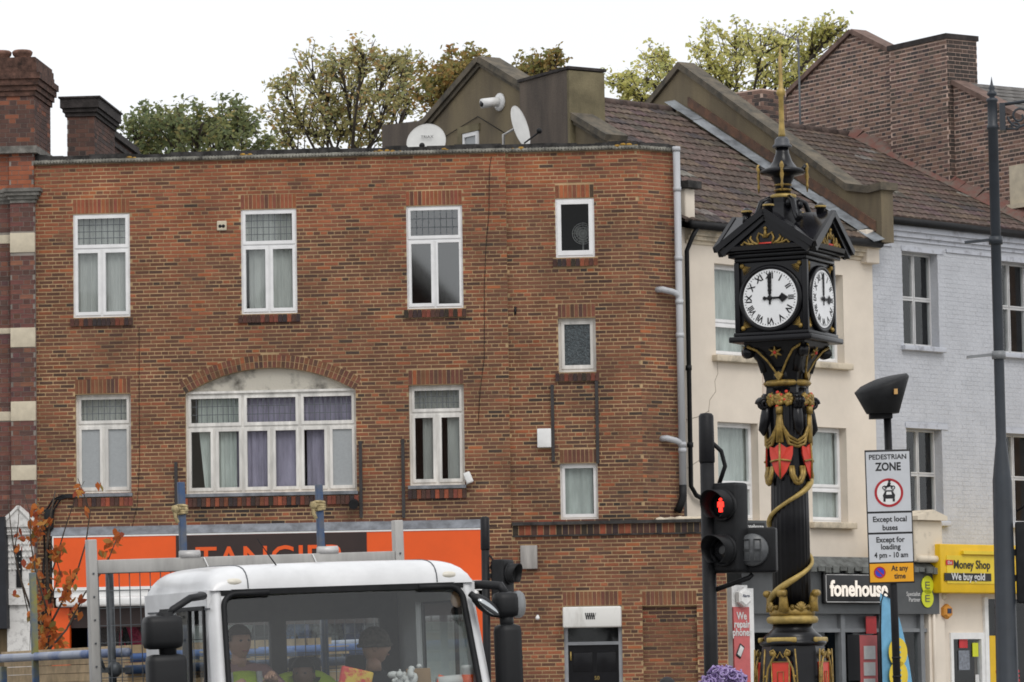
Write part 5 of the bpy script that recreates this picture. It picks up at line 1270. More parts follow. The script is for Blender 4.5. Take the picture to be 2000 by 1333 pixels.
# cross gabled roof
ze = z1+.131; za = cz_(425); OV = .66; hw = .64
rf = MB()
for k in range(2):
    Q = RZ(k*math.pi/2)
    for s in (-1,1):
        rf.prism([(s*hw, ze),(s*(hw+.02), ze+.05),(0, za+.04+k*.002),(0, za-.03)][::s], -OV+k*.001, OV-k*.001, Q)
roofo = part(rf, 'roof', mat('roof_gloss', (.010,.010,.013), .16, var=.2, spec=.6))
for k in range(4):
    Q = RZ(k*math.pi/2); g = MB()
    g.prism([(-hw+.1,ze),(hw-.1,ze),(0,za-.09)], -OV+.05, -.3, Q); ped_ = part(g, 'pediment', BK)
    g = MB()
    for s in (-1,1):
        g.bar(Q @ Vector((s*(hw+.01),-OV-.01,ze+.025)), Q @ Vector((0,-OV-.01,za+.015)), .05, .075); g.bar(Q @ Vector((s*(hw-.06),-OV+.03,ze-.03)), Q @ Vector((0,-OV+.03,za-.055)), .06, .07)
    part(g, 'raking_cornice', BK)
    g = MB(); zq = ze+.045; y = -OV+.038
    def q(x, z_): return Q @ Vector((x*.86, y, zq+z_*1.0))
    for s in (-1,1):
        g.tube([q(s*.10,.02), q(s*.13,.10), q(s*.10,.16), q(s*.04,.13), q(s*.02,.10)], .014, 6)
        g.tube([q(s*.12,.015), q(s*.20,.05), q(s*.24,.10), q(s*.22,.13)], [.022,.020,.014,.008], 6); g.tube([q(s*.18,.02), q(s*.27,.03), q(s*.33,.06), q(s*.36,.04), q(s*.34,.02)], [.018,.016,.014,.012,.010], 6)
        g.tube([q(s*.24,.02), q(s*.28,.09)], [.014,.008], 5); g.sphere(q(s*.37,.02), .018, 6, 5)
    g.tube([q(0,.1), q(0,.21)], [.03,.012], 6); g.sphere(q(0,.215), .024, 8, 6); g.tube([q(-.11,.0), q(.11,.0)], .016, 6)
    part(g, 'gold_crown', GD, ped_)
    g = MB(); g.tube([q(-.10,.028), q(.10,.028)], .014, 6); part(g, 'crown_band', mat('red_paint'), ped_)
    # knob at each gable apex and each eave corner
    for p in ((0,-OV+.16,za+.02),):
        g = MB(); g.lathe([(.055,-.03),(.055,.05),(.07,.06),(.07,.10),(.055,.105),(.03,.13),(.002,.135)], 12, Q @ T(*p)); part(g, 'apex_knob', BK)
        g = MB(); g.lathe([(.071,.07),(.074,.075),(.074,.09),(.071,.095)], 12, Q @ T(p[0],p[1],p[2]+.0)); part(g, 'gold_collar', mat('gold_pale'))
    D = RZ(k*math.pi/2+math.pi/4); g = MB(); zt = cz_(400)
    g.tube([D @ Vector((0,-.10,zt-.02)), D @ Vector((0,-.20,zt+.07)), D @ Vector((0,-.30,zt+.02)), D @ Vector((0,-.36,zt-.13)), D @ Vector((0,-.46,zt-.24)), D @ Vector((0,-.53,zt-.22)), D @ Vector((0,-.52,zt-.16))], [.035,.035,.035,.035,.04,.04,.03], 8); g.sphere(D @ Vector((0,-.21,zt-.0)), .06, 8, 6); part(g, 'roof_scroll', BK)
# lantern, spire, ball
g = MB(); g.lathe([(.36,za-.12),(.25,za+.02),(.19,cz_(408)),(.17,cz_(398)),(.17,cz_(388))], 8, RZ(R(22.5)), smooth=False); part(g, 'lantern_base', BK)
g = MB(); g.lathe([(.15,cz_(389)),(.165,cz_(387)),(.165,cz_(382)),(.13,cz_(380))], 20); part(g, 'gold_ring', mat('gold_pale'))
g = MB(); g.lathe([(.10,cz_(381)),(.10,cz_(362)),(.13,cz_(352)),(.15,cz_(345)),(.27,cz_(341)),(.29,cz_(337)),(.28,cz_(333)),(.18,cz_(328)),(.12,cz_(315)),(.085,cz_(300)),(.075,cz_(286))], 20); part(g, 'spire_neck', BK)
for v in (362, 372): g = MB(); g.lathe([(.10,cz_(v)-.015),(.118,cz_(v)),(.10,cz_(v)+.015)], 16); part(g, 'gold_ring', GD)
g = MB(); g.lathe([(.12,cz_(289)),(.125,cz_(285)),(.095,cz_(281)),(.09,cz_(273)),(.06,cz_(268))], 16); part(g, 'spire_cap', mat('slate_grey', (.07,.075,.085), .45, var=.2))
g = MB(); g.lathe([(.048,cz_(269)),(.042,cz_(262)),(.034,cz_(240)),(.032,cz_(190)),(.05,cz_(186)),(.062,cz_(181)),(.05,cz_(175)),(.03,cz_(172)),(.024,cz_(150)),(.026,cz_(111)),(.012,cz_(109)),(.008,cz_(95)),(.002,cz_(90))], 14); part(g, 'gold_spire', mat('gold_pale'))
for k in range(4):
    D = RZ(k*math.pi/2+R(20)); g = MB(); zt = cz_(328)
    g.tube([D @ Vector((0,-.22,cz_(337))), D @ Vector((0,-.30,zt+.02))], .03, 8); part(g, 'arm', BK)
    g = MB(); g.lathe([(.006,-.32),(.02,-.24),(.012,-.2),(.026,-.12),(.015,-.06),(.029,.0),(.015,.04),(.003,.05)], 10, D @ T(0,-.305,zt)); part(g, 'gold_pendant', GD)
# ================================================================== traffic signals, signs, lamp column
BP = mat('black_plastic')
mat('lens_dark', (.02,.02,.022), .2, var=.2)
mat('red_glow', (1.0,.03,.02), .4, emit=3.0, var=0)
mat('lens_grey', (.10,.105,.11), .35, var=.15, scale=20)
mat('seg_grey', (.055,.058,.06), .5, var=.1)
def signal_box(host, M, n=2, lit=None, hood=.2, w=.33, pitch=.37, r=.115):
    """a head of n round aspects facing local -y, centred on the origin"""
    h = n*pitch; b = MB(); b.bev(-w/2, w/2, 0, .18, -h/2, h/2, .03)
    for i in range(n): b.lathe([(r+.03,0),(r+.03,.03),(r+.012,.03),(r+.01,0)], 24, T(0,0,(n-1)*pitch/2-i*pitch) @ RX(R(90)))
    bo_ = b.build('signal_box', BP, host, M)
    for i in range(n):
        zc = (n-1)*pitch/2 - i*pitch
        l = MB(); l.lathe([(r,0),(r*.8,.02),(r*.3,.03)], 24, T(0,.0,zc) @ RX(R(90))); lo = l.build('lens', mat('lens_dark'), bo_)
        v = MB(); ns = 28; vs = []; fs = []
        for k in range(ns+1):
            a = R(-60) + R(300)*k/ns; cx, cz2 = math.cos(a), math.sin(a); L_ = hood*(.72+.28*max(0, math.sin(a)))
            for rr_, yy in ((r+.02,.0),(r+.02,-L_),(r+.014,-L_),(r+.014,.0)): vs.append((rr_*cx, yy, zc+rr_*cz2))
        for k in range(ns):
            for j in range(3): fs.append((k*4+j, k*4+j+1, k*4+j+5, k*4+j+4))
        v.add(vs, fs, smooth=True); v.build('visor', BP, bo_)
        if lit == i:
            m = MB(); m.sphere((0,-.035,zc+.055), .016, 8, 6); m.tube([(0,-.035,zc+.035),(0,-.035,zc-.01)], [.024,.022], 8); m.tube([(-.008,-.035,zc-.01),(-.012,-.035,zc-.07)], .010, 6); m.tube([(.008,-.035,zc-.01),(.012,-.035,zc-.07)], .010, 6)
            m.tube([(-.028,-.035,zc+.03),(-.03,-.035,zc-.02)], .008, 6); m.tube([(.028,-.035,zc+.03),(.03,-.035,zc-.02)], .008, 6)
            m.v = [(x*.8, y, zc+(z-zc)*.8) for x, y, z in m.v]; m.build('red_figure', mat('red_glow'), bo_)
    return bo_
# -- pedestrian signal on the island
SD_ = 32.0; p = at(1384, 1060, SD_)
ts = thing('pedestrian_signal', 'black pedestrian signal with a glowing red figure and countdown display', 'traffic light', T(p.x, SD_, .12))
def sz(u, v): return at(u, v, SD_).z - .12
def sx_(u, v): return at(u, v, SD_).x - p.x
m = MB(); m.tube([(0,0,0),(0,0,sz(1382,900))], .057, 16); m.build('pole', BP, ts)
m = MB(); zt = sz(1380,808); m.lathe([(.058,sz(1380,905)),(.064,sz(1380,902)),(.060,zt-.02),(.045,zt),(.02,zt+.004)], 16); m.build('pole_cap', mat('black'), ts)
hc = (sx_(1412,1032), sz(1412,1032))
signal_box(ts, T(hc[0],-.10,hc[1]) @ RZ(R(-38)), 2, 0, hood=.20, w=.25, pitch=.36, r=.10)
m = MB(); m.box(hc[0]-.05,hc[0]+.06,.05,.12,hc[1]+.30,hc[1]+.36); m.tube([(hc[0]-.02,.05,hc[1]+.36),(hc[0]+.03,.05,hc[1]+.5),(hc[0]-.0,.03,hc[1]+.62),(0.03,0,hc[1]+.7)], .018, 8); m.box(-.02,hc[0],-.02,.06,hc[1]+.30,hc[1]+.34); m.box(-.02,hc[0],-.02,.06,hc[1]-.36,hc[1]-.32); m.build('bracket', BP, ts)
cc = (sx_(1474,1075), sz(1474,1075)); CM_ = T(cc[0],-.06,cc[1]) @ RZ(R(-10))
m = MB(); m.bev(-.165,.165,0,.16,-.18,.18,.02); m.box(-.2,-.165,.05,.1,-.05,.05); cdo = m.build('countdown_box', BP, ts, CM_)
m = MB(); m.lathe([(.130,0),(.130,.03),(.12,.05),(.02,.055)], 28, T(-.02,0,.0) @ RX(R(90))); m.build('countdown_lens', mat('lens_grey'), cdo)
m = MB()
for dx in (-.045,.045):
    for dz in (-.045,.045):
        for a, b in (((-.027,-.04),(-.027,.04)),((.027,-.04),(.027,.04)),((-.027,.04),(.027,.04)),((-.027,-.04),(.027,-.04))): m.bar((-.02+dx+a[0],-.057,dz+a[1]),(-.02+dx+b[0],-.057,dz+b[1]),.010,.004)
m.build('digit_segments', mat('seg_grey'), cdo)
m = MB(); m.tube([(cc[0]-.02,.0,cc[1]-.19),(cc[0]-.05,0,cc[1]-.22),(.05,0,cc[1]-.31)], .02, 8); m.build('arm', BP, ts)
# -- signal standing before the orange shop
LD = 50.0; q = at(949, 1150, LD)
tl = thing('side_signal', 'black signal post beside the orange shop with heads turned along the street', 'traffic light', T(q.x, LD, .12))
def lz(v): return at(949, v, LD).z - .12
m = MB(); m.tube([(0,0,0),(0,0,lz(1030))], .05, 14); m.build('pole', BP, tl)
m = MB(); m.lathe([(.052,lz(1075)),(.058,lz(1072)),(.056,lz(1012)),(.03,lz(1009))], 14); m.build('pole_cap', mat('black'), tl)
hx = at(985,1150,LD).x - q.x
signal_box(tl, T(hx+.06,0,lz(1150)) @ RZ(R(62)), 2, None, hood=.16, w=.3, pitch=.36, r=.105)
m = MB(); m.box(0.0,hx-.05,-.03,.03,lz(1125)-.03,lz(1125)+.03); m.box(.0,hx-.05,-.03,.03,lz(1185)-.03,lz(1185)+.03); m.tube([(.05,0,lz(1085)),(.10,0,lz(1095)),(.06,0,lz(1110)),(.14,0,lz(1120))], .015, 6); m.build('bracket', BP, tl)
dx = at(1018,1182,LD).x - q.x
m = MB(); m.lathe([(.17,-.05),(.17,.0),(.15,.03),(.02,.035)], 24, T(dx-.02,-.06,lz(1182)) @ RZ(R(70)) @ RX(R(90))); m.box(hx,dx-.05,-.1,-.04,lz(1182)-.05,lz(1182)+.05); m.build('push_disc', mat('lens_pale', (.22,.23,.24), .4, var=.1), tl)
# -- ornate lamp column, signal head on its right
LA = 50.0; q = at(1951, 700, LA)
lp = thing('lamp_column', 'tall dark grey lamp column with spiked finial and scrolled bracket', 'street lamp', T(q.x, LA, .12))
GREY = mat('column_grey', (.028,.035,.045), .45, var=.12)
def pz_(v): return at(1951, v, LA).z - .12
m = MB(); m.lathe([(.19,0),(.19,.3),(.15,.4),(.12,pz_(940)),(.11,pz_(925)),(.08,pz_(880)),(.066,pz_(860)),(.064,pz_(254)),(.076,pz_(252)),(.076,pz_(246)),(.062,pz_(243)),(.062,pz_(200)),(.074,pz_(198)),(.074,pz_(194)),(.04,pz_(191))], 18); m.build('shaft', GREY, lp)
m = MB(); m.lathe([(.045,pz_(193)),(.03,pz_(190)),(.06,pz_(186)),(.065,pz_(182)),(.03,pz_(177)),(.045,pz_(173)),(.02,pz_(166)),(.012,pz_(160)),(.002,pz_(150))], 14); m.build('finial', GREY, lp)
m = MB(); zb = pz_(202)
m.box(.09,.16,-.03,.03,pz_(255),zb); m.tube([(.12,0,zb-.02),(.5,0,zb+.03),(1.2,0,zb+.10)], .022, 8)
def spiral(cx, cz, r, t0, turns, s=1): return [(cx + r*(1-i/26*.8)*math.cos(t0+s*i/25*turns*2*math.pi), 0, cz + r*(1-i/26*.8)*math.sin(t0+s*i/25*turns*2*math.pi)) for i in range(26)]
m.tube(spiral(.34,zb-.17,.15,math.pi,1.6), .016, 6); m.tube(spiral(.62,zb-.10,.10,math.pi*1.2,1.4,-1), .014, 6); m.tube([(.15,0,zb-.33),(.3,0,zb-.33),(.5,0,zb-.22),(.75,0,zb-.02),(1.0,0,zb+.07)], .016, 6); m.tube(spiral(.28,zb-.30,.06,0,1.2), .014, 6)
m.build('scroll_bracket', GREY, lp)
m = MB(); m.lathe([(.10,0),(.2,.08),(.22,.2),(.12,.28),(.05,.34)], 14, T(1.2,0,zb-.24)); m.build('lantern', GREY, lp)
for v, u0 in ((470,1893),(694,1891)):
    z = pz_(v); dx = at(u0,v,LA).x - at(1943,v,LA).x - .07
    m = MB(); m.bar((dx,0,z-.02),(-.06,0,z+.01),.035); m.lathe([(.088,-.05),(.088,.05)], 14, T(0,0,z)); m.build('banner_arm', GREY if v == 470 else mat('lens_pale'), lp)
rs = thing('roadside_signal', 'black signal head seen from behind, fixed to the thick lamp column', 'traffic light', T(q.x+.36, LA, .12))
signal_box(rs, T(-.02, .05, pz_(1100)) @ RZ(R(165)), 3, None, hood=.2, w=.34, pitch=.34)
for v in (1080, 1130): MB().box(-.26,-.1,-.05,.05,pz_(v)-.04,pz_(v)+.04).build('bracket', BP, rs)
m = MB(); m.tube([(-.2,-.05,pz_(1000)),(-.05,-.05,pz_(985)),(.05,-.05,pz_(1005)),(.08,-.05,pz_(1035))], .015, 6); m.build('cable', mat('black'), rs)
m = MB(); m.tube([(0.0,0,0),(0,0,pz_(1160))], .05, 12); m.build('pole', BP, rs)
m = MB(); m.bev(-.08,.08,-.12,-.04,pz_(1275),pz_(1240),.02); m.build('push_button_box', BP, rs)
# -- pedestrian zone sign
ZD = 45.0; q = at(1752, 1200, ZD)
zs = thing('zone_sign', 'pedestrian zone sign on a black post under a wedge shaped sign light', 'road sign', T(q.x, ZD, .12) @ RY(R(-.7)))
def zz_(v): return at(1745, v, ZD).z - .12
m = MB(); m.tube([(0,0,0),(0,0,zz_(815))], .044, 14); 
for v in (1285, 1322): m.lathe([(.050,-.012),(.050,.012)], 14, T(0,0,zz_(v)))
m.build('post', mat('black'), zs)
SWh = .245; X0 = -.02; SGN = mat('sign_grey', (.56,.58,.61), .5, var=.04)
secs = [(883,999,'sign_grey'),(1003,1040,'sign_grey'),(1044,1098,'sign_grey'),(1101,1137,'sign_amber')]
mat('sign_amber', (.80,.36,.004), .5, var=.05); mat('sign_black', (.012,.012,.013), .5)
m = MB(); m.bev(X0-SWh-.012, X0+SWh+.012, -.060, -.045, zz_(1140), zz_(879), .004); plate = m.build('backing_plate', mat('sign_black'), zs)
for v0, v1, mm in secs: MB().box(X0-SWh, X0+SWh, -.066, -.0602, zz_(v1), zz_(v0)).build('sign_panel', mat(mm), zs)
def ln(s, v, size, bold=0, x=0, w=None, m_='sign_black'):
    t = text_mb(s, size, .0008, bold=bold); xs_ = [a[0] for a in t.v]; k = 1
    if w: k = w/(max(xs_)-min(xs_)); cx = (max(xs_)+min(xs_))/2
    else: cx = (max(xs_)+min(xs_))/2
    z_ = [a[2] for a in t.v]; zm = (max(z_)+min(z_))/2
    o = MB(); o.add([((a[0]-cx)*k+X0+x, a[1]-.0675, a[2]-zm+zz_(v)) for a in t.v], t.f); o.build('lettering', mat(m_), plate)
ln('PEDESTRIAN', 893, .078, .0015, w=.42); ln('ZONE', 912, .125, .004, w=.29)
ln('Except local', 1016, .085, .002, w=.38); ln('buses', 1031, .085, .002, w=.17); ln('Except for', 1056, .085, .002, w=.32); ln('loading', 1070, .085, .002, w=.22); ln('4 pm - 10 am', 1086, .085, .002, w=.38)
ln('At any', 1112, .085, .002, x=.09, w=.19); ln('time', 1126, .085, .002, x=.09, w=.13)
zc = zz_(963); m = MB(); 
def ring(mb, x, z, r0, r1, y0, y1, n=40):
    vs = []; fs = []
    for k in range(n):
        a = 2*math.pi*k/n
        for r in (r0, r1):
            for y in (y0, y1): vs.append((x+r*math.cos(a), y, z+r*math.sin(a)))
    for k in range(n):
        b, c = 4*k, 4*((k+1) % n)
        fs += [(b,b+2,c+2,c),(b+1,c+1,c+3,b+3),(b,c,c+1,b+1),(b+2,b+3,c+3,c+2)]
    mb.add(vs, fs)
ring(m, X0+.0, zc, .135, .162, -.0700, -.0662); m.build('red_ring', mat('ring_red', (.45,.012,.02), .5), plate)
m = MB(); MB().lathe([(.134,0),(.134,.003)], 36, T(X0,-.0663,zc) @ RX(R(90))).build('white_disc', mat('white_paint'), plate)
# motorcycle over car pictogram
m = MB(); Y0, Y1 = -.0725, -.0695
m.prism([(X0-.05,zc-.055),(X0+.05,zc-.055),(X0+.055,zc-.02),(X0+.035,zc+.02),(X0-.035,zc+.02),(X0-.055,zc-.02)], Y0, Y1)
for s in (-1,1): m.box(X0+s*.042-.010, X0+s*.042+.010, Y0, Y1, zc-.085, zc-.056); 
m.bar((X0-.045,-.071,zc+.026),(X0+.045,-.071,zc+.026),.003,.008)
for s in (-1,1): ring(m, X0+s*.038, zc+.055, .012, .021, Y0, Y1, 20)
m.bar((X0-.038,-.071,zc+.06),(X0+.02,-.071,zc+.075),.003,.018); m.bar((X0+.02,-.071,zc+.075),(X0+.038,-.071,zc+.055),.003,.010); m.bar((X0-.005,-.071,zc+.07),(X0+.01,-.071,zc+.108),.003,.026); m.lathe([(.012,0),(.012,.003)], 12, T(X0+.008,-.0697,zc+.122) @ RX(R(90)))
m.v = [(X0+(x-X0)*1.25, y, zc-.005+(z-zc)*1.12) for x, y, z in m.v]; m.build('vehicle_symbol', mat('sign_black'), plate)
m = MB(); m.prism([(X0-.032,zc-.022),(X0+.032,zc-.022),(X0+.026,zc+.010),(X0-.026,zc+.010)], Y0-.002, Y0-.0005); m.build('windscreen_symbol', mat('white_paint'), plate)
m = MB(); zc2 = zz_(1118); xk = X0-.135; m.lathe([(.056,0),(.056,.003)], 30, T(xk,-.0663,zc2) @ RX(R(90))); m.build('clearway_disc', mat('disc_blue', (.03,.05,.55), .5), plate)
m = MB(); ring(m, xk, zc2, .050, .066, -.0712, -.0700, 30); m.bar((xk-.04,-.0708,zc2+.04),(xk+.04,-.0708,zc2-.04),.002,.014); m.build('clearway_ring', mat('ring_red'), plate)
# sign light
n = 32; vs = []; zb0, zt0 = zz_(808), zz_(757); lx = -.055
lxv = []
for k in range(n): a = 2*math.pi*k/n; vs.append((lx-.0+.185*math.cos(a), .185*math.sin(a)-.05, zb0))
for k in range(n): a = 2*math.pi*k/n; vs.append((lx+.312*math.cos(a), .312*math.sin(a)-.05, zt0+.03+.09*math.cos(a)+.05*math.sin(a)))
for k in range(n): a = 2*math.pi*k/n; vs.append((lx+.02+.27*math.cos(a), .27*math.sin(a)-.05, zt0+.075+.075*math.cos(a)+.04*math.sin(a)))
for k in range(n): a = 2*math.pi*k/n; vs.append((lx+.04+.15*math.cos(a), .15*math.sin(a)-.05, zt0+.105+.035*math.cos(a)+.02*math.sin(a)))
fs = [(2*n+k, 2*n+(k+1) % n, 3*n+(k+1) % n, 3*n+k) for k in range(n)] + [(k, (k+1) % n, n+(k+1) % n, n+k) for k in range(n)] + [(n+k, n+(k+1) % n, 2*n+(k+1) % n, 2*n+k) for k in range(n)] + [tuple(range(3*n, 4*n)), tuple(range(n-1,-1,-1))]
m = MB(); m.add(vs, fs, smooth=True); m.box(lx-.15,.05,-.1,.06,zz_(818),zb0-.001); hl = m.build('sign_light', mat('black_plastic'), zs)
m = MB(); m.box(lx+.11,lx+.15,-.33,-.27,zt0-.10,zt0-.04); m.build('sensor', mat('amber', (.62,.36,.12), .4), hl)
# -- street railings? none in view; satellite dishes and aerial
def dish(name, label, u, v, Y, r, yaw, tilt, base_z, sxk=1.0):
    c = at(u, v, Y); o = thing(name, label, 'satellite dish', T(c.x, Y, base_z) @ RZ(yaw))
    h = c.z - base_z; m = MB(); n = 8
    prof = [(r*i/n, .16*r*(i/n)**2) for i in range(n+1)]
    m.lathe([(max(.001,a), b) for a, b in prof] + [(r*1.01, .16*r+.012), (r*.98, .16*r+.0)], 32, T(0,0,h) @ RX(R(90)+tilt) @ Matrix.Scale(sxk,4,(1,0,0)) @ T(0,0,0)); m.build('reflector', mat('dish_white', (.62,.62,.60), .5, var=.08, scale=3), o)
    m = MB(); m.tube([(0,.02,h),(0,.25,h-.1),(0,.25,0)], .025, 8); m.box(-.15,.15,.15,.35,0,.02); m.build('mast', mat('alu'), o)
    m = MB(); m.tube([(0,0,h-r*.95),(0,-r*1.1,h-.1)], .015, 6); m.sphere((0,-r*1.1,h-.08), .05, 8, 6); m.build('feed_arm', mat('black_plastic'), o)
    return o
d1 = dish('satellite_dish', 'round white satellite dish facing the street beside the brown gable', 834, 281, 65.2, .33, R(-12), R(-18), ZT-.15)
t = text_mb('TRIAX', .075, .001); m = MB(); hh = at(834,281,65.2).z-(ZT-.15); m.add(t.v, t.f, T(.02,-.075,hh+.10) @ RX(R(-18))); m.build('lettering', mat('black'), d1)
dish('satellite_dish', 'white satellite dish turned edge on below the white flue', 1010, 250, 65.4, .36, R(66), R(-14), ZT-.15, .9)
c = at(1560, 110, 76); ae = thing('tv_aerial', 'thin television aerial on a mast above the far roofs', 'aerial', T(c.x, 76, 0))
zt = at(1560,78,76).z; zb = ZRG - 1.5
m = MB(); m.tube([(0,0,zb),(0,0,zt)], .022, 6); m.build('mast', mat('lead'), ae)
m = MB(); dxa = at(1512,66,76).x - c.x; m.tube([(0.02,0,zt-.02),(dxa,-.3,zt+.12)], .012, 6)
for i in range(9): s = i/9; m.bar((dxa*s,-.3*s-.16,zt+.12*s),(dxa*s,-.3*s+.16,zt+.12*s),.012)
m.build('boom', mat('alu'), ae)
m = MB(); m.box(-.02,.14,-.16,.16,zt-.22,zt+.05) if False else m.tube([(-.02,-.2,zt-.18),(-.02,.2,zt+.06)], .012, 6); m.tube([(-.02,-.2,zt+.06),(-.02,.2,zt-.18)], .012, 6); m.build('reflector', mat('alu'), ae)
# ================================================================== trees behind the roofs
def leaf_mat(name, cols):
    m = bpy.data.materials.new(name); m.use_nodes = True; N = m.node_tree.nodes; L = m.node_tree.links
    b = N['Principled BSDF']; b.inputs['Roughness'].default_value = .6; b.inputs['Specular IOR Level'].default_value = .25
    a = N.new('ShaderNodeAttribute'); a.attribute_name = 'col'; L.new(a.outputs['Color'], b.inputs['Base Color'])
    tl_ = N.new('ShaderNodeBsdfTranslucent'); L.new(a.outputs['Color'], tl_.inputs[0]); mx_ = N.new('ShaderNodeMixShader'); mx_.inputs[0].default_value = .55
    L.new(b.outputs[0], mx_.inputs[1]); L.new(tl_.outputs[0], mx_.inputs[2]); L.new(mx_.outputs[0], N['Material Output'].inputs[0]); MATS[name] = m; return m
leaf_mat('leaf', None)
mat('bark', (.07,.055,.042), .95, var=.3, scale=12, bump=.4)
def tree(label, base, blobs, pal, nleaf, lsize, seed, droop=0, trunk_r=.17, name='broadleaf_tree', group=None):
    """blobs: list of (x,y,z,r) crown masses in world metres; limbs grow to each, twigs and leaves fill them unevenly"""
    rg = random.Random(seed); o = thing(name, label, 'tree', T(*base), group); B = Vector(base)
    tr = MB(); top = Vector((sum(b[0] for b in blobs)/len(blobs), sum(b[1] for b in blobs)/len(blobs), min(b[2]-b[3] for b in blobs)))
    top.x = base[0] + (top.x-base[0])*.4
    tp = [Vector((0,0,0)), (top-B)*.5 + Vector((rg.uniform(-.3,.3),0,0)), top-B]; tr.tube(tp, [trunk_r, trunk_r*.75, trunk_r*.6], 10)
    lv = MB(); twigs = []
    for (x, y, z, r) in blobs:
        c = Vector((x,y,z))-B; s = tp[2].lerp(tp[1], rg.random()*.35); mid = s.lerp(c, .5) + Vector((rg.uniform(-.3,.3),rg.uniform(-.3,.3),-.15*r))
        tr.tube([s, mid, c], [trunk_r*.34, trunk_r*.2, .03], 7)
        nb_ = 16
        for i in range(nb_):
            d = Vector((rg.gauss(0,1),rg.gauss(0,1),rg.gauss(.25,.8))).normalized(); L = r*rg.uniform(.6,1.3)
            st = mid.lerp(c, rg.uniform(.3,1)); e = c + d*L; m1 = st.lerp(e,.5)+Vector((rg.uniform(-.15,.15),rg.uniform(-.15,.15),rg.uniform(0,.2)))*r
            tr.tube([st, m1, e], [.022,.014,.005], 5); twigs.append((st, m1, e, r))
            for k in range(4):
                t = rg.uniform(.35,1); q = m1.lerp(e, t) if t > .5 else st.lerp(m1, t*2); d2 = Vector((rg.gauss(0,1),rg.gauss(0,1),rg.gauss(.3,.7))).normalized(); e2 = q+d2*r*rg.uniform(.2,.5)
                tr.tube([q, q.lerp(e2,.5)+Vector((0,0,.04*r)), e2], [.008,.006,.003], 4); twigs.append((q, q.lerp(e2,.5), e2, r*.45))
    wts = [t[3] for t in twigs]; tot = sum(wts); up = Vector((0,0,1))
    for (st, m1, e, r) in twigs:
        n = int(nleaf*r/tot*rg.uniform(.5,1.5)); cc = pick2(rg, pal)
        for i in range(n):
            t = rg.random()**.75; p = (st.lerp(m1, t*2) if t < .5 else m1.lerp(e, t*2-1)) + Vector((rg.gauss(0,1),rg.gauss(0,1),rg.gauss(0,1)))*(.07+.06*r)
            s = lsize*rg.uniform(.6,1.3); a = Vector((rg.gauss(0,1),rg.gauss(0,1),rg.gauss(0,.6))).normalized(); b = a.cross(Vector((rg.gauss(0,1),rg.gauss(0,1),rg.gauss(0,1)))).normalized()
            c = cc if rg.random() < .6 else pick2(rg, pal); k = rg.uniform(.75,1.25); c = tuple(x*k for x in c)
            lv.add([p-a*s*.55, p+b*s*.32+a*s*.05, p+a*s*.55, p-b*s*.32+a*s*.05], [(0,1,2,3)], None, c)
    tr.build('trunk', mat('bark'), o); lv.build('crown', MATS['leaf'], o); return o
def pick2(rg, pal):
    r = rg.random()*sum(p[0] for p in pal)
    for wt, c in pal:
        r -= wt
        if r <= 0: return c
    return pal[-1][1]
def blob(u, v, rp, Y, dy=0): p = at(u, v, Y+dy); return (p.x, p.y, p.z, rp/FPX*(Y+dy))
DG = [(4,(.23,.26,.12)),(3,(.18,.22,.11)),(2,(.31,.32,.13)),(1,(.37,.32,.13))]
OL = [(4,(.42,.40,.18)),(3,(.48,.42,.18)),(2,(.30,.32,.15)),(1.2,(.52,.34,.15)),(1,(.54,.48,.22))]
YG = [(4,(.60,.58,.20)),(3,(.66,.62,.25)),(2,(.45,.47,.18)),(1,(.72,.64,.28))]
Y1 = 92
tree('dark green tree rising behind the parapet beside the brick chimney', (at(350,1300,Y1).x, Y1, 0),
     [blob(262,262,42,Y1), blob(300,232,38,Y1,2), blob(345,240,45,Y1), blob(395,240,48,Y1,-2), blob(440,225,40,Y1,1), blob(480,245,38,Y1), blob(330,285,50,Y1,2), blob(420,285,55,Y1), blob(495,285,40,Y1,-1), blob(270,295,40,Y1)], DG, 7000, .125, 3)
Y2 = 96
tree('tall olive and russet autumn tree standing left of the brown gable', (at(690,1300,Y2).x, Y2, 0),
     [blob(560,190,55,Y2), blob(610,135,45,Y2,2), blob(665,115,45,Y2), blob(710,105,42,Y2,-2), blob(640,180,55,Y2), blob(700,175,50,Y2,2), blob(760,130,42,Y2), blob(805,125,38,Y2,1), blob(760,195,50,Y2,-1), blob(545,245,45,Y2), blob(600,250,50,Y2,2), blob(670,250,55,Y2), blob(730,255,45,Y2), blob(800,185,45,Y2)], OL, 6400, .125, 5)
tree('rusty green tree crown just behind the brown gable', (at(890,1300,88).x, 88, 0),
     [blob(850,165,42,88), blob(890,140,42,88,1), blob(930,125,34,88,-1), blob(860,215,45,88), blob(1035,130,26,88,2), blob(1070,120,28,88,1), blob(1090,112,16,88)], [(4,(.30,.26,.09)),(3,(.35,.25,.09)),(2,(.21,.22,.08)),(1.5,(.40,.23,.08))], 4600, .125, 8)
Y3 = 98
tree('yellow green tree above the tiled roof behind the gilded spire', (at(1450,1300,Y3).x, Y3, 0),
     [blob(1210,165,32,Y3), blob(1260,150,42,Y3,1), blob(1285,110,32,Y3,2), blob(1330,170,45,Y3), blob(1385,100,45,Y3), blob(1435,70,42,Y3,2), blob(1430,140,50,Y3), blob(1490,90,45,Y3,-2), blob(1540,75,40,Y3), blob(1585,95,38,Y3,1), blob(1620,65,34,Y3), blob(1500,155,48,Y3), blob(1380,180,42,Y3,2), blob(1560,150,45,Y3), blob(1235,190,36,Y3), blob(1640,55,20,Y3)], YG, 7200, .125, 11)
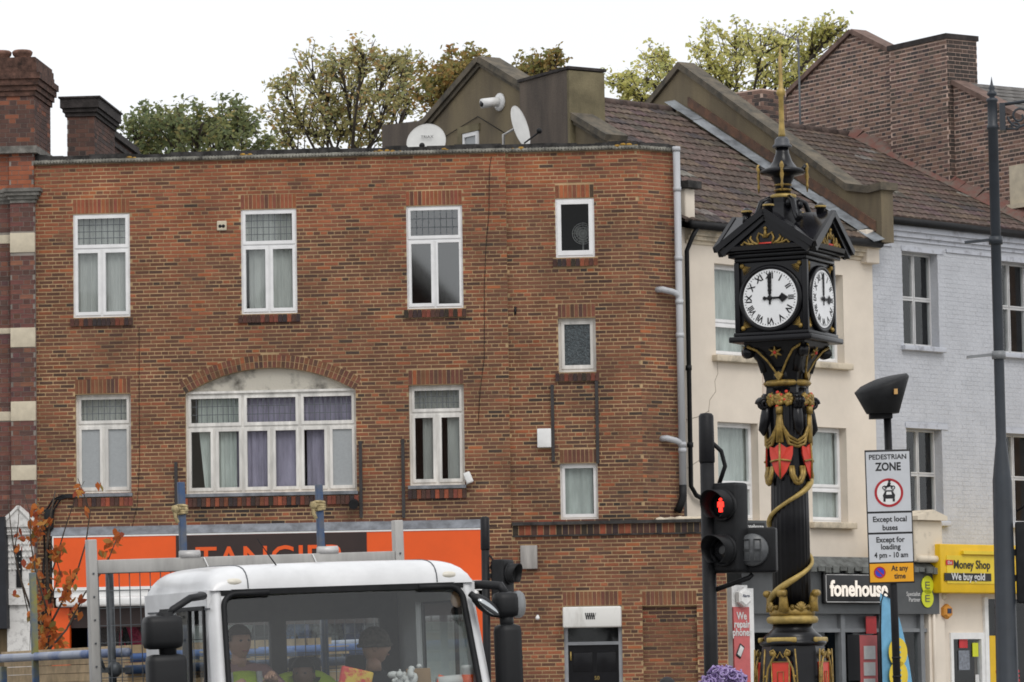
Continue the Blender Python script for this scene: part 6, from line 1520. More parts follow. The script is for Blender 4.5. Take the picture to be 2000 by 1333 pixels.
# ------------------------------------------------------------------ young street tree with the last orange leaves
SDp = 56.0; b0 = at(88, 1333, SDp)
sap = thing('young_tree', 'slender young tree with sparse orange autumn leaves by the shop fascia', 'tree', T(b0.x, SDp, .12))
rg = random.Random(21); tr = MB(); lv = MB()
def sp(u, v, dy=0): p = at(u, v, SDp+dy); return p - Vector((b0.x, SDp, .12))
br_ = [([(88,1420),(92,1300),(95,1180),(90,1080),(100,1000),(108,960)],.035,0), ([(95,1250),(60,1190),(40,1130),(28,1080),(20,1020),(15,970)],.02,.2), ([(94,1200),(70,1120),(60,1060),(58,1000),(45,960)],.016,-.2),
       ([(93,1230),(125,1170),(150,1120),(168,1060),(176,1000),(160,955),(152,935)],.018,.1), ([(95,1270),(130,1230),(165,1160),(205,1110),(225,1060),(233,1035)],.018,-.15), ([(92,1150),(110,1090),(128,1030),(150,965),(165,940)],.014,.2), ([(60,1190),(70,1250),(62,1290)],.01,.1), ([(130,1230),(150,1200),(165,1170)],.01,0), ([(40,1130),(60,1220),(58,1275)],.012,.3), ([(95,1180),(118,1120),(100,1060),(75,1020)],.012,0), ([(28,1080),(36,1020),(38,975)],.01,0)]
OR_ = [(4,(.50,.16,.04)),(3,(.44,.12,.035)),(1.5,(.36,.08,.04)),(2,(.52,.26,.07)),(.8,(.26,.20,.06))]
for pts, r, dy in br_:
    P = [sp(u, v, dy + rg.uniform(-.1,.1)) for u, v in pts]; tr.tube(P, [r*(1-.75*i/(len(P)-1)) for i in range(len(P))], 6)
cl = [(70,1000,18,22),(75,1030,22,26),(60,1060,18,12),(40,1045,10,7),(35,1075,8,5),(110,1085,16,22),(115,1075,12,14),(65,1100,16,14),(70,1130,14,12),(90,1155,16,12),(85,1180,20,18),(80,1200,20,22),(90,1225,18,20),(100,1240,24,28),(85,1260,20,22),(110,1260,18,16),(125,1165,16,16),(135,1145,14,16),(145,1122,12,8),(150,1190,8,6),(160,1170,10,6),(140,1205,14,10),(215,1065,12,12),(230,1050,12,14),(200,1085,10,8),(155,958,10,12),(150,965,8,6),(195,950,7,4),(170,1000,6,3),(95,1290,16,16),(58,1205,6,3),(30,1160,5,3),(115,1130,14,10),(100,1020,8,5)]
for u, v, sp_, n in cl:
    for i in range(int(n*1.0)):
        p = sp(rg.gauss(u, sp_*.45), rg.gauss(v, sp_*.5), rg.uniform(-.25,.25)); s = rg.uniform(.07,.125); a = Vector((rg.gauss(0,.6),rg.gauss(0,.6),rg.gauss(-.6,.5))).normalized(); b = a.cross(Vector((rg.gauss(0,1),rg.gauss(0,1),rg.gauss(0,1)))).normalized()
        k = rg.uniform(.7,1.2); c = tuple(x*k for x in pick2(rg, OR_)); lv.add([p-a*s*.6, p+b*s*.34-a*s*.25, p+b*s*.30+a*s*.2, p+a*s*.7, p-b*s*.30+a*s*.2, p-b*s*.34-a*s*.25], [(0,1,2,3,4,5)], None, c)
tr.build('trunk', mat('bark'), sap); lv.build('crown', MATS['leaf'], sap)
# ================================================================== flatbed truck waiting in the road
TD = 28.0; TPSI = R(22)
tc_ = at(692, 1300, TD)
Tf = Frame(Vector((tc_.x, TD, 0)), TPSI)
TILT = T(0,0,2) @ RY(R(-1.5)) @ T(0,0,-2)          # the truck leans with the camber of the road
trk = thing('flatbed_truck', 'white flatbed truck with black mirrors carrying timber and blue poles', 'truck', Tf.M @ TILT)
WH = mat('cab_white', (.73,.735,.74), .34, var=.09, scale=1.6, spec=.5, coat=.3)
hwid = .98; zR0 = 2.415; ZRT = Tf.px(690, 1098, .8)[1]
# roof dome
def roof_z(sx, sy):
    fx = max(0, 1-abs(sx)**13)**(1/2.2); fy = max(0, 1-abs(sy)**7)**(1/2.4)
    return zR0 + (ZRT-zR0)*fx*fy*(1-.06*max(0,-sy) - .06*sx*sx)
m = MB(); nx_, ny_ = 28, 18; vs = []; fs = []; y0, y1 = .17, 1.72; ym = (y0+y1)/2; yh = (y1-y0)/2
for j in range(ny_+1):
    for i in range(nx_+1):
        sx = -math.cos(math.pi*i/nx_); sy = -math.cos(math.pi*j/ny_)
        vs.append((sx*hwid, ym+sy*yh, roof_z(sx, sy)))
for j in range(ny_):
    for i in range(nx_): a = j*(nx_+1)+i; fs.append((a,a+1,a+nx_+2,a+nx_+1))
m.add(vs, fs, smooth=True); m.build('cab_roof', WH, trk)
# seams and marker lamps on the roof edge
for s in (-1,1):
    m = MB(); m.sphere((s*.80,.20,zR0+.055), .075, 10, 6, sc=(1,.4,.38)); m.build('marker_lamp', mat('marker', (.72,.68,.58), .3, var=.1), trk)
    m = MB(); m.tube([(s*.72*hwid, ym+q_*yh, roof_z(.72,q_)+.001) for q_ in (-.9999,-.999,-.995,-.985,-.96,-.92,-.85,-.75,-.6,-.4,-.1,.3,.7,.9)], .005, 5); m.build('seam', mat('lead'), trk)
# windscreen surround: pillars, header, lower panel. windscreen leans back
ZWB, ZWT = 1.38, 2.415; yT, yB = .20, -.08; wT, wB = .93, .99
def fr_(sx, t, dy=0): return Vector((sx*(wB+(wT-wB)*t), yB+(yT-yB)*t+dy, ZWB+(ZWT-ZWB)*t))
for s in (-1,1):
    m = MB(); n = 10; vs = []; fs = []
    for i in range(n+1):
        t = i/n; p = fr_(s, t); w_ = .075
        for dx, dy in ((-s*.03,-.012),(s*.02,-.005),(s*.055,.03),(s*.05,.13),(-s*.02,.12),(-s*.03,.03)): vs.append((p.x+dx, p.y+dy, p.z))
    for i in range(n):
        for k in range(6): k2 = (k+1) % 6; fs.append((i*6+k,i*6+k2,(i+1)*6+k2,(i+1)*6+k))
    m.add(vs, fs, smooth=True); m.build('pillar', WH, trk)
    m = MB(); aw_, at_ = .10, .09; arc = [(.955-aw_+aw_*math.cos(q_*math.pi/16), .975-at_+at_*math.sin(q_*math.pi/16)) for q_ in range(9)]
    fpt = lambda sx, t, dy=0: fr_(s*sx, t, dy - .04*(1-sx*sx))
    m.tube([fpt(.955, i/10*(.975-at_), -.008) for i in range(10)] + [fpt(a_, b_, -.008) for a_, b_ in arc] + [fpt(.8,.975,-.008), fpt(.6,.975,-.008)], .022, 6); m.build('screen_seal', mat('black_plastic'), trk)
    m = MB(); m.add([fpt(a_, b_, -.004) for a_, b_ in arc] + [fpt(.855,1.0,-.004), fpt(.99,1.0,-.004), fpt(.99,.885,-.004)], [(0,1,11),(1,2,11),(2,3,11),(3,4,11),(11,4,10),(4,5,10),(5,6,10),(6,7,9),(7,8,9),(6,9,10)]); m.build('screen_corner', WH, trk)
m = MB(); 
for i in range(20):
    a, b = -1+i/10, -1+(i+1)/10; pa, pb = fr_(a*.97, .985, -.006-.03*(1-a*a)), fr_(b*.97, .985, -.006-.03*(1-b*b)); m.bar(pa, pb, .03, .04)
m.build('screen_seal', mat('black_plastic'), trk)
m = MB(); n = 16; vs = []; fs = []
for j in range(9):
    t = j/8*.985
    for i in range(n+1): sx = -1+2*i/n; p = fr_(sx*.95, t); vs.append((p.x, p.y-.05*(1-sx*sx)+.02, p.z))
for j in range(8):
    for i in range(n): a = j*(n+1)+i; fs.append((a,a+1,a+n+2,a+n+1))
glass('screen_glass', tint=(.80,.83,.82), refl=1.2); m.add(vs, fs, smooth=True); m.build('windscreen', MATS['screen_glass'], trk)
m = MB(); m.bev(-1.0,1.0,-.16,.2,.55,ZWB,.05); m.build('front_panel', WH, trk)
m = MB(); m.bev(-1.02,1.02,-.24,.15,.34,.56,.03); m.build('bumper', mat('bumper_grey', (.10,.10,.105), .6, var=.15), trk)
for s in (-1,1):
    m = MB(); m.bev(s*.78-.15,s*.78+.15,-.19,-.1,.70,.88,.03); m.build('headlight', mat('headlamp', (.5,.52,.55), .15), trk)
m = MB(); m.box(-.5,.5,-.175,-.15,.85,1.15)
for i in range(4): m.box(-.5,.5,-.19,-.165,.88+i*.07,.91+i*.07)
m.build('grille', mat('black_plastic'), trk)
m = MB(); m.box(-.26,.26,-.255,-.242,.40,.51); m.build('number_plate', mat('paper'), trk)
# doors with side windows
for s in (-1,1):
    x = s*1.0; d = MB(); yA, yB2 = .22, 1.70
    def pan(a, b, c, e): d.box(min(x,x-s*.05), max(x,x-s*.05), a, b, c, e)
    pan(yA-.15, yB2, .62, 1.50); pan(1.28, yB2, 1.50, zR0+.005); pan(yA-.02, 1.28, 2.30, zR0+.005); pan(.20,.26,1.5,2.30)
    do = d.build('door', WH, trk)
    m = MB(); m.add([(x-s*.02,.26,1.5),(x-s*.02,1.28,1.5),(x-s*.02,1.28,2.30),(x-s*.02,.26,2.30)], [(0,1,2,3)]); m.build('side_window', MATS['screen_glass'], do)
    m = MB(); 
    for p, q in (((.26,1.5),(.26,2.30)),((.26,2.30),(1.28,2.30)),((1.28,2.30),(1.28,1.5)),((.62,1.5),(.60,2.30))): m.bar((x+s*.006,p[0],p[1]),(x+s*.006,q[0],q[1]),.025)
    m.build('window_seal', mat('black_plastic'), do)
    m = MB(); m.bar((x+s*.012,.63,1.5),(x+s*.012,.61,2.2),.012); m.build('window_channel', mat('alu'), do)
    m = MB(); m.bev(x-.02 if s > 0 else x-.03, x+.03 if s > 0 else x+.02, 1.25, 1.45, 1.38, 1.45, .01); m.build('handle', mat('black_plastic'), do)
    m = MB(); m.bar((x+s*.004,.14,2.29),(x+s*.004,1.6,2.29),.012); m.build('drip_rail', mat('lead'), do)
# rear wall of the cab with its window
m = MB(); wall_cells(m, -.97, .97, .62, zR0+.05, [(-.80,-.06,1.72,2.20),(.06,.80,1.72,2.20)], 1.64, .06); m.build('cab_back', mat('cab_inside', (.09,.09,.095), .8, var=.2), trk)
for xa_, xb_ in ((-.80,-.06),(.06,.80)): MB().add([(xa_,1.66,1.72),(xb_,1.66,1.72),(xb_,1.66,2.20),(xa_,1.66,2.20)], [(0,1,2,3)]).build('rear_window', MATS['glass_clear'], trk)
m = MB(); m.box(-.95,.95,.05,1.63,.80,.86); m.build('cab_floor', mat('cab_inside'), trk)
m = MB(); m.bev(-.94,.94,.05,.42,1.25,1.60,.05); m.bev(-.62,-.2,.2,.44,1.56,1.66,.04); m.build('dashboard', mat('dash', (.03,.03,.033), .7, var=.2), trk)
m = MB(); m.box(-.93,.93,.25,1.6,zR0-.03,zR0+.0); m.build('headlining', mat('headlining', (.20,.20,.20), .9, var=.1), trk)
m = MB(); m.tube([(-.42+.19*math.cos(a*math.pi/12),.50+.07*math.sin(a*math.pi/12)*1.0,1.52+.15*math.sin(a*math.pi/12)) for a in range(25)], .017, 8, cap=False); m.tube([(-.42,.30,1.40),(-.42,.48,1.52)], .03, 8); m.build('steering_wheel', mat('black_plastic'), trk)
for x in (-.46, .08, .52):
    m = MB(); m.bev(x-.22,x+.22,.75,1.3,1.05,1.2,.05); m.bev(x-.22,x+.22,1.22,1.38,1.15,1.72,.06); m.bev(x-.12,x+.12,1.26,1.36,1.73,1.93,.04); m.bar((x,1.3,1.7),(x,1.3,1.76),.08); m.box(x-.18,x+.18,.8,1.28,.85,1.06); m.build('seat', mat('seat_grey', (.05,.05,.055), .9, var=.2), trk)
for x in (-.45,.40):
    m = MB(); m.tube([(x-.35,.06-.02,1.43),(x+.2,.0,1.50),(x+.42,-.0,1.56)], .008, 5); m.build('wiper', mat('black'), trk)
# roof aerial
m = MB(); p = Tf.px(548, 1108, .35); m.tube([(p[0],.35,p[1]-.03),(p[0],.35,p[1]+.01)], .018, 8); q = Tf.px(508,1048,.35); m.tube([(p[0],.35,p[1]),(q[0],.36,q[1])], [.006,.003], 5); m.build('aerial', mat('black'), trk)
# mirrors
MP = mat('mirror_black', (.014,.0145,.016), .5, var=.12, spec=.3)
def mrect(u0,u1,v0,v1,y): return Tf.rect(u0,u1,v0,v1,y)
a, b, c, d = mrect(281,354,1192,1258,-.05)
m = MB(); m.bev(a,b,-.14,.03,c,d,.05); mu = m.build('mirror', MP, trk)
a2, b2, c2, d2 = mrect(286,361,1268,1420,-.05); m = MB(); m.bev(a2,b2,-.14,.03,c2,d2,.05); m.build('mirror', MP, trk)
m = MB(); m.tube([((a2+b2)/2+.02,-.05,c-.06),((a+b)/2+.02,-.05,d+.02)], .06, 10)
p0 = Tf.px(330,1182,-.02); p1 = Tf.px(372,1160,0.0); p2 = Tf.px(404,1156,.05); m.tube([(p0[0],-.05,p0[1]-.03),(p0[0]+.02,-.05,p0[1]),(p1[0],-.02,p1[1]),(p2[0],.10,p2[1]),(p2[0]+.02,.24,p2[1]+.01)], [.024,.025,.026,.028,.024], 10); m.build('mirror_arm', MP, trk)
R0 = .28
a, b, c, d = mrect(968,1012,1228,1420,.10); m = MB(); m.bev(a,b,-.02,.16,c,d,.05); m.build('mirror', MP, trk)
a3, b3, c3, d3 = mrect(965,1008,1165,1216,.10); m = MB(); m.bev(a3,b3,-.0,.16,c3,d3,.05); m.build('mirror', MP, trk)
m = MB(); m.tube([((a+b)/2,.07,d-.05),((a3+b3)/2,.07,c3+.05)], .05, 10)
p0 = Tf.px(928,1150,.2); p1 = Tf.px(978,1153,.12); m.tube([(p0[0],.26,p0[1]),(p0[0]+.08,.20,p0[1]),(p1[0],.10,p1[1]),((a3+b3)/2,.07,d3-.02)], .033, 10); m.build('mirror_arm', MP, trk)
p = Tf.px(950,1190,.02); m = MB(); m.sphere((0,0,0), .12, 14, 8, T(p[0],.02,p[1]) @ RY(R(38)), sc=(1.1,.5,.42)); p2 = Tf.px(928,1166,.05); m.tube([(p2[0],.12,p2[1]),(p[0],.04,p[1])], .025, 8); m.build('kerb_mirror', MP, trk)
m = MB(); m.sphere((0,0,0), .10, 14, 8, T(p[0]-.0,-.035,p[1]-.015) @ RY(R(38)), sc=(1.0,.2,.30)); m.build('mirror_glass', mat('mirror_glass', (.5,.52,.53), .08, metal=1.0, var=.02), trk)
m = MB(); p = Tf.px(899,1176,.25); m.sphere((p[0]-.0,.30,p[1]), .06, 10, 8, sc=(.75,.5,1.05)); m.tube([(p[0],.3,p[1]+.03),(p[0]+.02,.33,p[1]+.12)], .012, 6); m.build('cab_lamp', mat('cab_lamp', (.75,.48,.30), .4, var=.1), trk)
# chassis, wheels, bed
m = MB(); m.box(-.42,.42,.3,6.0,.55,.78); m.build('chassis', mat('black'), trk)
def wheel(x, y, s):
    w_ = MB(); w_.lathe([(.26,-.13),(.40,-.13),(.43,-.09),(.43,.09),(.40,.13),(.26,.13)], 28, T(x,y,.43) @ RY(R(90))); wo2 = w_.build('wheel', mat('rubber', (.02,.02,.021), .9, var=.2), trk)
    w_ = MB(); w_.lathe([(.02,-.06),(.25,-.08),(.255,.08),(.02,.06)], 20, T(x,y,.43) @ RY(R(90))); w_.build('rim', mat('alu'), wo2)
for s in (-1,1): wheel(s*.84, .42, s); wheel(s*.80, 4.6, s)
HB = 1.95
m = MB(); m.box(-1.05,1.05,HB-.1,6.3,.95,1.08); m.build('bed', mat('timber_brown'), trk)
AL = mat('alu_frame', (.42,.41,.39), .55, metal=.2, var=.16, scale=5, streak=True)
xL, xR_ = Tf.px(184,1200,HB)[0], Tf.px(782,1060,HB)[0]; zLt = Tf.px(182,1045,HB)[1]; zRt = Tf.px(782,1024,HB)[1]
for x, zt in ((xL,zLt),(xR_,zRt)):
    m = MB(); m.bev(x-.035,x+.035,HB-.04,HB+.04,1.0,zt,.008); po2 = m.build('headboard_post', AL, trk)
    m = MB()
    for v in range(8): m.tube([(x,HB-.042,zt-.25-v*.17),(x,HB-.048,zt-.25-v*.17)], .008, 6)
    m.build('rivets', mat('lead'), po2)
zb = Tf.px(184,1110,HB)[1]; zb2 = Tf.px(782,1086,HB)[1]; zbm = (zb+zb2)/2
m = MB(); m.bev(xL+.036,xR_-.036,HB-.03,HB+.03,zbm-.05,zbm+.05,.006); m.build('headboard_rail', AL, trk)
for u in (400, 612): x = Tf.px(u,1095,HB)[0]; m = MB(); m.bar((x,HB-.034,zbm+.045),(x+.04,HB-.034,zbm-.045),.012,.008); m.build('rail_strap', mat('white_paint'), trk)
m = MB(); z0 = 1.1
for i in range(30):
    x = xL+.05+i*(xR_-xL-.1)/29; m.bar((x,HB+.01,z0),(x,HB+.01,zbm-.05),.006)
for j in range(12): z = z0+.1+j*(zbm-z0-.15)/11; m.bar((xL+.04,HB+.018,z),(xR_-.04,HB+.018,z),.006)
m.build('wire_mesh', mat('lead'), trk)
BLU = mat('blue_steel', (.028,.065,.15), .6, col2=(.09,.095,.105), scale=7, thr=(.35,.6))
for u, v0 in ((362,938),(631,950)):
    x = Tf.px(u,1000,HB+.1)[0]; zt = Tf.px(u,v0,HB+.1)[1]; m = MB(); m.bev(x-.025,x+.025,HB+.075,HB+.125,1.05,zt,.006); pb_ = m.build('blue_upright', BLU, trk)
    zr2 = Tf.px(u,991,HB+.1)[1]; m = MB()
    for k in range(4): m.tube([(x+.038*math.cos(t*.7+k),HB+.1+.038*math.sin(t*.7+k),zr2-.03+k*.018+.004*math.sin(t)) for t in range(10)], .012, 6)
    m.tube([(x-.03,HB+.05,zr2),(x-.08,HB+.04,zr2+.02),(x-.07,HB+.04,zr2-.06),(x-.05,HB+.045,zr2-.10)], .014, 6); m.sphere((x-.07,HB+.04,zr2+.0), .03, 8, 6); m.build('rope', mat('rope', (.48,.38,.20), .9, var=.3, scale=30), pb_)
    zc2 = zbm+.05; m = MB(); m.tube([(x-.06,HB-.01,zc2+.02),(x+.09,HB-.01,zc2+.02)], .034, 10); m.box(x-.03,x+.05,HB+.0,HB+.12,zc2,zc2+.05); m.build('clamp', mat('alu'), trk)
x = Tf.px(218,1200,HB+.12)[0]; m = MB(); m.tube([(x,HB+.12,1.05),(x,HB+.12,zbm-.03)], .03, 10); m.build('steel_pole', mat('steel_dark', (.08,.09,.10), .5, metal=.3, var=.3, scale=6), trk)
zk = Tf.px(220,1300,HB+.1)[1]; m = MB(); m.sphere((x,HB+.06,zk), .06, 8, 6); m.bar((x-.12,HB+.06,zk),(x+.12,HB+.06,zk-.01),.04); m.tube([(x-.08,HB+.05,zk),(x-.12,HB+.03,zk+.1)], .012, 6); m.build('clamp', mat('steel_dark'), trk)
# side rails, timber load
sy1 = HB+3.1
PY = min((abs(pix(Tf.M @ Vector((-1.05, HB+.1+i*.05, 1.95)))[0]-68), HB+.1+i*.05) for i in range(70))[1]
zq = lambda v, u=100: Tf.px(u, v, HB+1.0)[1]
for s in (-1,1):
    m = MB(); m.tube([(s*1.05,HB+.05,zq(1270,240)),(s*1.05,6.2,zq(1270,240))], .035, 10); m.build('side_rail', mat('rail_paint', (.30,.33,.40), .5, col2=(.06,.11,.26), scale=1.5, thr=(.4,.55)), trk)
    for y in (PY, 5.6): 
        zt = Tf.px(68,1112,y)[1] if s < 0 else 1.9
        m = MB(); m.bev(s*1.05-.025-s*.0,s*1.05+.025,y-.025,y+.025,1.0,zt if y == PY else 1.95,.006); m.build('side_post', mat('post_blue', (.04,.09,.20), .6, col2=(.20,.19,.05), scale=3, thr=(.4,.6)), trk)
m = MB(); m.tube([(-1.0,HB+.3,zq(1305)),(1.0,HB+.3,zq(1305))], .035, 10); m.build('cross_pole', BLU, trk)
m = MB(); m.tube([(-.9,HB+.5,1.98),(.95,HB+.5,1.98)], .04, 10); m.build('cross_pole', mat('pipe_blue', (.12,.22,.50), .5, var=.15), trk)
ltm = [mat('plank_%d' % i, c, .8, var=.2, scale=6, streak=False) for i, c in enumerate([(.60,.44,.26),(.66,.52,.33),(.55,.40,.23),(.62,.44,.05)])]
ld = thing('timber_load', 'stack of pale sawn planks lying on the truck bed', 'planks', Tf.M @ TILT @ T(0,0,1.085))
zz = 0
for layer in range(15):
    xx = -.92
    while xx < .7:
        w_ = rng.choice([.15,.2,.225]); m = MB(); yy0 = HB+.45+rng.uniform(0,.12); m.box(xx, xx+w_-.008, yy0, 6.1+rng.uniform(-.2,.3), zz, zz+.062); m.build('plank', ltm[rng.randrange(3)], ld); xx += w_
    zz += .066
# goods on the dashboard
def dash(nm, label, cat, u, v, y, mb, m_):
    x, z = Tf.px(u, v, y); o = mb.build(nm, mat(m_) if isinstance(m_, str) else m_); o.matrix_world = Tf.M @ TILT @ T(x, y+.08, 1.60) ; return tag(o, label, cat)
m = MB(); m.lathe([(.03,0),(.042,.20),(.046,.205),(.046,.22),(.03,.228)], 16); o = dash('paper_cup', 'white paper cup with an orange sleeve on the truck dashboard', 'cup', 920, 1320, .06, m, 'paper'); m = MB(); m.lathe([(.036,.06),(.0425,.16)], 16); m.build('sleeve', mat('orange'), o)
m = MB()
rk = random.Random(4)
for i in range(60): m.sphere((rk.gauss(0,.045),rk.gauss(0,.03),.13+rk.gauss(0,.045)), rk.uniform(.012,.034), 6, 4, sc=(rk.uniform(.5,1.6),rk.uniform(.5,1.2),rk.uniform(.5,1.5)))
m.lathe([(.06,0),(.05,.1)], 10); dash('tissue_wad', 'crumpled white tissues on the truck dashboard', 'tissues', 797, 1325, .06, m, 'paper')
m = MB(); m.bev(-.12,.12,-.02,.02,0,.24,.015, RY(R(14)) @ T(0,0,.0)); dash('snack_packet', 'red and yellow packet leaning behind the windscreen', 'packet', 690, 1320, .07, m, mat('packet', (.55,.03,.03), .4, col2=(.60,.42,.05), scale=9, thr=(.45,.55)))
m = MB(); m.bev(-.09,.09,-.01,.01,0,.22,.004, RX(R(-8))); dash('brown_envelope', 'brown card envelope behind the windscreen beside the tissues', 'envelope', 826, 1322, .09, m, mat('kraft', (.30,.19,.10), .8))
m = MB(); m.bev(-.06,.06,-.01,.01,0,.16,.004, RX(R(-8)) @ RY(R(20))); dash('orange_card', 'small orange card propped on the dashboard by the cup', 'card', 866, 1325, .08, m, 'orange')
m = MB(); m.tube([(-.12,0,.11),(.1,0,.12)], .045, 12); m.box(-.1,.08,-.03,.03,0,.09); dash('paper_roll', 'white paper roll lying on the truck dashboard', 'roll', 892, 1322, .10, m, 'paper')
# ================================================================== people
def skinned(nodes, edges, root=0, sub=2):
    """one continuous body from joints: nodes = [(x,y,z,rx,ry)]"""
    me = bpy.data.meshes.new('sk'); me.from_pydata([n[:3] for n in nodes], edges, []); ob = bpy.data.objects.new('sk', me); C.objects.link(ob)
    md = ob.modifiers.new('s', 'SKIN'); md.use_smooth_shade = True
    for i, n in enumerate(nodes):
        sv = me.skin_vertices[0].data[i]; sv.radius = (n[3], n[4] if len(n) > 4 else n[3]); sv.use_root = (i == root)
    s2 = ob.modifiers.new('u', 'SUBSURF'); s2.levels = sub; s2.render_levels = sub
    dg = bpy.context.evaluated_depsgraph_get(); ev = ob.evaluated_get(dg); out = bpy.data.meshes.new_from_object(ev)
    bpy.data.objects.remove(ob); return out
def obj_from(me, name, m, parent, M=None):
    me.materials.clear(); me.materials.append(m); me.polygons.foreach_set('use_smooth', [True]*len(me.polygons)); o = bpy.data.objects.new(name, me); C.objects.link(o); o.parent = parent
    if M is not None: o.matrix_basis = M
    return o
SKIN = mat('skin', (.42,.24,.17), .55, var=.08, scale=6); SKIN2 = mat('skin_dark', (.16,.085,.055), .55, var=.08, scale=6)
def head(parent, c, yaw, skin, hairm, hairf=None):
    """head with face, ears and hair; c is the middle of the head, facing local -y turned by yaw"""
    M = T(*c) @ RZ(yaw); m = MB(); bm = bmesh.new(); bmesh.ops.create_uvsphere(bm, u_segments=24, v_segments=18, radius=1)
    for v in bm.verts:
        x, y, z = v.co; k = 1 - .22*max(0,-z)**1.5; v.co = (x*.078*k, y*.098*(1-.1*max(0,-z)), z*.118)
        if y < -.2: 
            if -.25 < z < .18 and abs(x) < .2: v.co.y -= .020*(1-abs(x)/.2)*(1-abs(z+.08)/.3)
            if .05 < z < .3 and .2 < abs(x) < .55: v.co.y += .010
            if -.55 < z < -.4 and abs(x) < .35: v.co.y -= .004
            if -.95 < z < -.65 and abs(x) < .4: v.co.y -= .008
    m.bm(bm, None, None, True); m.tube([(0,.015,-.08),(0,.02,-.17)], [.052,.058], 12)
    for s in (-1,1): m.sphere((s*.078,.008,-.005), .028, 8, 6, sc=(.35,.7,1))
    h = m.build('head', skin, parent, M)
    m = MB()
    for s in (-1,1): m.sphere((s*.030,-.081,.015), .011, 8, 6, sc=(1.2,.6,.8))
    m.build('eyes', mat('eye', (.05,.04,.035), .3), h)
    m = MB(); m.tube([(-.022,-.088,-.058),(0,-.094,-.056),(.022,-.088,-.058)], .006, 6); m.build('mouth', mat('lips', (.30,.10,.09), .5), h)
    m = MB(); hairf(m); m.build('hair', hairm, h); return h
def cap_hair(m):
    bm = bmesh.new(); bmesh.ops.create_uvsphere(bm, u_segments=20, v_segments=14, radius=1)
    for v in bm.verts: v.co = (v.co.x*.088, v.co.y*.106+.006, v.co.z*.100+.035)
    bmesh.ops.delete(bm, geom=[v for v in bm.verts if v.co.z < .005 or (v.co.y < -.055 and v.co.z < .055)], context='VERTS'); m.bm(bm, None, None, True)
def beanie(m):
    bm = bmesh.new(); bmesh.ops.create_uvsphere(bm, u_segments=24, v_segments=16, radius=1)
    for v in bm.verts: v.co = (v.co.x*.097, v.co.y*.116+.006, v.co.z*.118+.035)
    bmesh.ops.delete(bm, geom=[v for v in bm.verts if v.co.z < .0], context='VERTS'); m.bm(bm, None, None, True)
    m.tube([(.098*math.cos(a*math.pi/12),.006+.117*math.sin(a*math.pi/12),.015) for a in range(25)], .016, 6, cap=False)
def hand(parent, wrist, d, palm_n, skin, curl=.6):
    """palm with five separate bent fingers; d = pointing direction, palm_n = way the palm faces"""
    d = Vector(d).normalized(); n = Vector(palm_n); n = (n - d*n.dot(d)).normalized(); s = d.cross(n); w_ = Vector(wrist); m = MB()
    m.tube([w_-d*.02, w_+d*.03, w_+d*.085], [.026,.034,.036], 10)
    for i, L in enumerate((.070,.080,.075,.058)):
        b = w_+d*.085+s*(i-1.5)*.019; k1 = b+(d*math.cos(curl*.5)+n*math.sin(curl*.5))*L*.45; k2 = k1+(d*math.cos(curl*1.3)+n*math.sin(curl*1.3))*L*.35; k3 = k2+(d*math.cos(curl*2)+n*math.sin(curl*2))*L*.28
        m.tube([b-d*.02, b, k1, k2, k3], [.010,.0095,.009,.008,.006], 8)
    b = w_+d*.03-s*.032; k1 = b+(d*.6-s*.7+n*.3).normalized()*.035; k2 = k1+(d*.8-s*.1+n*.6).normalized()*.03; m.tube([b+s*.01, b, k1, k2], [.013,.012,.011,.008], 8)
    return m.build('hand', skin, parent)
HV = mat('hi_vis', (.45,.62,.02), .7, var=.12, scale=8); DKC = mat('dark_jacket', (.022,.022,.025), .9, var=.3, scale=8)
def seated(label, u, Y, hy, skin, hairm, hairf, yaw, vest, jac, reach, lift=0):
    x = Tf.px(u, 1250, Y)[0]; o = thing('person', label, 'person', Tf.M @ TILT @ T(x, Y, 1.2 + lift))
    h = hy                                               # head centre above the seat
    N_ = [(0,0,.10,.16,.13),(0,.03,.30,.165,.125),(0,.05,.48,.18,.12),(0,.04,.58,.10,.08),(0,.02,h-.13,.055,.055)]; E = [(0,1),(1,2),(2,3),(3,4)]
    def chain(pts, st):
        p = st
        for q in pts: N_.append(q); E.append((p, len(N_)-1)); p = len(N_)-1
    hands = []
    for s, (el, wr) in zip((-1,1), reach):
        chain([(s*.20,.04,.53,.072,.07),(el[0],el[1],el[2],.052,.052),(wr[0],wr[1],wr[2],.036,.036)], 2); hands.append((el, wr))
        chain([(s*.11,-.12,.09,.095,.09),(s*.13,-.46,.11,.07,.07),(s*.13,-.52,-.22,.055,.055)], 0)
    obj_from(skinned(N_, E), 'body', jac, o)
    for el, wr in hands: d = Vector(wr)-Vector(el); hand(o, wr, d, (0,-.3,-1), skin)
    head(o, (0,0,h), yaw, skin, hairm, hairf)
    if vest:
        V = [(0,-.01,.12,.20,.17),(0,.02,.30,.205,.165),(0,.04,.47,.235,.165),(0,.035,.57,.16,.12)]; vm = skinned(V, [(0,1),(1,2),(2,3)]); obj_from(vm, 'vest', vest, o)
        m = MB()
        for s in (-1,1): m.tube([(s*.11,-.135,.15),(s*.11,-.125,.35),(s*.11,-.09,.54)], .022, 6)
        m.build('reflective_tape', mat('tape', (.55,.56,.57), .4), o)
    return o
seated('person in a lime safety vest at the steering wheel of the white truck', 468, .98, .75, SKIN, mat('hair_brown', (.06,.04,.03), .8), cap_hair, R(10), HV, mat('pink_shirt', (.30,.16,.16), .9), [((-.30,-.18,.36),(-.18,-.42,.44)), ((.30,-.16,.36),(.12,-.40,.48))], .10)
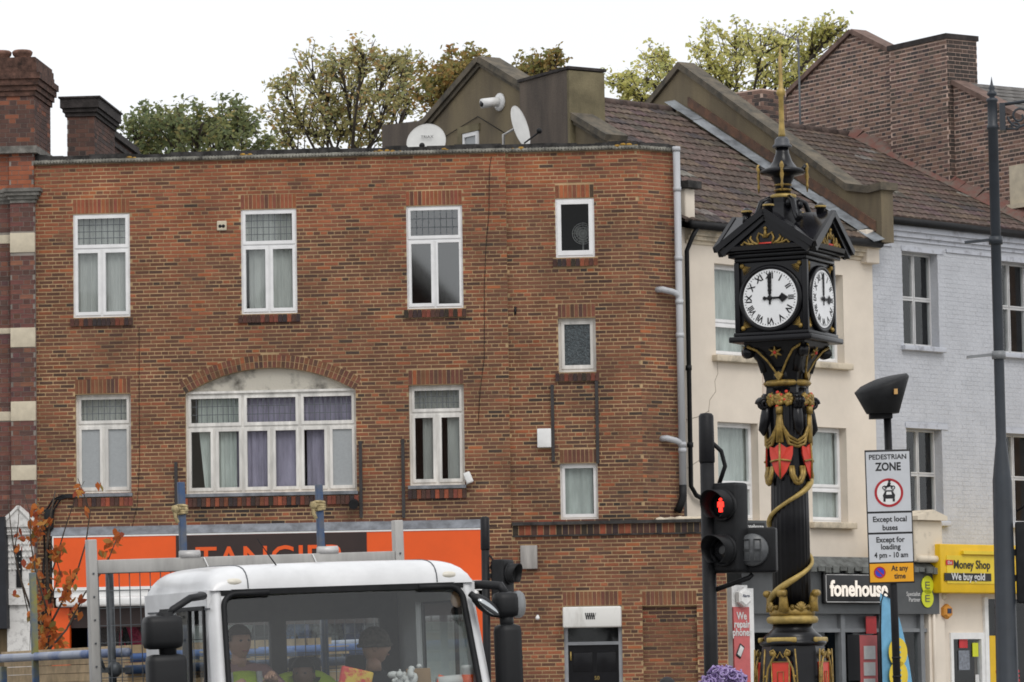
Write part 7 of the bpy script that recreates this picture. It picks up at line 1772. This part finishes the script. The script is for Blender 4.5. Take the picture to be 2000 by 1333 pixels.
seated('person in a knitted hat looking sideways from the truck passenger seat', 733, .92, .78, SKIN, mat('hat_brown', (.10,.085,.07), .95, var=.3, scale=40), beanie, R(72), None, DKC, [((-.28,-.12,.30),(-.10,-.36,.25)), ((.28,-.12,.30),(.10,-.36,.25))])
seated('person in a lime jacket raising a phone in the middle truck seat', 590, 1.0, .60, SKIN2, mat('hair_black', (.012,.012,.013), .7), cap_hair, R(-30), None, HV, [((-.30,-.18,.30),(-.05,-.36,.36)), ((.32,-.10,.36),(.22,-.34,.52))])
def standing(label, u, Y, top_v, skin, hairm, hairf, top_m, leg_m, yaw=0, z0=.0):
    p = at(u, top_v, Y); H = p.z - z0; o = thing('person', label, 'person', T(p.x, Y, z0) @ RZ(yaw)); k = H/1.72
    N_ = [(0,0,.94,.15,.11),(0,0,1.12,.14,.10),(0,0,1.34,.17,.11),(0,.01,1.45,.075,.06),(0,0,1.52,.052,.052)]; E = [(0,1),(1,2),(2,3),(3,4)]
    def chain(pts, st):
        q0 = st
        for q in pts: N_.append(q); E.append((q0, len(N_)-1)); q0 = len(N_)-1
    for s in (-1,1):
        chain([(s*.18,0,1.38,.062,.06),(s*.24,.03,1.10,.048,.048),(s*.25,-.05,.86,.032,.032)], 2)
        chain([(s*.09,0,.86,.088,.088),(s*.10,-.02,.48,.062,.062),(s*.10,.02,.09,.042,.042),(s*.105,-.13,.04,.04,.032)], 0)
    N_ = [tuple(c*k for c in n) for n in N_]
    b = obj_from(skinned(N_, E), 'body', leg_m, o)
    V = [(0,0,.86,.175,.135),(0,0,1.12,.16,.12),(0,0,1.32,.19,.125),(0,.01,1.43,.10,.08)]; obj_from(skinned([tuple(c*k for c in n) for n in V], [(0,1),(1,2),(2,3)]), 'coat', top_m, o)
    for s in (-1,1):
        obj_from(skinned([tuple(c*k for c in n) for n in [(s*.17,0,1.37,.072,.07),(s*.24,.03,1.10,.058,.058),(s*.25,-.045,.88,.044,.044)]], [(0,1),(1,2)]), 'sleeve', top_m, o)
        hand(o, (s*.25*k,-.05*k,.85*k), (0,-.1,-1), (-s,0,0), skin)
    head(o, (0,-.01,1.61*k-.01), 0, skin, hairm, hairf); return o
PURP = [mat('hair_purple', (.16,.07,.30), .6, col2=(.42,.36,.55), scale=60, thr=(.35,.65))]
def curls(m):
    rr2 = random.Random(9)
    for i in range(150):
        d = Vector((rr2.gauss(0,1),rr2.gauss(.15,1),rr2.gauss(.5,.8))).normalized()
        if d.z < -.25 or (d.y < -.5 and d.z < .3): continue
        c = Vector((d.x*.115, d.y*.125+.01, d.z*.105+.03)); a = d.cross(Vector((rr2.gauss(0,1),rr2.gauss(0,1),rr2.gauss(0,1)))).normalized(); b = d.cross(a); k = rr2.uniform(.012,.034); c += d*rr2.uniform(-.02,.035)
        m.tube([c + (a*math.cos(t*.9)+b*math.sin(t*.9))*k + d*t*.006 for t in range(8)], rr2.uniform(.005,.010), 5)
    m.sphere((0,.012,.03), .10, 14, 10, sc=(1.05,1.12,1.0))
standing('person with curly purple hair passing in front of the pedestrian signal', 1414, 29.5, 1319, SKIN2, PURP[0], curls, mat('coat_grey', (.08,.08,.09), .9), mat('denim', (.03,.04,.07), .9), R(15))
standing('dark haired person walking below the blocked brick doorway', 1303, 41.0, 1326, SKIN2, mat('hair_black', (.012,.012,.013), .7), cap_hair, DKC, mat('denim', (.03,.04,.07), .9), R(-20), .12)
# ================================================================== houses across the road, behind the photographer: mirrored in the window panes
def opposite(name, label, x0, x1, y, eave, ridge, wallc):
    o = thing(name, label, 'house', T((x0+x1)/2, y, 0)); w2 = (x1-x0)/2; m = MB()
    m.prism([(-w2,0),(w2,0),(w2,eave),(0,ridge),(-w2,eave)], -8, 0); m.build('wall', wallc, o)
    for s in (-1,1):
        m = MB(); m.prism([(s*(w2+.3),eave-.25),(s*(w2+.3),eave),(0,ridge+.3),(0,ridge+.05)][::s], -8.3, .3); m.build('roof', mat('slate'), o)
    m = MB(); m.bev(-w2+.8,-w2+1.9,-5,-3.5,eave-.5,ridge+1.6,.05); m.build('chimney', mat('brick_cap'), o)
    for fz in (.25,.55):
        for fx in (-.45,.0,.45):
            m = MB(); m.box(w2*fx-.5,w2*fx+.5,.002,.06,eave*fz,eave*fz+1.7); wn = m.build('window', mat('white_paint'), o)
            m = MB(); m.box(w2*fx-.42,w2*fx+.42,.061,.07,eave*fz+.08,eave*fz+1.62); m.build('pane', mat('lens_dark'), wn)
opposite('opposite_house', 'dark gabled house across the road, mirrored in the panes', -26.5, -17.8, -30, 16.2, 20.6, mat('brick_cap'))
opposite('opposite_house', 'pale rendered gabled house across the road, mirrored in the panes', -17.5, -9.5, -30, 14.6, 17.4, mat('white_paint'))
opposite('opposite_house', 'cream gabled house across the road, mirrored in the panes', -35, -27, -30, 13, 16.5, mat('cream'))
